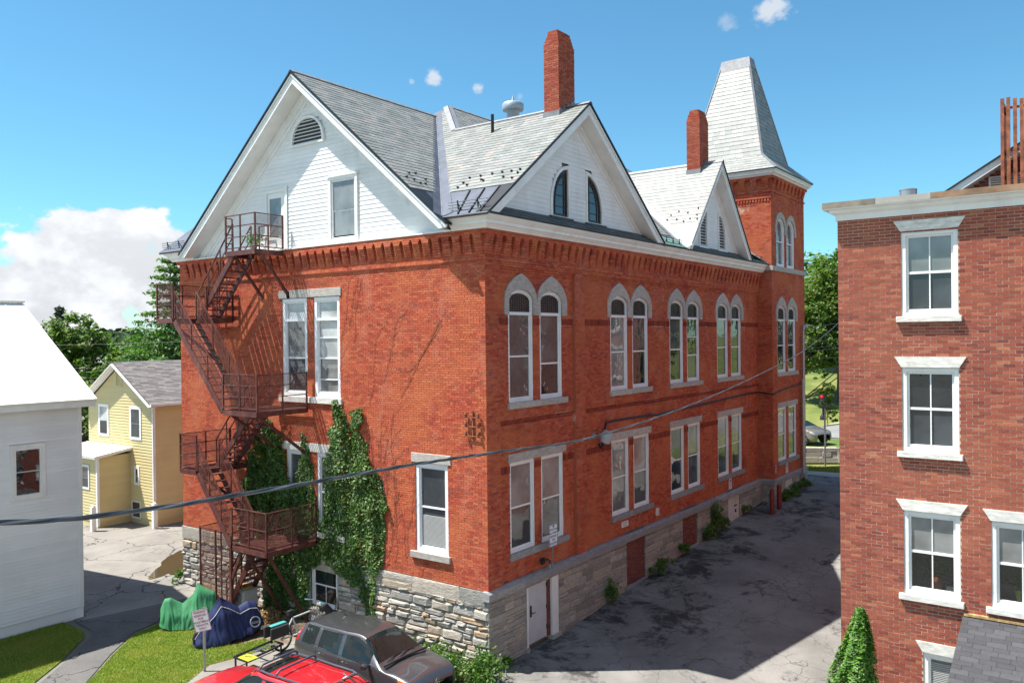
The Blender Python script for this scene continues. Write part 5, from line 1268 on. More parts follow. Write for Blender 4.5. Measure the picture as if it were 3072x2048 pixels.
platform(-11.72, -10.74, YO, -.15, P4z); rail_set([(-11.72, -.15), (-11.72, YO), (-10.76, YO)], P4z, 1.18, 4, True); rail_set([(-11.7, -.14), (-10.6, -.14)], P4z, 1.18, 4, False)
flight(-10.70, P4z, -8.88, P5z, YO, YM, 10, True)
platform(-8.84, -7.08, YO, -.12, P5z); rail_set([(-8.84, YO), (-7.08, YO), (-7.08, -.14)], P5z, 1.22, 3, True)
flight(-8.75, P5z, -10.55, .15, -1.15, YI, 11)
# mesh cage round the foot of the stair
rail_set([(-10.62, -.5), (-10.62, YO), (-9.75, YO), (-8.86, YO)], .05, 3.1, 3, True)
part('post', lambda m: m.bar((-8.9, YO, -.05), (-8.9, YO, 3.1), .1, .1))
for x, y0, zt, zw in ((-9.93, -1.1, P1z-.15, 10.89), (-8.5, -1.1, P1z-.15, 10.89), (-9.1, -1.9, P3z-.15, 5.58), (-7.65, -1.9, P3z-.15, 5.55), (-12.6, -1.8, P2z-.15, 8.6), (-11.3, -1.8, P4z-.15, 3.5)):
    part('brace', lambda m: m.bar((x, y0, zt), (x, -.02, zw), .07, .09))
    part('wall_plate', lambda m: m.box(x-.07, x+.07, -.03, 0, zw-.12, zw+.12))
for x, y1 in ((-8.55, -.7), (-7.35, -.7)): part('brace', lambda m: m.bar((x, -1.85, P5z-.15), (x, y1+.4, .05), .08, .08))
part('brace', lambda m: m.bar((-8.5, YO+.1, P5z-.2), (-8.9, YO, 1.6), .09, .09))
# ------------------------------------------------------------------ brick apartment block beside the alley
m_, nt, N, L, b = nodes('mill_brick_side')
g = N.new('ShaderNodeNewGeometry'); sp = N.new('ShaderNodeSeparateXYZ'); L.new(g.outputs['Position'], sp.inputs[0]); cb = N.new('ShaderNodeCombineXYZ'); L.new(sp.outputs['Y'], cb.inputs[0]); L.new(sp.outputs['Z'], cb.inputs[1])
bt = N.new('ShaderNodeTexBrick'); L.new(cb.outputs[0], bt.inputs['Vector']); bt.inputs['Scale'].default_value = 1; bt.inputs['Brick Width'].default_value = .213; bt.inputs['Row Height'].default_value = .068; bt.inputs['Mortar Size'].default_value = .006
bt.inputs['Color1'].default_value = (.36, .085, .05, 1); bt.inputs['Color2'].default_value = (.24, .055, .038, 1); bt.inputs['Mortar'].default_value = (.5, .38, .28, 1); L.new(bt.outputs['Color'], b.inputs['Base Color']); b.inputs['Roughness'].default_value = .9
m_, nt, N, L, b = nodes('glass_clear')
tr = N.new('ShaderNodeBsdfTransparent'); gl = N.new('ShaderNodeBsdfGlossy'); gl.inputs['Roughness'].default_value = .01; fr = N.new('ShaderNodeFresnel'); fr.inputs[0].default_value = 1.6; mx = N.new('ShaderNodeMixShader')
L.new(fr.outputs[0], mx.inputs[0]); L.new(tr.outputs[0], mx.inputs[1]); L.new(gl.outputs[0], mx.inputs[2]); L.new(mx.outputs[0], [n for n in N if n.type == 'OUTPUT_MATERIAL'][0].inputs[0]); tr.inputs[0].default_value = (.8, .82, .82, 1)
APT = thing('apartment_block', 'brick apartment block with white flared lintels on the far side of the alley', 'building', (9.33, .5, 0))
RX, RY, RT = 9.33, .50, 11.82
FR = Frame((0, RY, 0), (1, 0, 0), (0, -1, 0)); FRW = Frame((RX, 0, 0), (0, -1, 0), (-1, 0, 0))
rwins = [(10.59, 11.64, 9.71, 11.46), (10.59, 11.64, 6.92, 8.65), (10.60, 11.64, 3.97, 5.69), (12.18, 13.22, 3.97, 5.66), (10.95, 11.99, 1.2, 2.81), (13.3, 14.35, 9.71, 11.46), (13.3, 14.35, 6.92, 8.65)]
mb = MB(); wall_sheet(mb, FR, RX, 17, -.2, RT+.1, -.005, rwins, .42); mb.build('wall', 'mill_mortar', APT, label='sunlit front wall of weathered brick')
ro = random.Random(77)
BRR = bricks(FR, RX, 15.0, .0, RT+.02, 0, rwins, rg=ro, course=.0672, L=.212, head=0, joint=.0115, jit=.003)
BRR = np.array(BRR); c_ = BRR.mean(axis=1)
pieces_to_objects('brick', BRR, 'mill_brick', APT, 'brickwork', 300, keep=(c_[:, 0] < 12.8) & (c_[:, 2] > 5.7) & (c_[:, 2] < 7.0))
aw = []
for k in range(6):
    for z0 in (1.0, 3.97, 6.92, 9.71): aw.append((-(3.2+k*4.2)-1.05, -(3.2+k*4.2), z0, z0+1.72))
mb = MB(); wall_sheet(mb, FRW, -28, -RY, -.2, RT+.1, 0, aw, .15); wall_sheet(mb, Frame((17, 0, 0), (0, 1, 0), (1, 0, 0)), RY, 28, 0, RT+.1, 0); wall_sheet(mb, Frame((0, 28, 0), (-1, 0, 0), (0, 1, 0)), -17, -RX, 0, RT+.1, 0)
mb.build('wall', 'mill_brick_side', APT, label='long side wall of the block along the alley')
mb = MB(); mb.box(RX+.1, 16.9, RY+.1, 27.9, RT-.1, RT+.22); mb.build('flat_roof', 'shingle_grey', APT)
def flared(F, u0, u1, v0, v1, w, parent):
    m = MB(); d = .13; fpoly(m, F, [(u0, v0), (u1, v0), (u1+d, v1), (u0-d, v1)], w-.05, w+.03); m.build('lintel', 'marble', parent)
for i, (a, c, z0, z1) in enumerate(rwins):
    gm = [('screen_glass', 'glass_shade'), ('screen_glass', 'glass_dark'), ('glass_clear', 'glass_shade'), ('glass_clear', 'glass_shade'), ('glass_mid', 'glass_mid'), ('screen_glass', 'glass_dark'), ('screen_glass', 'glass_mid')][i]
    o = sash_window(APT, FR, a, c, z0, z1, 0, gm, (z0+z1)/2+.02, casing=.085, muntin=1, depth=.14, mat='white_paint', sill=(a-.09, c+.07, z0-.12, z0-.002, .09, 'marble'))
    flared(FR, a-.01, c+.01, z1+.01, z1+.225, 0, o)
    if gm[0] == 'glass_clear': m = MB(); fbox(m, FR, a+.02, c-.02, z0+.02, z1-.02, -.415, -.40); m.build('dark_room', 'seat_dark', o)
    if i == 4:
        m = MB()
        for k in range(34): fbox(m, FR, a+.14, c-.14, 1.4+k*.036, 1.42+k*.036, -.098, -.085)
        m.build('window_blind', 'blind', o)
for (a, c, z0, z1) in aw:
    o = sash_window(APT, FRW, a, c, z0, z1, 0, ('screen_glass', 'glass_shade'), casing=.09, depth=.12, mat='white_paint', sill=(a-.09, c+.07, z0-.12, z0-.002, .09, 'marble')); flared(FRW, a-.01, c+.01, z1+.01, z1+.225, 0, o)
PR = [(-.05, 11.80), (.0, 11.80), (.03, 11.80), (.035, 11.92), (.13, 11.96), (.14, 12.02), (.25, 12.03), (.26, 12.05), (-.05, 12.05)]
def corn2(F, u0, u1, prof, name, mat, m0, m1):
    mb = MB(); n = len(prof); A = [F.P(u0-m0*max(p, 0), z, p) for p, z in prof]; B = [F.P(u1+m1*max(p, 0), z, p) for p, z in prof]
    mb.add(A+B, [tuple(range(n)), tuple(range(2*n-1, n-1, -1))]+[(i, i+n, (i+1) % n+n, (i+1) % n) for i in range(n)]); mb.build(name, mat, APT)
corn2(FR, RX, 17, PR, 'cornice', 'white_paint', 1, 0); corn2(FRW, -28, -RY, PR, 'cornice', 'white_paint', 0, 1)
simple('verdigris_stain', (.22, .19, .15), .75, var=.3, scale=3, dirt=((.10, .085, .05), 3.5, .8))
CP = [(-.3, 12.055), (.255, 12.055), (.25, 12.18), (-.3, 12.20)]
corn2(FR, 11.20, 17, CP, 'parapet_flashing', 'rust_flash', 0, 0); corn2(FR, RX, 10.15, CP, 'parapet_flashing', 'verdigris_stain', 1, 0); corn2(FR, 10.155, 11.195, CP, 'parapet_flashing', 'concrete', 0, 0); corn2(FRW, -28, -RY, CP, 'parapet_flashing', 'galvanised', 0, 1)
mb = MB(); mb.lathe([(.18, -.6), (.18, .12), (.185, .12), (.185, .14), (.17, .15)], (10.46, 2.0, 12.42), n=20); mb.build('roof_vent', 'galvanised', APT, smooth=True)
# penthouse gable and rusty screen on the roof
mb = MB(); F4 = Frame((0, 4.3, 0), (1, 0, 0), (0, -1, 0)); fpoly(mb, F4, [(10.9, 12.0), (16, 12.0), (16, 13.5), (13.4, 14.1), (10.9, 12.6)], -6, -.012); pt = mb.build('penthouse', 'mill_mortar', APT)
for p in bricks(F4, 11.0, 14, 12.2, 13.9, 0, [(11.8, 12.5, 12.76, 13.0)], rg=ro, head=0, gable=lambda v: (max(11.0, 10.98+(v-12.55)/.61), 14)): q = bpy.data.objects.new('penthouse_brick', mesh_from('penthouse_brick', p, [tuple(int(k) for k in f) for f in BOXF], 'basement_brick')); COL.objects.link(q); q.parent = pt
mb = MB(); fpoly(mb, F4, [(10.75, 12.62), (14, 14.60), (14, 14.42), (10.75, 12.44)][::-1], -6, .32); mb.build('penthouse_roof', 'white_paint', pt)
mb = MB(); fpoly(mb, F4, [(10.72, 12.64), (14, 14.64), (14, 14.605), (10.72, 12.605)][::-1], -6, .36); mb.build('roof_edge', 'black_metal', pt)
mb = MB()
for k in range(4): fbox(mb, F4, 11.82, 12.5, 12.78+k*.055, 12.80+k*.055, -.02, .02)
fring(mb, F4, rect_loop(11.78, 12.55, 12.74, 13.02), rect_loop(11.82, 12.5, 12.77, 12.99), -.02, .03); mb.build('louvre_vent', 'white_paint', pt)
SC = thing('roof_screen', 'rusty slatted metal screen standing on the apartment block roof', 'screen', (12.2, 3.5, 12.1))
for k in range(9):
    x = 12.22+k*.13; hz = 14.62-.02*k+ro.uniform(-.03, .02); mb = MB(); mb.box(x, x+.075, 3.47, 3.50, 12.1, hz); mb.build('screen_slat', 'rust', SC)
for k in range(5): y = 3.62+k*.16; mb = MB(); mb.box(12.12, 12.15, y, y+.09, 12.1, 14.6); mb.build('screen_slat', 'rust', SC)
for z in (12.9, 13.45, 14.4): mb = MB(); mb.bar((12.14, 3.52, z), (13.4, 3.52, z), .04, .05); mb.bar((12.16, 3.52, z), (12.16, 4.4, z), .04, .05); mb.build('screen_rail', 'rust', SC)
mb = MB(); mb.bar((12.14, 3.5, 12.1), (12.14, 3.5, 14.62), .07, .07); mb.build('screen_post', 'rust', SC)
# entry porch with a shingled lean-to roof
PO = thing('entry_porch', 'small porch with grey shingled lean-to roof against the apartment block', 'porch', (13, -1, 0))
mb = MB(); mb.box(11.95, 15.5, -2.9, RY-.02, 0, 2.55); mb.build('porch_wall', 'white_paint', PO)
sl_ = .36; po = Vector((11.70, RY, 3.72)); n_ = Vector((0, -sl_, 1)).normalized()
flat_poly('roof_deck', [(11.70, RY-.01, 3.71), (15.7, RY-.01, 3.71), (15.7, -3.2, 3.71-sl_*3.7), (11.70, -3.2, 3.71-sl_*3.7)][::-1], 'black_metal', PO, .06, n_)
SH = []
o_ = Vector((11.68, -3.2, 3.71-sl_*3.7)); SH = slates(o_, (1, 0, 0), n_.cross(Vector((1, 0, 0))), n_, [(0, 0), (4.0, 0), (4.0, 3.90), (0, 3.90)], .135, .31, ro, lift=.006, thick=.005, joint=.006)
pieces_to_objects('shingle', SH, 'shingle_grey', PO, 'shingle_field', 300)
mb = MB(); mb.bar((11.70, RY-.03, 3.745), (15.7, RY-.03, 3.745), .07, .05); mb.build('wall_flashing', 'straw', PO)
# potted plants behind the glass
def leaves_np(C, size, rg, up=.3, n=None, out=None):
    """leaf quads around centres C (n,3) -> verts, faces"""
    n = len(C); R = rg.normal(size=(n, 3)); 
    if out is not None: R = R*.6+out
    R[:, 2] += up; R /= np.linalg.norm(R, axis=1, keepdims=True)
    T = np.cross(R, rg.normal(size=(n, 3))); T /= np.maximum(np.linalg.norm(T, axis=1, keepdims=True), 1e-6); B = np.cross(R, T)
    s = (size*rg.uniform(.6, 1.35, size=n))[:, None]
    v = np.stack([C-T*s, C-B*s*.55+R*s*.12, C+T*s, C+B*s*.55+R*s*.12], axis=1).reshape(-1, 3)
    f = np.arange(n*4).reshape(-1, 4); return v, f
nr = np.random.default_rng(4)
def pot_plant(c, r, h, mat, label, spread, nl, ls):
    t = thing('pot_plant', label, 'plant', c); m = MB(); m.lathe([(r*.7, 0), (r, h), (r*1.08, h), (r*1.08, h*.86), (r*.9, h*.8)][:3], c, n=14); m.build('pot', mat, t, smooth=True)
    C = np.array(c)+np.array((0, 0, h+spread[2]*.6))+nr.normal(size=(nl, 3))*np.array(spread)*.5; v, f = leaves_np(C, ls, nr); link('leaves', mesh_from('leaves', v, f, 'weed'), t)
pot_plant((11.16, .74, 4.10), .15, .26, 'pot_clay', 'green plant in a terracotta pot behind the lower apartment window', (.30, .05, .22), 220, .035)
pot_plant((11.42, .70, 4.09), .09, .12, 'pot_white', 'small plant in a white pot beside the terracotta one', (.14, .04, .09), 90, .025)
pot_plant((12.62, .74, 4.09), .07, .22, 'yellow_plastic', 'yellow pot with a plant behind the window next to the porch roof', (.25, .05, .25), 120, .03)
pot_plant((-8.95, -1.05, P1z+.01), .12, .17, 'pot_white', 'small green potted plant on the topmost fire escape landing', (.30, .30, .26), 160, .05)

# ------------------------------------------------------------------ white house on the left
WHT = thing('white_house', 'white clapboard house with a bright metal roof beside the driveway', 'house', (-14.3, -4.2, 0))
FH = Frame((-14.30, 0, 0), (0, 1, 0), (1, 0, 0)); FHN = Frame((0, -4.19, 0), (-1, 0, 0), (0, 1, 0))
wwin = (-6.46, -5.38, 4.30, 6.08)
clapboards(FH, .38, 7.2, .117, lambda v: (-15, -4.32), [wwin], 0, WHT, 'grey_clapboard', thick=.03)
mb = MB(); fbox(mb, FH, -15, -4.19, -.1, 7.3, -.3, -.012); mb.build('sheathing', 'grey_clapboard', WHT)
mb = MB(); fbox(mb, FH, -15, -4.19, -.1, .38, -.3, -.03); mb.build('foundation', 'concrete', WHT)
mb = MB(); fbox(mb, FH, -4.32, -4.185, .36, 7.2, -.13, .035); mb.build('corner_board', 'white_paint', WHT)
mb = MB(); fpoly(mb, FHN, [(14.3, .0), (24.6, .0), (24.6, 7.3), (19.45, 10.75), (14.3, 7.3)][::1], -.25, 0); mb.build('north_wall', 'grey_clapboard', WHT)
o = sash_window(WHT, FH, wwin[0]+.12, wwin[1]-.12, wwin[2]+.1, wwin[3]-.12, .075, ('glass_dark', 'glass_dark'), 5.2, casing=.06, depth=.075, mat='frame_paint')
mb = MB(); fring(mb, FH, rect_loop(*wwin[:2], wwin[2], wwin[3]), rect_loop(wwin[0]+.12, wwin[1]-.12, wwin[2]+.1, wwin[3]-.12), -.02, .05); mb.build('casing', 'white_paint', o)
mb = MB(); fbox(mb, FH, -15, -3.86, 7.18, 7.40, -.02, .36); mb.build('eave_board', 'white_paint', WHT)
s2 = (10.88-7.43)/(19.4-13.9)
nrm = Vector((s2, 0, 1)).normalized()
for sg in (1, -1):
    pts = [(-13.88, -15, 7.43), (-13.88, -3.83, 7.43), (-19.4, -3.83, 10.88), (-19.4, -15, 10.88)]
    if sg < 0: pts = [(-38.8-x, y, z) for x, y, z in pts][::-1]
    flat_poly('roof', pts, 'metal_roof_white', WHT, .09, nrm if sg > 0 else Vector((-s2, 0, 1)).normalized())
for k in range(18):
    y = -3.9-k*.61; mb = MB(); mb.bar(Vector((-13.9, y, 7.43))+nrm*.008, Vector((-19.38, y, 10.87))+nrm*.008, .018, .018); mb.build('roof_seam', 'metal_roof_white', WHT)
mb = MB(); mb.bar((-19.4, -15, 10.92), (-19.4, -3.8, 10.92), .24, .06); mb.build('ridge_cap', 'metal_roof_white', WHT)

# ------------------------------------------------------------------ yellow house
YH = thing('yellow_house', 'yellow clapboard house with brown shingled gable roof and a lean-to', 'house', (-28, 4.6, 0))
GY = 4.60; FY = Frame((0, GY, 0), (1, 0, 0), (0, -1, 0)); FYE = Frame((-24.98, 0, 0), (0, 1, 0), (1, 0, 0))
yw = [(-30.35, -29.28, 4.30, 6.02), (-27.16, -26.06, 4.30, 6.02), (-26.78, -26.28, 1.98, 2.95), (-28.55, -27.85, 7.0, 7.9)]
yext = lambda v: (-31.45, -25.05) if v < 6.05 else (-28.2-(8.05-v)/.62, -28.2+(8.05-v)/.62)
clapboards(FY, .35, 7.95, .152, yext, yw, 0, YH, 'yellow_siding', thick=.026)
clapboards(FYE, .35, 6.2, .152, lambda v: (GY, 14), [], 0, YH, 'yellow_siding', thick=.026)
mb = MB(); fpoly(mb, FY, [(-31.45, 0), (-24.98, 0), (-24.98, 6.1), (-28.2, 8.1), (-31.45, 6.1)], -.25, -.012); fbox(mb, FYE, GY+.25, 14, 0, 6.2, -.25, -.012); mb.build('sheathing', 'yellow_siding', YH)
for F_, a in ((FY, -25.06), (FYE, GY+.0)): mb = MB(); fbox(mb, F_, a, a+.09, .2, 6.15, -.0, .035); mb.build('corner_board', 'white_paint', YH)
for i, (a, c, z0, z1) in enumerate(yw[:3]):
    o = sash_window(YH, FY, a+.1, c-.1, z0+.08, z1-.1, .075, (('glass_dark', 'glass_pale'), ('screen_glass', 'screen_glass'), ('glass_dark', 'glass_dark'))[i], casing=.05, depth=.075, mat='white_paint')
    mb = MB(); fring(mb, FY, rect_loop(a, c, z0, z1), rect_loop(a+.1, c-.1, z0+.08, z1-.1), -.02, .05); mb.build('casing', 'white_paint', o)
a, c, z0, z1 = yw[3]; mb = MB(); fring(mb, FY, rect_loop(-28.5, -27.9, 7.0, 7.85), rect_loop(-28.44, -27.96, 7.06, 7.79), -.02, .04); o = mb.build('louvre_vent', 'yellow_siding', YH)
for k in range(8): mb = MB(); fbox(mb, FY, -28.44, -27.96, 7.08+k*.09, 7.13+k*.09, -.02, .025); mb.build('louvre_slat', 'yellow_siding', o)
for sg in (1, -1):
    pts = [Vector((-28.2, GY-.35, 8.30)), Vector((-28.2, 14, 8.30)), Vector((-24.65, 14, 6.22)), Vector((-24.65, GY-.35, 6.22))]
    if sg < 0: pts = [Vector((-56.4-p.x, p.y, p.z)) for p in pts][::-1]
    n_ = Vector((.586*sg, 0, 1)).normalized(); pp = pts[::-1]
    if (pp[1]-pp[0]).cross(pp[2]-pp[0]).z < 0: pp = pp[::-1]
    flat_poly('roof_deck', pp, 'shingle_brown', YH, .08, n_)
    p = MB(); q0, q1 = (Vector((-28.2, GY-.36, 8.30)), Vector((-28.2+sg*3.6, GY-.36, 6.19))); p.bar(q0-Vector((0, 0, .12)), q1-Vector((0, 0, .12)), .04, .22, up=(0, 1, 0)); p.build('rake_board', 'white_paint', YH)
    p = MB(); p.bar(q0+Vector((0, .16, -.14)), q1+Vector((0, .16, -.14)), .36, .03, up=(0, 0, 1)); p.build('soffit', 'white_paint', YH)
n_ = Vector((.586, 0, 1)).normalized(); SHB = slates(Vector((-24.65, GY-.35, 6.22)), (0, 1, 0), n_.cross(Vector((0, 1, 0)))*-1 if n_.cross(Vector((0, 1, 0))).z < 0 else n_.cross(Vector((0, 1, 0))), n_, [(0, 0), (9.7, 0), (9.7, 4.1), (0, 4.1)], .14, .42, ro, lift=.012, thick=.006)
pieces_to_objects('shingle', SHB, 'shingle_brown', YH, 'shingle_field', 60)
mb = MB(); mb.bar((-24.62, GY-.35, 6.16), (-24.62, 14, 6.16), .1, .12); mb.build('gutter', 'white_paint', YH)
# its lean-to
FL = Frame((0, 2.87, 0), (1, 0, 0), (0, -1, 0)); FLE = Frame((-27.20, 0, 0), (0, 1, 0), (1, 0, 0))
clapboards(FL, .3, 3.5, .152, lambda v: (-31.4, -27.26), [(-29.0, -27.9, 1.8, 3.15)], 0, YH, 'yellow_siding', thick=.026); clapboards(FLE, .3, 3.56, .152, lambda v: (2.93, GY), [], 0, YH, 'yellow_siding', thick=.026)
mb = MB(); mb.box(-31.4, -27.212, 2.882, GY, 0, 3.55); mb.build('lean_to_core', 'yellow_siding', YH)
mb = MB(); mb.box(-27.29, -27.165, 2.835, 2.96, .05, 3.5); mb.build('corner_board', 'white_paint', YH)
o = sash_window(YH, FL, -28.95, -27.95, 1.85, 3.1, .075, ('glass_dark', 'glass_mid'), casing=.1, depth=.075, mat='white_paint')
o = sash_window(YH, FY, -27.05, -26.2, .25, 1.15, .075, ('glass_dark', 'glass_dark'), casing=.07, depth=.075, mat='white_paint', muntin=1)
n_ = Vector((0, -.14, 1)).normalized()
flat_poly('lean_to_roof', [(-31.6, 2.6, 3.62), (-26.95, 2.6, 3.62), (-26.95, GY-.02, 3.90), (-31.6, GY-.02, 3.90)], 'metal_roof_white', YH, .14, n_)
for k in range(9): mb = MB(); x = -27.2-k*.45; mb.bar((x, 2.6, 3.635), (x, GY-.03, 3.915), .03, .035); mb.build('roof_seam', 'metal_roof_white', YH)
for (x, y, lab) in ((-26.7, 2.38, 'white guard post in front of the lean-to'), (-24.65, 4.42, 'white guard post at the corner of the yellow house')):
    t = thing('guard_post', lab, 'post', (x, y, 0), 'white guard posts'); m = MB(); m.box(x-.11, x+.11, y-.11, y+.11, -.05, 1.22); m.build('post', 'white_paint', t, bevel=.02); m = MB(); m.lathe([(.10, 0), (.09, .05), (.03, .09)], (x, y, 1.22), n=8); m.build('cap', 'white_paint', t)
t = thing('folding_chair', 'black folding chair against the shaded side of the yellow house', 'chair', (-24.2, 6.4, 0))
for dx, dy in ((0, 0), (.45, 0), (0, .45), (.45, .45)): m = MB(); m.bar((-24.4+dx, 6.2+dy, 0), (-24.4+.45-dx, 6.2+dy, .48), .025, .025); m.build('leg', 'black_metal', t)
m = MB(); m.box(-24.42, -23.93, 6.18, 6.67, .46, .50); m.build('seat', 'seat_dark', t); m = MB(); m.box(-24.45, -24.41, 6.18, 6.67, .55, .95); m.build('backrest', 'seat_dark', t)
# ------------------------------------------------------------------ vehicles
def cr(P, t):
    """Catmull-Rom over rows of P at parameter t"""
    n = len(P); i = min(int(t), n-2); f = t-i; p0, p1, p2, p3 = P[max(i-1, 0)], P[i], P[i+1], P[min(i+2, n-1)]
    return .5*((2*p1)+(-p0+p2)*f+(2*p0-5*p1+4*p2-p3)*f*f+(-p0+3*p1-3*p2+p3)*f**3)
class Car:
    """body lofted through stations; each station: x, half-section of eight (y,z) points"""
    def __init__(s, name, label, loc, ang, st, scale=1.0, group=None):
        s.root = thing(name, label, 'car', loc, group); s.M = Matrix.Translation(loc) @ Matrix.Rotation(ang, 4, 'Z') @ Matrix.Scale(scale, 4)
        s.X = np.array([q[0] for q in st]); s.P = np.array([[(q[0], y, z) for y, z in q[1]] for q in st], float)
        s.S = np.linspace(0, len(st)-1, (len(st)-1)*6+1); s.T = np.linspace(0, 7, 29)
        s.G = np.zeros((len(s.S), len(s.T), 3))
        for i, a in enumerate(s.S):
            row = cr(s.P, a)
            for j, t in enumerate(s.T): s.G[i, j] = cr(row, t)
        s.G[:, :, 1] = np.maximum(s.G[:, :, 1], 0); s.G[:, -1, 1] = 0
        s.used = np.zeros((len(s.S)-1, len(s.T)-1), int)
    def idx(s, i): return s.M
    def at(s, a, t, side=1, off=0.):
        row = cr(s.P, a); p = cr(row, t); p[1] = max(p[1], 0)*side
        return s.M @ Vector(p)
    def patch(s, name, mat, s0, s1, t0, t1, side=None, lift=0.004, sub=None):
        """cut a region of the loft out of the body as its own part"""
        ii = [i for i in range(len(s.S)-1) if s0-1e-6 <= (s.S[i]+s.S[i+1])/2 <= s1+1e-6]; jj = [j for j in range(len(s.T)-1) if t0 <= (s.T[j]+s.T[j+1])/2 <= t1]
        out = []
        for sd in ((1, -1) if side is None else (side,)):
            m = MB()
            for i in ii:
                for j in jj: s._quad(m, i, j, sd, lift)
            out.append(m)
        for i in ii:
            for j in jj: s.used[i, j] |= (3 if side is None else (1 if side > 0 else 2)) if lift < .0005 else 0
        r = []
        if t1 >= 6.9 and side is None:
            m = MB(); m.v = out[0].v[:]; m.f = out[0].f[:]; m.add(out[1].v, out[1].f); r.append(m.build(name, mat, s.root, smooth=True))
        else:
            for m in out: r.append(m.build(name, mat, s.root, smooth=True))
        return r
    def _quad(s, m, i, j, sd, lift=0):
        q = [s.G[i, j], s.G[i, j+1], s.G[i+1, j+1], s.G[i+1, j]]; q = [Vector((p[0], p[1]*sd, p[2])) for p in q]
        n = (q[2]-q[0]).cross(q[3]-q[1])
        if n.length > 0: n.normalize()
        c = (q[0]+q[2])/2
        if n.dot(Vector((c.x*.15, c.y, c.z-.7))) < 0: q = q[::-1]; n = -n
        m.add([s.M @ (p+n*lift) for p in q], [(0, 1, 2, 3)])
    def body(s, mat):
        m = MB()
        for i in range(len(s.S)-1):
            for j in range(len(s.T)-1):
                for sd, bit in ((1, 1), (-1, 2)):
                    if not (s.used[i, j] & bit): s._quad(m, i, j, sd)
        me = mesh_from('body', m.v, m.f, mat, True); bm = bmesh.new(); bm.from_mesh(me); bmesh.ops.remove_doubles(bm, verts=bm.verts[:], dist=.0005)
        for e in (0, -1):   # close the ends
            pass
        bmesh.ops.holes_fill(bm, edges=[e for e in bm.edges if e.is_boundary and False], sides=0)
        bm.to_mesh(me); bm.free(); me.polygons.foreach_set('use_smooth', [True]*len(me.polygons)); return link('body', me, s.root)
    def pt(s, x, y, z): return s.M @ Vector((x, y, z))
    def tube(s, name, mat, pts, r, parent=None, n=8): m = MB(); m.tube([s.pt(*p) for p in pts], r, n); return m.build(name, mat, parent or s.root, smooth=True)
    def wheels(s, xs, yw, r=.34):
        for x in xs:
            for sd in (1, -1):
                a = (s.M.to_3x3() @ Vector((0, sd, 0))).normalized(); c = s.pt(x, yw*sd, r)
                m = MB(); m.lathe([(r*.62, .0), (r*.95, .0), (r, -.03), (r, -.18), (r*.95, -.2)], c, a, 24); o = m.build('wheel', 'rubber', s.root, smooth=True)
                m = MB(); m.lathe([(r*.12, .012), (r*.16, .006), (r*.6, .004), (r*.63, -.01)], c, a, 24)
                m.build('rim', 'alloy', o, smooth=True)
                m = MB(); m.lathe([(r*1.0, -.001), (r*1.16, -.002), (r*1.16, -.03), (r*1.0, -.03)], s.pt(x, (yw-.015)*sd, r+.02), a, 24); m.build('wheel_arch', 'rubber', s.root, smooth=True)
def sec(w, zs, zb, yg, zr, crown=.03, zmid=.72):
    return [(w*.88, zs), (w*.985, zs+.16), (w, zmid), (w*.965, zb), (yg, zr-.05), (yg*.84, zr), (yg*.42, zr+crown*.8), (0, zr+crown)]
def hoodsec(w, zs, zh, crown=.04, zmid=.62):
    return [(w*.88, zs), (w*.985, zs+.16), (w, zmid), (w*.985, zh-.10), (w*.90, zh-.015), (w*.72, zh), (w*.36, zh+crown*.8), (0, zh+crown)]
def suv(name, label, loc, ang, paint, L=2.26, w=.91, H=1.60, scale=1.0, roof_front=.30, group=None, boxy=0., hl=1.18):
    st = [(L, hoodsec(.60, .34, .68, .02, .50)), (L-.07, hoodsec(.76, .25, .77, .03)), (L-.26, hoodsec(w*.955, .22, .89)), (L-hl*.62, hoodsec(w, .22, .985)), (L-hl, hoodsec(w, .22, 1.05, .04)),
          (roof_front, sec(w, .22, 1.02, .60, H-.05)), (-.45, sec(w, .22, 1.04, .645, H)), (-1.25, sec(w, .22, 1.08, .63, H-.02)), (-L+.26, sec(w*.985, .24, 1.12, .60, H-.07)),
          (-L+.09, hoodsec(w*.95, .28, 1.18+boxy, .0, .7)), (-L+.02, hoodsec(w*.92, .30, .95, .0, .66)), (-L, hoodsec(w*.80, .36, .62, .0, .5))]
    c = Car(name, label, loc, ang, st, scale, group)
    c.patch('windshield', 'car_glass', 4.1, 4.96, 4.05, 7, lift=.0)
    for nm, a, b in (('side_window', 4.5, 5.82), ('side_window', 6.0, 7.0), ('side_window', 7.16, 7.82)): c.patch(nm, 'car_glass', a, b, 3.05, 3.92, lift=.0)
    c.patch('rear_window', 'car_glass', 8.1, 8.75, 4.6, 7, lift=.0)
    c.patch('headlight', 'lamp_glass', 1.15, 2.35, 2.85, 3.75, lift=.0); c.patch('indicator', 'amber', 2.35, 2.68, 3.0, 3.75, lift=.0); c.patch('tail_light', 'red_lens', 8.16, 9.0, 3.0, 4.25, lift=.0)
    c.body(paint)
    return c
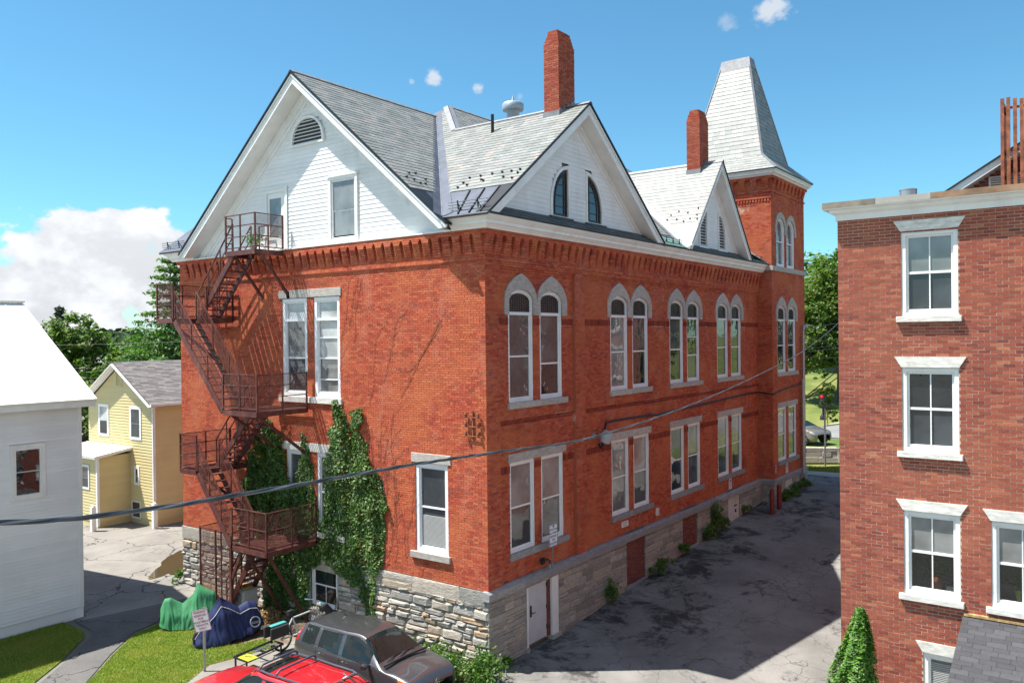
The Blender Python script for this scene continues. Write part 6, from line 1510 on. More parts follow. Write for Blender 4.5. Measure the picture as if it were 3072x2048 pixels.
# grey crossover by the stone base
gcar = suv('parked_car', 'dark grey crossover parked beside the stone base of the hall', (-1.92, -2.56, .02), math.radians(0.5), 'paint_grey')
c = gcar
for sd in (1, -1):
    m = MB(); pts = [c.at(4.9+.1*k, 3.95, sd) for k in range(0, 26)]; m.tube(pts, .007, 5); m.build('window_trim', 'chrome', c.root, smooth=True)
    m = MB(); pts = [c.at(4.6+.1*k, 3.06, sd) for k in range(0, 28)]; m.tube(pts, .006, 5); m.build('window_trim', 'chrome', c.root, smooth=True)
    for a in (5.92, 7.06):
        m = MB(); m.tube([c.at(a, t, sd) for t in np.linspace(.6, 3.05, 9)], .006, 4); m.build('door_gap', 'rubber', c.root)
    m = MB(); m.tube([c.at(4.35, t, sd) for t in np.linspace(.8, 3.0, 9)], .006, 4); m.build('door_gap', 'rubber', c.root)
    for a in (5.72, 6.86): m = MB(); m.tube([c.at(a-.22, 2.72, sd), c.at(a-.1, 2.72, sd*1.0)+Vector((0, -.03*sd, .0)), c.at(a+.05, 2.72, sd)], .016, 6); m.build('door_handle', 'chrome', c.root, smooth=True)
    m = MB(); p = c.at(4.50, 3.15, sd); q = p+Vector((.02, .20*sd, .04)); m.tube([p, p+Vector((.0, .08*sd, .02)), q], .05, 8, radii=[.03, .05, .085]); m.tube([q, q+Vector((.03, .10*sd, .0))], .085, 8, radii=[.085, .06]); m.build('mirror', 'paint_grey', c.root, smooth=True)
m = MB()
for k, z in enumerate((.62, .69, .76)): m.tube([c.pt(2.17-.02*k, y, z) if abs(y) < .5 else c.pt(2.12-.02*k, y, z+.01) for y in np.linspace(-.58, .58, 9)], .016, 5)
m.build('grille', 'chrome', c.root, smooth=True)
m = MB(); q = lambda y, z: c.pt(2.245, y, z)
for (a, b) in (((-.055, .76), (-.04, .63)), ((.055, .76), (.04, .63))): m.bar(q(*a), q(*b), .018, .02)
m.bar(q(-.045, .69), q(.045, .69), .018, .016); lo = [(.075*math.cos(2*math.pi*k/16), .70+.085*math.sin(2*math.pi*k/16)) for k in range(17)]; m.tube([q(*p) for p in lo], .007, 5); m.build('emblem', 'chrome', c.root)
m = MB()
for y0, y1 in ((-.15, .52), (-.60, .05)): m.tube([c.pt(1.10, y0, 1.12), c.pt(1.00, (y0+y1)/2, 1.15), c.pt(.97, y1, 1.16)], .012, 5)
m.build('wiper', 'black_metal', c.root); m = MB(); m.tube([c.pt(-1.35, .25, 1.6), c.pt(-1.5, .25, 1.72)], .012, 6, radii=[.03, .006]); m.build('antenna', 'black_metal', c.root)
m = MB(); m.tube([c.pt(1.16, y, 1.075+.03*(1-(y/.8)**2)) for y in np.linspace(-.78, .78, 9)], .03, 6); m.build('cowl', 'rubber', c.root)
c.wheels((1.38, -1.28), .90)
# red car in front
rcar = suv('parked_car', 'red crossover with roof bars and sunroof in the foreground', (-2.08, -5.66, -.10), math.radians(184.5), 'paint_red', L=2.5, w=.93, H=1.66, scale=1.05, roof_front=.12, hl=1.5)
c = rcar
sv = lambda a, t0, t1: c.patch
m = MB()
c.patch('sunroof', 'car_glass', 5.12, 5.75, 5.2, 7, lift=.006)
for sd in (1, -1):
    m = MB(); m.tube([c.at(5.05, 4.75, sd)+Vector((0, 0, .0))]+[c.at(5.2+.2*k, 4.75, sd)+Vector((0, 0, .06)) for k in range(13)]+[c.at(7.8, 4.75, sd)], .022, 6); m.build('roof_rail', 'zinc', c.root, smooth=True)
    for a in (5.92, 7.06): m = MB(); m.tube([c.at(a, t, sd) for t in np.linspace(.6, 3.05, 9)], .006, 4); m.build('door_gap', 'rubber', c.root)
    m = MB(); m.tube([c.at(4.3+.12*k, 3.97, sd) for k in range(30)], .016, 5); m.build('window_trim', 'rubber', c.root, smooth=True)
    m = MB(); p = c.at(4.50, 3.15, sd); q = p+Vector((0, -.22*sd, .05)); m.tube([p, q, q+Vector((0, -.06*sd, 0))], .05, 8, radii=[.03, .085, .05]); m.build('mirror', 'paint_red', c.root, smooth=True)
for a in (5.45, 6.35):
    m = MB(); p, q = c.at(a, 4.75, 1)+Vector((0, 0, .05)), c.at(a, 4.75, -1)+Vector((0, 0, .05)); m.tube([p, p+Vector((0, 0, .06)), p.lerp(q, .08)+Vector((0, 0, .11)), p.lerp(q, .92)+Vector((0, 0, .11)), q+Vector((0, 0, .06)), q], .026, 8); m.build('roof_bar', 'zinc', c.root, smooth=True)
m = MB(); m.tube([c.pt(.96, y, 1.09+.03*(1-(y/.8)**2)) for y in np.linspace(-.78, .78, 9)], .03, 6); m.build('cowl', 'rubber', c.root)
for k in (0,):
    m = MB(); m.tube([c.at(1.5+.25*k, 5.2, 1) for k in range(11)], .008, 4); m.tube([c.at(1.5+.25*k, 5.2, -1) for k in range(11)], .008, 4); m.build('hood_gap', 'rubber', c.root)
c.wheels((1.38, -1.28), .91)
# hitch bicycle rack at its tail
t = thing('bicycle_rack', 'folded metal bicycle rack on the tail of the red car', 'bicycle rack', (.2, -5.5, .4))
m = MB(); B_ = lambda x, y, z: c.pt(x, y, z)
for y in (-.28, .28): m.tube([B_(-2.2, y, .8), B_(-2.3, y, 1.2), B_(-2.05, y, 1.62), B_(-1.85, y, 1.72), B_(-2.35, y, 1.5)], .02, 6)
for x, z in ((-2.3, 1.2), (-1.95, 1.66), (-2.35, 1.5)): m.tube([B_(x, -.5, z), B_(x, .5, z)], .018, 6)
m.build('rack_frame', 'alloy', t, smooth=True)
for y in (-.35, -.1, .15, .4): m = MB(); m.tube([B_(-2.0, y, 1.66), B_(-2.2, y, 1.76), B_(-2.45, y, 1.66)], .022, 6); m.build('rack_cradle', 'rubber', t, smooth=True)
# ------------------------------------------------------------------ covered motorcycles
def cover(name, label, a, b, st, mat, seed, piping=True, peaks=(.4,)):
    """cloth draped over a motorcycle from a to b. st: (t, half width top, half width hem, top z, hem z)"""
    root = thing(name, label, 'motorcycle', ((a[0]+b[0])/2, (a[1]+b[1])/2, 0)); a, b = Vector((*a, 0)), Vector((*b, 0)); ax = (b-a); sd = Vector((-ax.y, ax.x, 0)).normalized()
    st = np.array(st); n, k = 90, 61; vs = []; rg = random.Random(seed); ph = [rg.uniform(0, 6) for _ in range(6)]
    for i in range(n):
        t = i/(n-1); q = [np.interp(t, st[:, 0], st[:, c]) for c in range(1, 5)]; wt, wh, zt, zh = q
        for j in range(k):
            s = -1+2*j/(k-1); e = abs(s); d = 0
            if e < .16: y = wt*(s/.16); z = zt-(abs(s)/.16)**2*.06
            else:
                f = (e-.16)/.84; y = math.copysign(wt+(wh-wt)*f**.75, s); z = (zt-.06)*(1-f)+zh*f
                tri = lambda q: abs((q % 1)-.5)*2-.5
                d = (.055*tri(t*6.3+ph[0]+.5*f*math.copysign(1, s))+.032*tri(t*11.7+ph[1]-.4*f)+.02*math.sin(t*12+f*5+ph[2]))*f**.7
                for tp in peaks: d += .075*f*math.exp(-((t-tp)/.24)**2)*tri(1.15*(t-tp)/(f*.30+.05)+.25+.3*math.copysign(1, s))
                z += .014*math.sin(t*31+ph[3])*f+.03*tri(t*6.3+ph[0])*f
            p = a+ax*t+sd*(y+math.copysign(d, s)); vs.append((p.x+.02*math.sin(z*9+ph[4]), p.y, z))
    fs = [(i*k+j, i*k+j+1, (i+1)*k+j+1, (i+1)*k+j) for i in range(n-1) for j in range(k-1)]+[tuple(range(k))[::-1], tuple((n-1)*k+j for j in range(k))]
    me = mesh_from('cover', vs, fs, mat, True); o = link('cover', me, root)
    if piping:
        for j in (21, 39):
            m = MB(); m.tube([Vector(vs[i*k+j])+Vector((0, 0, .008)) for i in range(0, n, 1)], .012, 5); m.build('piping', 'piping', o)
    for tt in (.12, .86):
        p = a+ax*tt; m = MB(); m.lathe([(.2, -.06), (.29, -.06), (.30, -.03), (.30, .03), (.29, .06), (.2, .06)], (p.x, p.y, .29), sd, 20); m.build('wheel', 'rubber', root, smooth=True)
    return root, vs, k, n
cover('covered_motorcycle', 'motorcycle under a green cover beside the fire escape cage', (-10.95, -3.35), (-9.72, -1.90), [(0, .05, .20, .66, .2), (.07, .10, .32, .98, .1), (.16, .12, .38, 1.0, .08), (.36, .07, .42, .78, .06), (.52, .03, .44, 1.06, .06), (.60, .02, .46, 1.42, .06), (.72, .08, .44, 1.24, .08), (.86, .12, .38, 1.10, .1), (.95, .08, .30, .95, .14), (1, .04, .2, .66, .2)], 'cover_green', 3, False, (.60, .12))
rt, vs_, k_, n_s = cover('covered_motorcycle', 'motorcycle under a dark blue cover with pale piping', (-8.50, -3.72), (-8.02, -1.62), [(0, .03, .18, .40, .1), (.08, .05, .30, .68, .06), (.24, .04, .40, 1.04, .08), (.38, .02, .46, 1.40, .10), (.48, .05, .44, 1.26, .12), (.64, .08, .42, .98, .14), (.78, .09, .38, 1.10, .18), (.90, .07, .32, 1.02, .26), (.96, .05, .26, .8, .3), (1, .03, .18, .56, .34)], 'cover_blue', 9, True, (.38, .80))
FB = Frame((-8.0, -2.0, .42), (.22, .97, .0), (.93, -.21, .3), (-.28, .06, .96))
m = MB(); fring(m, FB, [(.17*math.cos(2*math.pi*k/20), .17*math.sin(2*math.pi*k/20)) for k in range(20)], [(.14*math.cos(2*math.pi*k/20), .14*math.sin(2*math.pi*k/20)) for k in range(20)], .27, .285); m.build('emblem', 'piping', rt); text_on(rt, FB, 'RIDER', 0, -.02, .28, .09, 'piping')
# ------------------------------------------------------------------ cargo bicycle
bk = thing('cargo_bicycle', 'long-tail cargo bicycle with turquoise deck behind the grey car', 'bicycle', (-6.1, -1.7, 0))
def bike_wheel(c, r, name):
    m = MB(); ax = Vector((1, .06, 0)).normalized(); m2 = MB()
    ring = [Vector(c)+Vector((0, math.cos(2*math.pi*k/28)*r, math.sin(2*math.pi*k/28)*r)) for k in range(29)]; m.tube(ring, .028, 6, caps=False); o = m.build(name, 'rubber', bk, smooth=True)
    ring = [Vector(c)+Vector((0, math.cos(2*math.pi*k/28)*(r-.04), math.sin(2*math.pi*k/28)*(r-.04))) for k in range(29)]; m2.tube(ring, .012, 5, caps=False)
    for k in range(14): a = 2*math.pi*k/14; m2.bar(c, Vector(c)+Vector((0, math.cos(a)*(r-.04), math.sin(a)*(r-.04))), .006, .006)
    m2.lathe([(.04, -.05), (.04, .05)], c, ax, 8); m2.build('rim', 'alloy', o)
bike_wheel(Vector((-6.1, -2.30, .36)), .33, 'wheel'); bike_wheel(Vector((-5.98, -.72, .36)), .33, 'wheel')
m = MB(); R0 = Vector((-6.1, -2.3, .36)); BB = Vector((-6.05, -1.75, .38)); ST_ = Vector((-6.05, -1.95, .92)); HT = Vector((-5.99, -1.05, .98)); HB = Vector((-5.985, -.98, .78))
for p, q in ((R0, BB), (R0, ST_), (BB, ST_), (BB, HB), (ST_, HT), (HT, HB), (HB, Vector((-5.98, -.72, .36)))): m.tube([p, q], .026, 8)
m.build('frame', 'piping', bk, smooth=True)
m = MB(); m.tube([HT, HT+Vector((0, -.06, .22))], .02, 6); m.tube([Vector((-6.34, -1.22, 1.24)), Vector((-6.15, -1.10, 1.24)), Vector((-5.85, -1.08, 1.24)), Vector((-5.64, -1.2, 1.24))], .014, 6); m.build('handlebar', 'alloy', bk, smooth=True)
for x in (-6.38, -5.60): m = MB(); m.tube([(x, -1.24+.02, 1.24), (x+(.1 if x < -6 else -.1), -1.2+.04, 1.24)], .02, 8); m.build('grip', 'turquoise', bk, smooth=True)
m = MB(); m.tube([(-6.05, -2.15, 1.1), (-6.05, -2.0, 1.13), (-6.05, -1.86, 1.11)], .06, 8, radii=[.09, .07, .03]); m.tube([ST_, (-6.05, -2.0, 1.1)], .018, 6); m.build('saddle', 'seat_dark', bk, smooth=True)
m = MB(); m.box(-6.17, -6.01, -2.75, -2.2, .86, .89); m.build('deck', 'turquoise', bk, bevel=.01)
m = MB(); m.box(-6.29, -6.21, -2.85, -2.2, .52, .86); m.box(-5.97, -5.89, -2.85, -2.2, .52, .86); m.build('pannier', 'seat_dark', bk, bevel=.02)
m = MB(); m.prism([(-6.15, -2.62, .30), (-6.0, -2.68, .30), (-6.0, -2.7, .52), (-6.12, -2.66, .55)], (.01, .03, 0)); m.build('flag', 'yellow_plastic', bk)
m = MB(); m.tube([(-6.0, -.9, .9), (-5.95, -.75, .95), (-5.9, -.6, .75)], .12, 8); m.build('front_bag', 'seat_dark', bk, smooth=True)
t = thing('cargo_carrier', 'black folded cargo carrier with a bright yellow panel on the grass', 'carrier', (-6, -3.2, .2))
m = MB()
for p, q in (((-6.30, -3.85, .28), (-6.45, -2.40, .28)), ((-5.75, -3.85, .28), (-5.95, -2.40, .28)), ((-6.3, -3.85, .28), (-5.75, -3.85, .28)), ((-6.45, -2.4, .28), (-5.95, -2.4, .28)), ((-6.38, -3.1, .28), (-5.86, -3.1, .28))): m.bar(p, q, .05, .05)
for x, y in ((-6.3, -3.8), (-5.78, -3.8), (-6.42, -2.45), (-5.98, -2.45)): m.bar((x, y, 0), (x, y, .28), .04, .04)
m.build('carrier_frame', 'black_metal', t); m = MB(); m.box(-6.1, -5.62, -3.86, -3.52, .30, .32); m.build('panel', 'yellow_plastic', t)
m = MB(); m.prism([(-5.95, -3.75, .322), (-5.75, -3.62, .322), (-5.8, -3.58, .322), (-6.0, -3.7, .322)], (0, 0, .002)); m.build('panel_mark', 'black_metal', t)
m = MB(); m.tube([(-6.1, -3.3, .32), (-5.95, -3.0, .38), (-6.1, -2.8, .34), (-5.9, -2.65, .4)], .025, 6); m.build('strap_bar', 'alloy', t, smooth=True)
# ------------------------------------------------------------------ tenant parking sign
t = thing('parking_sign', 'leaning white sign with red lettering on a grey steel post in the lawn', 'sign', (-6.71, -4.54, 0))
m = MB(); m.bar((-6.71, -4.53, -.1), (-6.71, -4.53, 1.82), .06, .045); m.build('post', 'galvanised', t)
FG = Frame((-6.72, -4.60, 1.47), Vector((.80, .55, .22)).normalized(), Vector((.57, -.82, .02)).normalized()); FG.V = FG.W.cross(FG.U).normalized()
m = MB(); fpoly(m, FG, rrect(-.24, .24, -.31, .31, .04), .02, .026); m.build('sign_face', 'sign_white', t); m = MB(); fring(m, FG, rrect(-.235, .235, -.305, .305, .04), rrect(-.222, .222, -.292, .292, .035), .026, .028); m.build('sign_border', 'sign_red', t)
for k, s in enumerate(('PARKING', 'RESERVED', 'FOR', 'APARTMENT', 'TENANTS', 'ONLY')): text_on(t, FG, s, 0, .235-k*.092, .026, .082, 'sign_red', bold=.0015)
# ------------------------------------------------------------------ air conditioner outside the cellar
t = thing('air_conditioner', 'white air conditioning unit on the ground beside the fire escape', 'air conditioner', (-10.1, -.7, 0))
m = MB(); m.box(-10.48, -9.82, -1.0, -.42, .0, .78); m.build('casing', 'ac_white', t, bevel=.03); m = MB(); m.box(-10.52, -9.78, -1.04, -.38, .78, .82); m.build('lid', 'ac_white', t, bevel=.015)
m = MB(); m.lathe([(.25, 0), (.25, .07), (.2, .12), (.05, .13)], (-10.13, -.7, .82), n=18); m.build('fan_guard', 'fan_yellow', t, smooth=True)
for k in range(14): m = MB(); m.box(-10.42, -9.95, -1.008, -1.001, .12+k*.045, .135+k*.045); m.build('grille_slat', 'black_metal', t)
# ------------------------------------------------------------------ vegetation
def inpoly(P, poly):
    x, y = P[:, 0], P[:, 1]; c = np.zeros(len(P), bool); n = len(poly)
    for i in range(n):
        x0, y0 = poly[i]; x1, y1 = poly[(i+1) % n]
        if y0 == y1: continue
        k = ((y0 > y) != (y1 > y)) & (x < (x1-x0)*(y-y0)/(y1-y0)+x0); c ^= k
    return c
def ivy(name, label, poly, dens, seed, depth=.20, ls=.062):
    r = np.random.default_rng(seed); p = np.array(poly); lo, hi = p.min(0)-.15, p.max(0)+.15; A = (hi-lo).prod(); n = int(A*dens)
    Q = lo+r.random((n, 2))*(hi-lo)
    J = Q+np.stack([np.array([noise.noise(Vector((a*2.3, b*2.3, seed)))*.28 for a, b in Q]), np.array([noise.noise(Vector((a*2.3, b*2.3, seed+9)))*.28 for a, b in Q])], 1)
    Q = Q[inpoly(J, poly)]
    th = np.array([max(0, noise.noise(Vector((a*1.6, b*1.1, seed+3)))+.45) for a, b in Q])
    w = .03+depth*th*r.random(len(Q))**.6
    C = np.stack([Q[:, 0], -w, Q[:, 1]], 1); out = np.tile(np.array([.15, -1.0, .35]), (len(C), 1))
    v, f = leaves_np(C, ls, r, .25, out=out); t = thing(name, label, 'ivy', (p[:, 0].mean(), 0, 0), 'ivy on the gable wall')
    link('foliage', mesh_from('foliage', v, f, 'ivy_leaf'), t)
    rg = random.Random(seed); m = MB()
    for k in range(7):
        x = rg.uniform(*np.sort(p[:, 0])[[0, -1]]); z = .05; pts = []
        while z < hi[1]-.4 and len(pts) < 30:
            pts.append((x, -.03, z)); z += rg.uniform(.15, .35); x += rg.uniform(-.12, .12)
            if not inpoly(np.array([[x, max(z, lo[1]+.3)]]), poly)[0] and z > lo[1]+.6: break
        if len(pts) > 2: m.tube(pts, .012, 5)
    if m.v: m.build('stem', 'dead_vine', t)
ivy('ivy', 'dark shaded ivy mass climbing beneath the fire escape landings', [(-11.3, 2.2), (-11.1, 4.2), (-10.4, 5.4), (-9.85, 6.5), (-9.45, 6.7), (-9.15, 6.3), (-8.75, 5.5), (-8.4, 4.7), (-8.25, 3.2), (-8.3, 1.0), (-8.5, .0), (-9.9, .0), (-9.8, 1.8)], 700, 1, .34, .066)
ivy('ivy', 'narrow ivy column between the two lower gable windows', [(-8.35, 2.6), (-8.2, 4.6), (-7.95, 5.6), (-7.75, 6.4), (-7.5, 6.1), (-7.35, 5.0), (-7.15, 3.6), (-6.7, 2.7), (-6.9, 2.05), (-7.5, 1.9), (-7.58, .0), (-8.6, .0)], 620, 2, .16)
ivy('ivy', 'tall sunlit ivy climbing past the sill right of the gable windows', [(-6.85, 2.3), (-6.75, 3.6), (-6.65, 4.8), (-6.55, 5.7), (-6.3, 6.6), (-6.2, 7.5), (-5.85, 7.4), (-5.62, 6.5), (-5.4, 7.05), (-5.0, 7.1), (-4.8, 6.2), (-4.62, 5.4), (-4.2, 5.3), (-3.95, 4.5), (-4.05, 2.9), (-4.2, 2.1), (-4.5, 1.6), (-4.45, .7), (-4.8, .6), (-5.05, 1.4), (-5.7, 1.5), (-6.2, 1.9)], 640, 3, .22)
def vines(label, starts, seed):
    t = thing('bare_vine', label, 'vine', (starts[0][0], 0, starts[0][1]), 'bare vines'); rg = random.Random(seed)
    for x, z, h, drift in starts:
        m = MB(); pts = []; zz = z; xx = x
        while zz < z+h: pts.append((xx, -.014, zz)); zz += rg.uniform(.10, .24); xx += rg.uniform(-.07, .07)+drift*.12
        m.tube(pts, .0045, 4)
        for p in pts[3::4]:
            q = [p]; sx = rg.choice((-1, 1))
            for k in range(rg.randint(2, 6)): q.append((q[-1][0]+sx*rg.uniform(.03, .12), -.014, q[-1][2]+rg.uniform(.03, .14)))
            m.tube(q, .003, 4)
        m.build('stem', 'dead_vine', t)
rv = random.Random(8)
vines('bare dry vine stems spreading over the brick right of the ivy', [(-3.9+rv.uniform(-.9, .9), rv.uniform(1.6, 3.6), rv.uniform(2.4, 4.6), rv.uniform(-.1, .25)) for _ in range(13)], 1)
vines('bare branching vine reaching toward the top of the sunlit wall', [(-3.3, 7.6, 2.4, 1.1), (-2.9, 8.4, 1.5, 1.3), (-4.6, 7.2, 2.6, .3), (-5.2, 9.0, 2.4, .1), (-5.5, 9.6, 1.9, .4), (-6.0, 7.6, 3.6, .15), (-4.0, 8.0, 2.0, .5)], 2)
vines('dry tendrils hanging over the stone base near the ivy', [(-4.1+.35*k, .5, 2.0, 0) for k in range(5)], 3)
# ---- trees
leaf_mat('far_forest', [(0, (.018, .045, .015)), (.6, (.035, .075, .024)), (1, (.06, .10, .035))], .1, .9)
leaf_mat('pine_light', [(0, (.05, .13, .03)), (.6, (.10, .21, .05)), (1, (.16, .28, .07))], .35, .55)
def leafy_tree(name, label, base, H, crown, nleaf, ls, mat, seed, group=None, trunk_r=.3, limbs=7, clumps=None, flat=.8, cat='tree'):
    """crown: list of (cx,cy,cz, rx,ry,rz) ellipsoids relative to base"""
    t = thing(name, label, cat, base, group); r = np.random.default_rng(seed); rg = random.Random(seed); b = np.array(base, float)
    vol = np.array([e[3]*e[4]*e[5] for e in crown])**.67; share = vol/vol.sum(); CC = []
    for e, s in zip(crown, share):
        n = max(40, int(nleaf*s)); nc = clumps or max(10, int(26*(e[3]*e[4]*e[5])**.40)); d = r.normal(size=(nc, 3)); d /= np.linalg.norm(d, axis=1, keepdims=True); rad = r.uniform(.45, 1.0, nc)**.55
        c = np.array(e[:3])+d*rad[:, None]*np.array(e[3:]); sz = np.array(e[3:]).mean()*r.uniform(.16, .34, nc)
        k = r.integers(0, nc, n); g = r.normal(size=(n, 3)); g /= np.linalg.norm(g, axis=1, keepdims=True); g *= (r.random(n)**.45)[:, None]; g[:, 2] *= .62
        CC.append(c[k]+g*sz[k][:, None])
    C = np.concatenate(CC)+b; cen = b+np.array([np.average([e[i] for e in crown], weights=vol) for i in range(3)])
    out = C-cen; out /= np.maximum(np.linalg.norm(out, axis=1, keepdims=True), 1e-6)
    v, f = leaves_np(C, ls, r, flat, out=out*.5); link('crown', mesh_from('crown', v, f, mat), t)
    m = MB(); top = cen.copy(); B_ = Vector(base); m.tube([B_-Vector((0, 0, .3)), B_.lerp(Vector(cen), .5)+Vector((rg.uniform(-.3, .3), rg.uniform(-.3, .3), 0)), Vector(cen)], trunk_r, 9, radii=[trunk_r, trunk_r*.7, trunk_r*.35])
    for k in range(limbs):
        e = crown[k % len(crown)]; p = B_.lerp(Vector(cen), rg.uniform(.35, .85)); q = B_+Vector(e[:3])+Vector((rg.uniform(-.7, .7)*e[3], rg.uniform(-.7, .7)*e[4], rg.uniform(-.2, .6)*e[5])); m.tube([p, p.lerp(q, .5)+Vector((0, 0, .15*(q-p).length)), q], trunk_r*.3, 6, radii=[trunk_r*.42, trunk_r*.25, trunk_r*.08])
    m.build('trunk', 'bark', t, smooth=True); return t
def conifer(name, label, base, H, R, tiers, mat, seed, per=9, needles=26, ls=.16, group=None, droop=.25, lean=(0, 0), start=.12):
    t = thing(name, label, 'tree', base, group); rg = random.Random(seed); r = np.random.default_rng(seed); B_ = Vector(base); m = MB(); CC = []; OO = []
    m.tube([B_, B_+Vector((lean[0]*.5, lean[1]*.5, H*.5)), B_+Vector((*lean, H))], .2, 8, radii=[H*.018, H*.012, .03])
    for k in range(tiers):
        f = start+(1-start)*k/tiers; z = H*f; L = R*(1-f)**.8*rg.uniform(.75, 1.15)+.15
        for j in range(per):
            a = 2*math.pi*(j+rg.random()*.8)/per; l = L*rg.uniform(.6, 1.1); p = B_+Vector((lean[0]*f, lean[1]*f, z)); d = Vector((math.cos(a), math.sin(a), 0)); q = p+d*l+Vector((0, 0, -l*droop+rg.uniform(-.1, .1)))
            m.tube([p, p.lerp(q, .5)+Vector((0, 0, l*.06)), q], .02, 4, radii=[.05, .03, .01])
            n = max(4, int(needles*(.4+l/R))); s = r.random(n)**.7; c = np.array(p)+np.outer(s, np.array(q-p)); w = (.06+.16*l*(1-s*.6))[:, None]; c = c+r.normal(size=(n, 3))*w*np.array([1, 1, .45]); CC.append(c); OO.append(np.tile(np.array(d)+np.array((0, 0, .4)), (n, 1)))
    C = np.concatenate(CC); v, f = leaves_np(C, ls, r, .6, out=np.concatenate(OO)*.6); link('crown', mesh_from('crown', v, f, mat), t); m.build('trunk', 'bark', t, smooth=True)
leafy_tree('maple_tree', 'broad maple behind the white house roof', (-62.5, 18.5, 0), 12, [(-1.5, -1.2, 6.5, 4.2, 4.2, 4.4), (1.6, 1.6, 6.2, 3.6, 3.6, 4.6), (.4, .3, 9.6, 2.4, 2.4, 2.4), (-3.4, -2.6, 8.0, 2.6, 2.6, 2.8), (3.4, 3.0, 4.6, 2.6, 2.6, 3.2)], 15000, .24, 'maple_leaf', 1, 'background trees')
leafy_tree('maple_tree', 'lower bushy tree between the maple and the pine', (-55.5, 21.5, 0), 8, [(0, 0, 5.0, 2.8, 2.8, 3.8), (1.8, 1.4, 6.3, 2.3, 2.3, 2.7), (-1.9, -1.5, 5.6, 2.2, 2.2, 2.9), (3.6, 2.6, 5.4, 2.3, 2.3, 2.8)], 9000, .22, 'maple_leaf', 2, 'background trees')
leafy_tree('maple_tree', 'green tree rising behind the yellow house roof', (-44.6, 16.6, 0), 10, [(0, 0, 6.8, 2.7, 2.7, 3.4), (1.8, 1.4, 8.2, 1.9, 1.9, 2.1), (-1.3, -.9, 5.6, 2.2, 2.2, 2.8), (3.2, 2.2, 6.2, 2.2, 2.2, 3.6)], 11000, .20, 'pine_needle', 3, 'background trees')
leafy_tree('maple_tree', 'dense dark tree low behind the yellow house', (-40.5, 8.5, 0), 7, [(0, 0, 4.0, 2.4, 2.4, 3.0), (-2.4, -2.0, 4.4, 2.2, 2.2, 2.6), (2.2, 1.8, 4.3, 2.0, 2.0, 2.4)], 7000, .20, 'maple_leaf', 4, 'background trees')
conifer('spruce_tree', 'dark spruce tip above the maple', (-84, 27.5, 0), 13.7, 3.0, 26, 'spruce_needle', 5, 9, 34, .26, 'background trees')
conifer('spruce_tree', 'blue-grey spruce close to the hall behind the yellow house', (-35.4, 13.9, 0), 10.6, 2.4, 30, 'spruce_needle', 6, 10, 34, .13, 'background trees')
conifer('white_pine', 'tall pine with long open boughs beside the fire escape', (-40.9, 15.6, 0), 16.4, 7.4, 15, 'pine_light', 7, 6, 120, .16, 'background trees', -.10, start=.40)
# treetops clothing the far hills
r = np.random.default_rng(77)
for k, (cx_, cy_, rx, ry, hg) in enumerate(((-760, 360, 420, 260, 20), (-520, 700, 400, 300, 20))):
    n = 9000; a = r.random(n)*2*math.pi; q = np.sqrt(r.random(n)); X = cx_+rx*q*np.cos(a); Y = cy_+ry*q*np.sin(a)
    Z = hg*(np.cos(q*math.pi)*.5+.5)+np.array([3.5*noise.noise(Vector((x*.02, y*.02, (3, 5)[k])))*(1-u*.6)+2.2*noise.noise(Vector((x*.09, y*.09, (3, 5)[k]))) for x, y, u in zip(X, Y, q)])-4+r.uniform(-.5, 2.5, n)
    v, f = leaves_np(np.stack([X, Y, Z], 1), 4.2, r, 1.2); o = link('hillside_forest', mesh_from('hillside_forest', v, f, 'far_forest'), None, 'stuff'); tag(o, ('nearer wooded hillside on the horizon', 'wooded hillside farther to the right')[k], 'forest')
# behind the alley
leafy_tree('street_tree', 'big maple beyond the alley and the road', (-6.6, 62, 3), 16, [(0, 0, 8.5, 4.6, 4.6, 5.0), (-3, 0, 7.2, 3.6, 3.6, 4.0), (3.2, .6, 7.4, 3.8, 3.8, 4.4), (.6, -.6, 11.6, 2.8, 2.8, 2.8), (-1.5, -2.5, 5.4, 3.0, 3.0, 2.6), (2.4, -2.8, 4.8, 2.2, 2.2, 2.0)], 26000, .20, 'maple_leaf', 11, 'street trees', .4)
leafy_tree('street_tree', 'second maple farther up the grass bank', (-13.5, 78, 5), 16, [(0, 0, 8, 5, 5, 5.5), (4, 1, 6.5, 4, 4, 4.5), (-4, 1, 7, 4, 4, 4.5)], 12000, .28, 'maple_leaf', 12, 'street trees', .4)
leafy_tree('street_tree', 'bushy tree at the edge of the far lawn', (-1.2, 66, 3.2), 9, [(0, 0, 3.6, 2.6, 2.6, 3.2), (1.2, .5, 5.8, 2.0, 2.0, 2.2)], 8000, .2, 'maple_leaf', 13, 'street trees', .25)
leafy_tree('street_tree', 'young slim tree in front of the stone wall', (.35, 32.3, 1.9), 4, [(0, 0, 3.6, .55, .55, 1.0), (.45, .1, 2.6, .5, .5, .35), (-.3, .1, 4.7, .45, .45, .9)], 1500, .09, 'maple_leaf', 14, 'street trees', .05, 5)
leafy_tree('street_tree', 'tall tree up the street beyond the apartment block', (18, 44, 2), 14, [(0, 0, 8, 4.5, 4.5, 5), (3, 2, 6, 3.5, 3.5, 4)], 6000, .4, 'maple_leaf', 15, 'street trees', .35)
leafy_tree('street_tree', 'spreading tree across the street from the apartment block', (8, 70, 4), 15, [(0, 0, 9, 6, 6, 6), (6, 1, 7, 5, 5, 5), (-5, 2, 7, 4, 4, 5)], 8000, .45, 'maple_leaf', 16, 'street trees', .4)
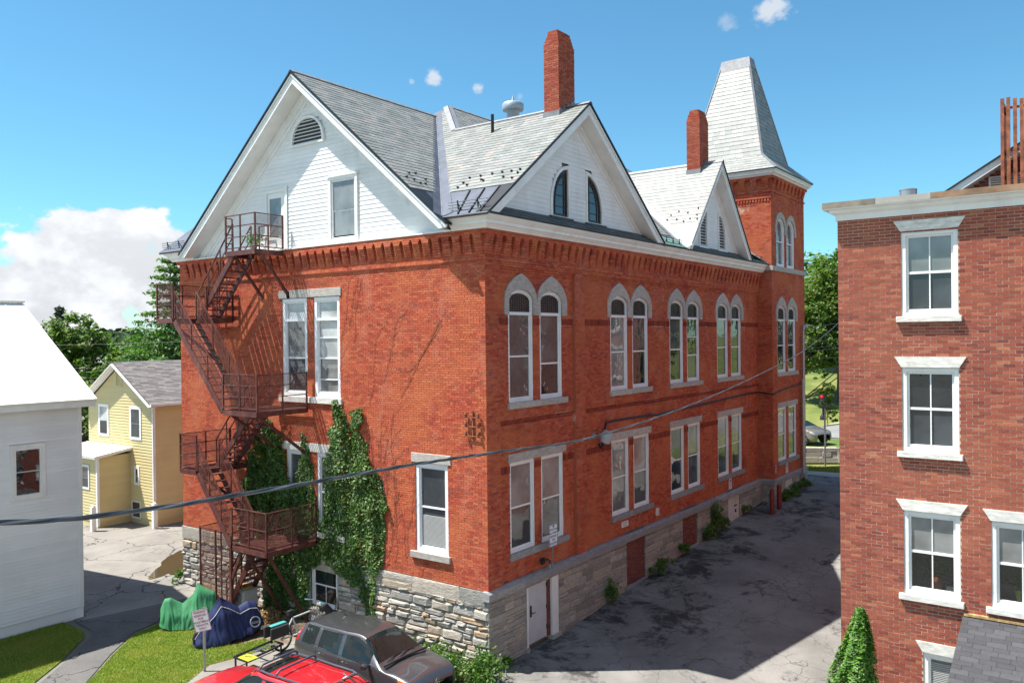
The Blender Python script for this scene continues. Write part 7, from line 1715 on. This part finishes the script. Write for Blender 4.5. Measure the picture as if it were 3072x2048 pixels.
# ---- arborvitae in front of the apartment block
def arborvitae():
    t = thing('arborvitae', 'pointed arborvitae in front of the apartment block', 'shrub', (9.95, -.95, 0)); r = np.random.default_rng(9); n = 15000
    z = r.random(n)**.8*3.95; R = np.where(z < .8, .62+.1*z, .70*(1-(z-.8)/3.2)**.72+.015); a = r.random(n)*2*math.pi; lob = 1+.16*np.sin(a*3+z*1.7)+.10*np.sin(a*7-z*3.1); rr = R*lob*(.55+.45*r.random(n)**.5)
    C = np.stack([10.02+rr*np.cos(a)+.05*np.sin(z*2), -.95+rr*np.sin(a), z], 1); out = np.stack([np.cos(a), np.sin(a), np.full(n, 1.1)], 1)
    v, f = leaves_np(C, .042, r, .5, out=out); link('foliage', mesh_from('foliage', v, f, 'thuja'), t); m = MB(); m.tube([(10.02, -.95, 0), (10.02, -.95, 2.6)], .07, 7, radii=[.07, .02]); m.build('stem', 'bark', t)
arborvitae()
# ---- weeds and small shrubs
def weed(name, label, c, r0, h, n, ls, seed, mat='weed', group='weeds along the wall'):
    t = thing(name, label, 'plant', c, group); r = np.random.default_rng(seed); k = max(3, n//40); cc = r.normal(size=(k, 3))*np.array([r0*.5, r0*.5, 0]); cc[:, 2] = h*r.uniform(.3, .95, k)
    i = r.integers(0, k, n); C = np.array(c)+cc[i]+r.normal(size=(n, 3))*np.array([r0*.28, r0*.28, h*.16]); C[:, 2] = np.maximum(C[:, 2], c[2]+.02); v, f = leaves_np(C, ls, r, .7); link('leaves', mesh_from('leaves', v, f, mat), t)
    m = MB()
    for q in cc: m.tube([Vector(c), Vector(c)+Vector(q)], .006, 4)
    m.build('stem', 'dead_vine', t)
weed('shrub', 'bright green bushy weeds at the foot of the alley corner', (.30, -.75, 0), .6, .75, 1400, .055, 1)
weed('shrub', 'leafy weeds by the front of the grey car', (-.55, -1.15, 0), .55, .7, 1100, .055, 2)
weed('shrub', 'pale weeds against the stone base behind the grey car', (-1.6, -.6, 0), .45, .55, 700, .05, 3)
weed('shrub', 'low weeds at the stone base nearer the ivy', (-2.7, -.5, 0), .4, .45, 500, .05, 4)
weed('shrub', 'low trailing weeds spilling onto the sunlit apron', (.85, -1.5, 0), .5, .35, 700, .05, 5)
for i, (y, h, n, lab) in enumerate(((6.6, .75, 420, 'single tall weed by the pinkish stone stretch of the long wall'), (9.9, .35, 260, 'low weed under the first bricked-up opening'), (10.6, .42, 320, 'weed just past the first bricked-up opening'), (12.4, .45, 340, 'weed before the second bricked-up opening'), (14.8, .6, 500, 'weed clump past the second bricked-up opening'), (15.6, 1.25, 800, 'tallest weed clump on the long wall'), (16.4, .6, 420, 'weed clump before the white cellar hatch'), (19.3, .4, 260, 'weed past the white cellar hatch'), (.7, .25, 120, 'tiny weed near the alley corner'))):
    x = .22; weed('weed', lab, (x, y, gz(x, y)), .26, h, n, .05, 20+i)
for i, y in enumerate((22.6, 23.4, 24.2, 25.0, 25.9)): weed('weed', ('nearest', 'second', 'third', 'fourth', 'farthest')[i]+' green tuft along the foot of the tower', (.95, y, gz(.9, y)), .3, .35, 260, .06, 40+i)
weed('weed', 'small weed at the left edge of the stone base', (-15.15, -.15, 0), .25, .4, 220, .06, 50)
# ---- grass
def grass(name, label, poly, dens, h, seed, mat='grass_blade', holes=()):
    r = np.random.default_rng(seed); p = np.array(poly); lo, hi = p.min(0), p.max(0); n = int((hi-lo).prod()*dens); Q = lo+r.random((n, 2))*(hi-lo); Q = Q[inpoly(Q, poly)]
    n = len(Q); z = np.array([gz(a, b) for a, b in Q])+.012; a = r.random(n)*2*math.pi; w = r.uniform(.006, .014, n); hh = h*r.uniform(.5, 1.3, n); d = np.stack([np.cos(a)*w, np.sin(a)*w, np.zeros(n)], 1); lean = r.normal(size=(n, 2))*h*.55
    B = np.stack([Q[:, 0], Q[:, 1], z], 1); T = B+np.stack([lean[:, 0], lean[:, 1], hh], 1)
    v = np.stack([B-d, B+d, T], 1).reshape(-1, 3); f = np.arange(n*3).reshape(-1, 3); o = link(name, mesh_from(name, v, f, mat), None, 'stuff'); tag(o, label, 'grass')
grass('lawn_grass', 'mown grass of the small lawn around the parking sign', LAWN, 2600, .055, 1); grass('side_lawn_grass', 'mown grass beside the white house', LAWN2, 2000, .055, 2)
grass('verge_grass', 'grass strip in front of the low stone wall beyond the alley', [(-2, 29.4), (.2, 29.7), (4.2, 30.1), (4.2, 31.0), (-2, 30.6)], 700, .12, 3)
t = thing('straw_heap', 'heap of dry straw at the foot of the ivy', 'straw', (-8.75, -.85, 0)); r = np.random.default_rng(3); C = np.array([-8.75, -.85, .0])+np.abs(r.normal(size=(900, 3)))*np.array([.0, .0, .13])+r.normal(size=(900, 3))*np.array([.28, .22, 0]); v, f = leaves_np(C, .07, r, .5); v2 = v.copy(); link('straw', mesh_from('straw', v2, f, 'straw'), t)
# ------------------------------------------------------------------ overhead lines
def plane_pt(px, py, A, B):
    """point of the sight line on the vertical plane through A and B"""
    d = Vector(CR)*((px-1536)/FPX)-Vector(CU)*((py-1024)/FPX)+Vector(CF); n = Vector((B.y-A.y, A.x-B.x, 0)); return CAM+d*((A-CAM).dot(n)/d.dot(n))
def twisted_cable():
    A = Vector((9.59, -16.24, 0)); B = Vector((5.55, 10.4, 0)); raw = [(-160, 1578), (0, 1568), (240, 1552), (480, 1522), (700, 1486), (930, 1447), (1250, 1391), (1500, 1354), (1800, 1305), (2100, 1203), (2300, 1112), (2411, 1052), (2480, 1000), (2530, 955)]
    P = [plane_pt(x, y, A, B) for x, y in raw]; arr = np.array([tuple(p) for p in P]); S_ = []
    for t in np.linspace(0, len(P)-1, 700): S_.append(Vector(cr(arr, t)))
    t = thing('service_cable', 'twisted black overhead service cable crossing in front of the hall', 'cable', tuple(S_[0])); 
    d = [0.]
    for a, b in zip(S_, S_[1:]): d.append(d[-1]+(b-a).length)
    for k, (mat, r) in enumerate((('cable', .009), ('cable', .009), ('cable_light', .0065))):
        pts = []
        for p, q, s in zip(S_, S_[1:]+[S_[-1]], d):
            ax = (q-p).normalized() if (q-p).length > 0 else (S_[-1]-S_[-2]).normalized(); u = ax.cross(Vector((0, 0, 1))).normalized(); w = u.cross(ax); ph = s*2*math.pi/.95+k*2.094; pts.append(p+u*(.008*math.cos(ph))+w*(.008*math.sin(ph)))
        m = MB(); m.tube(pts, r, 6); m.build('strand', mat, t, smooth=True)
twisted_cable()
def wire(label, a, b, sag, r=.02, mat='cable_light', group=None):
    a, b = Vector(a), Vector(b); m = MB(); m.tube([a.lerp(b, k/16)-Vector((0, 0, sag*4*(k/16)*(1-k/16))) for k in range(17)], r, 5); tag(m.build('overhead_wire', mat, smooth=True), label, 'wire', group)
wire('pale wire from the weatherhead across the alley trees', (.9, 26.9, 9.75), (4.2, 33, 10.6), .1, .014)
for i, (z0, z1, lab) in enumerate(((8.86, 9.4, 'upper of the parallel wires behind the tower'), (8.52, 9.05, 'second of the parallel wires behind the tower'), (8.35, 8.9, 'third of the parallel wires behind the tower'), (7.35, 7.75, 'lowest straight wire behind the tower'))): wire(lab, (-4, 24.5+3.2, z0-.6), (6, 31.6, z1+.4), .05, .014)
wire('slack looping wire between the tower and the block', (-1, 27.6, 8.25), (4, 30.5, 8.35), .25, .014); wire('dark steep cable rising from the traffic signal', (.3, 28.2, 5.9), (3.4, 30.3, 9.2), .1, .03, 'cable'); wire('second dark steep cable near the traffic signal', (.3, 28.2, 5.8), (3.4, 30.3, 8.5), .12, .03, 'cable')
for i, (a, b, lab) in enumerate((((-41.5, 5.4, 9.2), (-33.0, 11.8, 9.35), 'upper wire crossing the maple behind the yellow house'), ((-40, 6.6, 7.7), (-30, 14, 8.0), 'middle wire passing behind the yellow gable'), ((-40, 6.6, 7.16), (-34, 11, 7.1), 'lowest wire behind the yellow gable'))): wire(lab, a, b, .06, .009, 'cable')
# ------------------------------------------------------------------ street furniture beyond the alley
RW = thing('stone_wall', 'low wall of grey stone blocks beyond the end of the alley', 'wall', (0, 31.3, 1.8)); rg = random.Random(12)
A_, B_ = Vector((-3.4, 29.9, 1.75)), Vector((1.0, 31.9, 1.8)); U_ = (B_-A_).normalized(); Wd = Vector((U_.y, -U_.x, 0)); FWL = Frame(A_, U_, Wd); Lw = (B_-A_).length
zz = 0
for h in (.34, .30, .26):
    x = 0 if zz else 0
    while x < Lw-.1:
        l = min(rg.uniform(.5, 1.1), Lw-x)
        if Lw-x-l < .3: l = Lw-x
        m = MB(); fbox(m, FWL, x+.008, x+l-.008, zz+.006, zz+h-.006, -.35, rg.uniform(0, .03)); m.build('block', 'lintel_stone', RW, bevel=.02); x += l
    zz += h
C_ = Vector((2.6, 32.2, 1.7)); U2 = (C_-B_).normalized(); F2 = Frame(B_, U2, Vector((U2.y, -U2.x, 0)))
for k in range(6): m = MB(); fbox(m, F2, k*.3, k*.3+.29, 0, .88-k*.14, -.3, rg.uniform(0, .04)); m.build('block', 'lintel_stone', RW, bevel=.02)
tg = thing('traffic_signal', 'traffic signal showing red at the far side of the road', 'traffic light', (-5.7, 53, 2.2))
m = MB(); m.lathe([(.28, 0), (.26, .25), (.14, .45), (.08, .55), (.07, 2.4)], (-5.7, 53, 2.15), n=12); m.build('pole', 'black_metal', tg, smooth=True); m = MB(); m.box(-5.93, -5.47, 52.6, 52.9, 3.15, 4.35); m.build('signal_head', 'black_metal', tg)
for k, mt in enumerate(('traffic_red', 'seat_dark', 'seat_dark')): m = MB(); m.lathe([(.0, .02), (.14, .0), (.15, -.06)], (-5.7, 52.58, 4.12-k*.37), (0, -1, 0), 14); m.build('lens', mt, tg, smooth=True)
t = thing('sign_post', 'bare grey steel post in front of the stone wall', 'post', (.55, 31.0, 1.8)); m = MB(); m.lathe([(.05, -.1), (.05, 3.2), (.04, 3.22)], (.55, 31.0, 1.8), n=8); m.build('post', 'galvanised', t)
sil = suv('parked_car', 'silver car waiting beyond the low stone wall', (-3.55, 39.4, 1.98), math.radians(-28), 'paint_silver', H=1.45, scale=1.0)
c = sil
m = MB(); m.tube([c.pt(2.2, y, .66) for y in np.linspace(-.5, .5, 7)], .05, 6); m.build('grille', 'rubber', c.root); c.wheels((1.38, -1.28), .91)
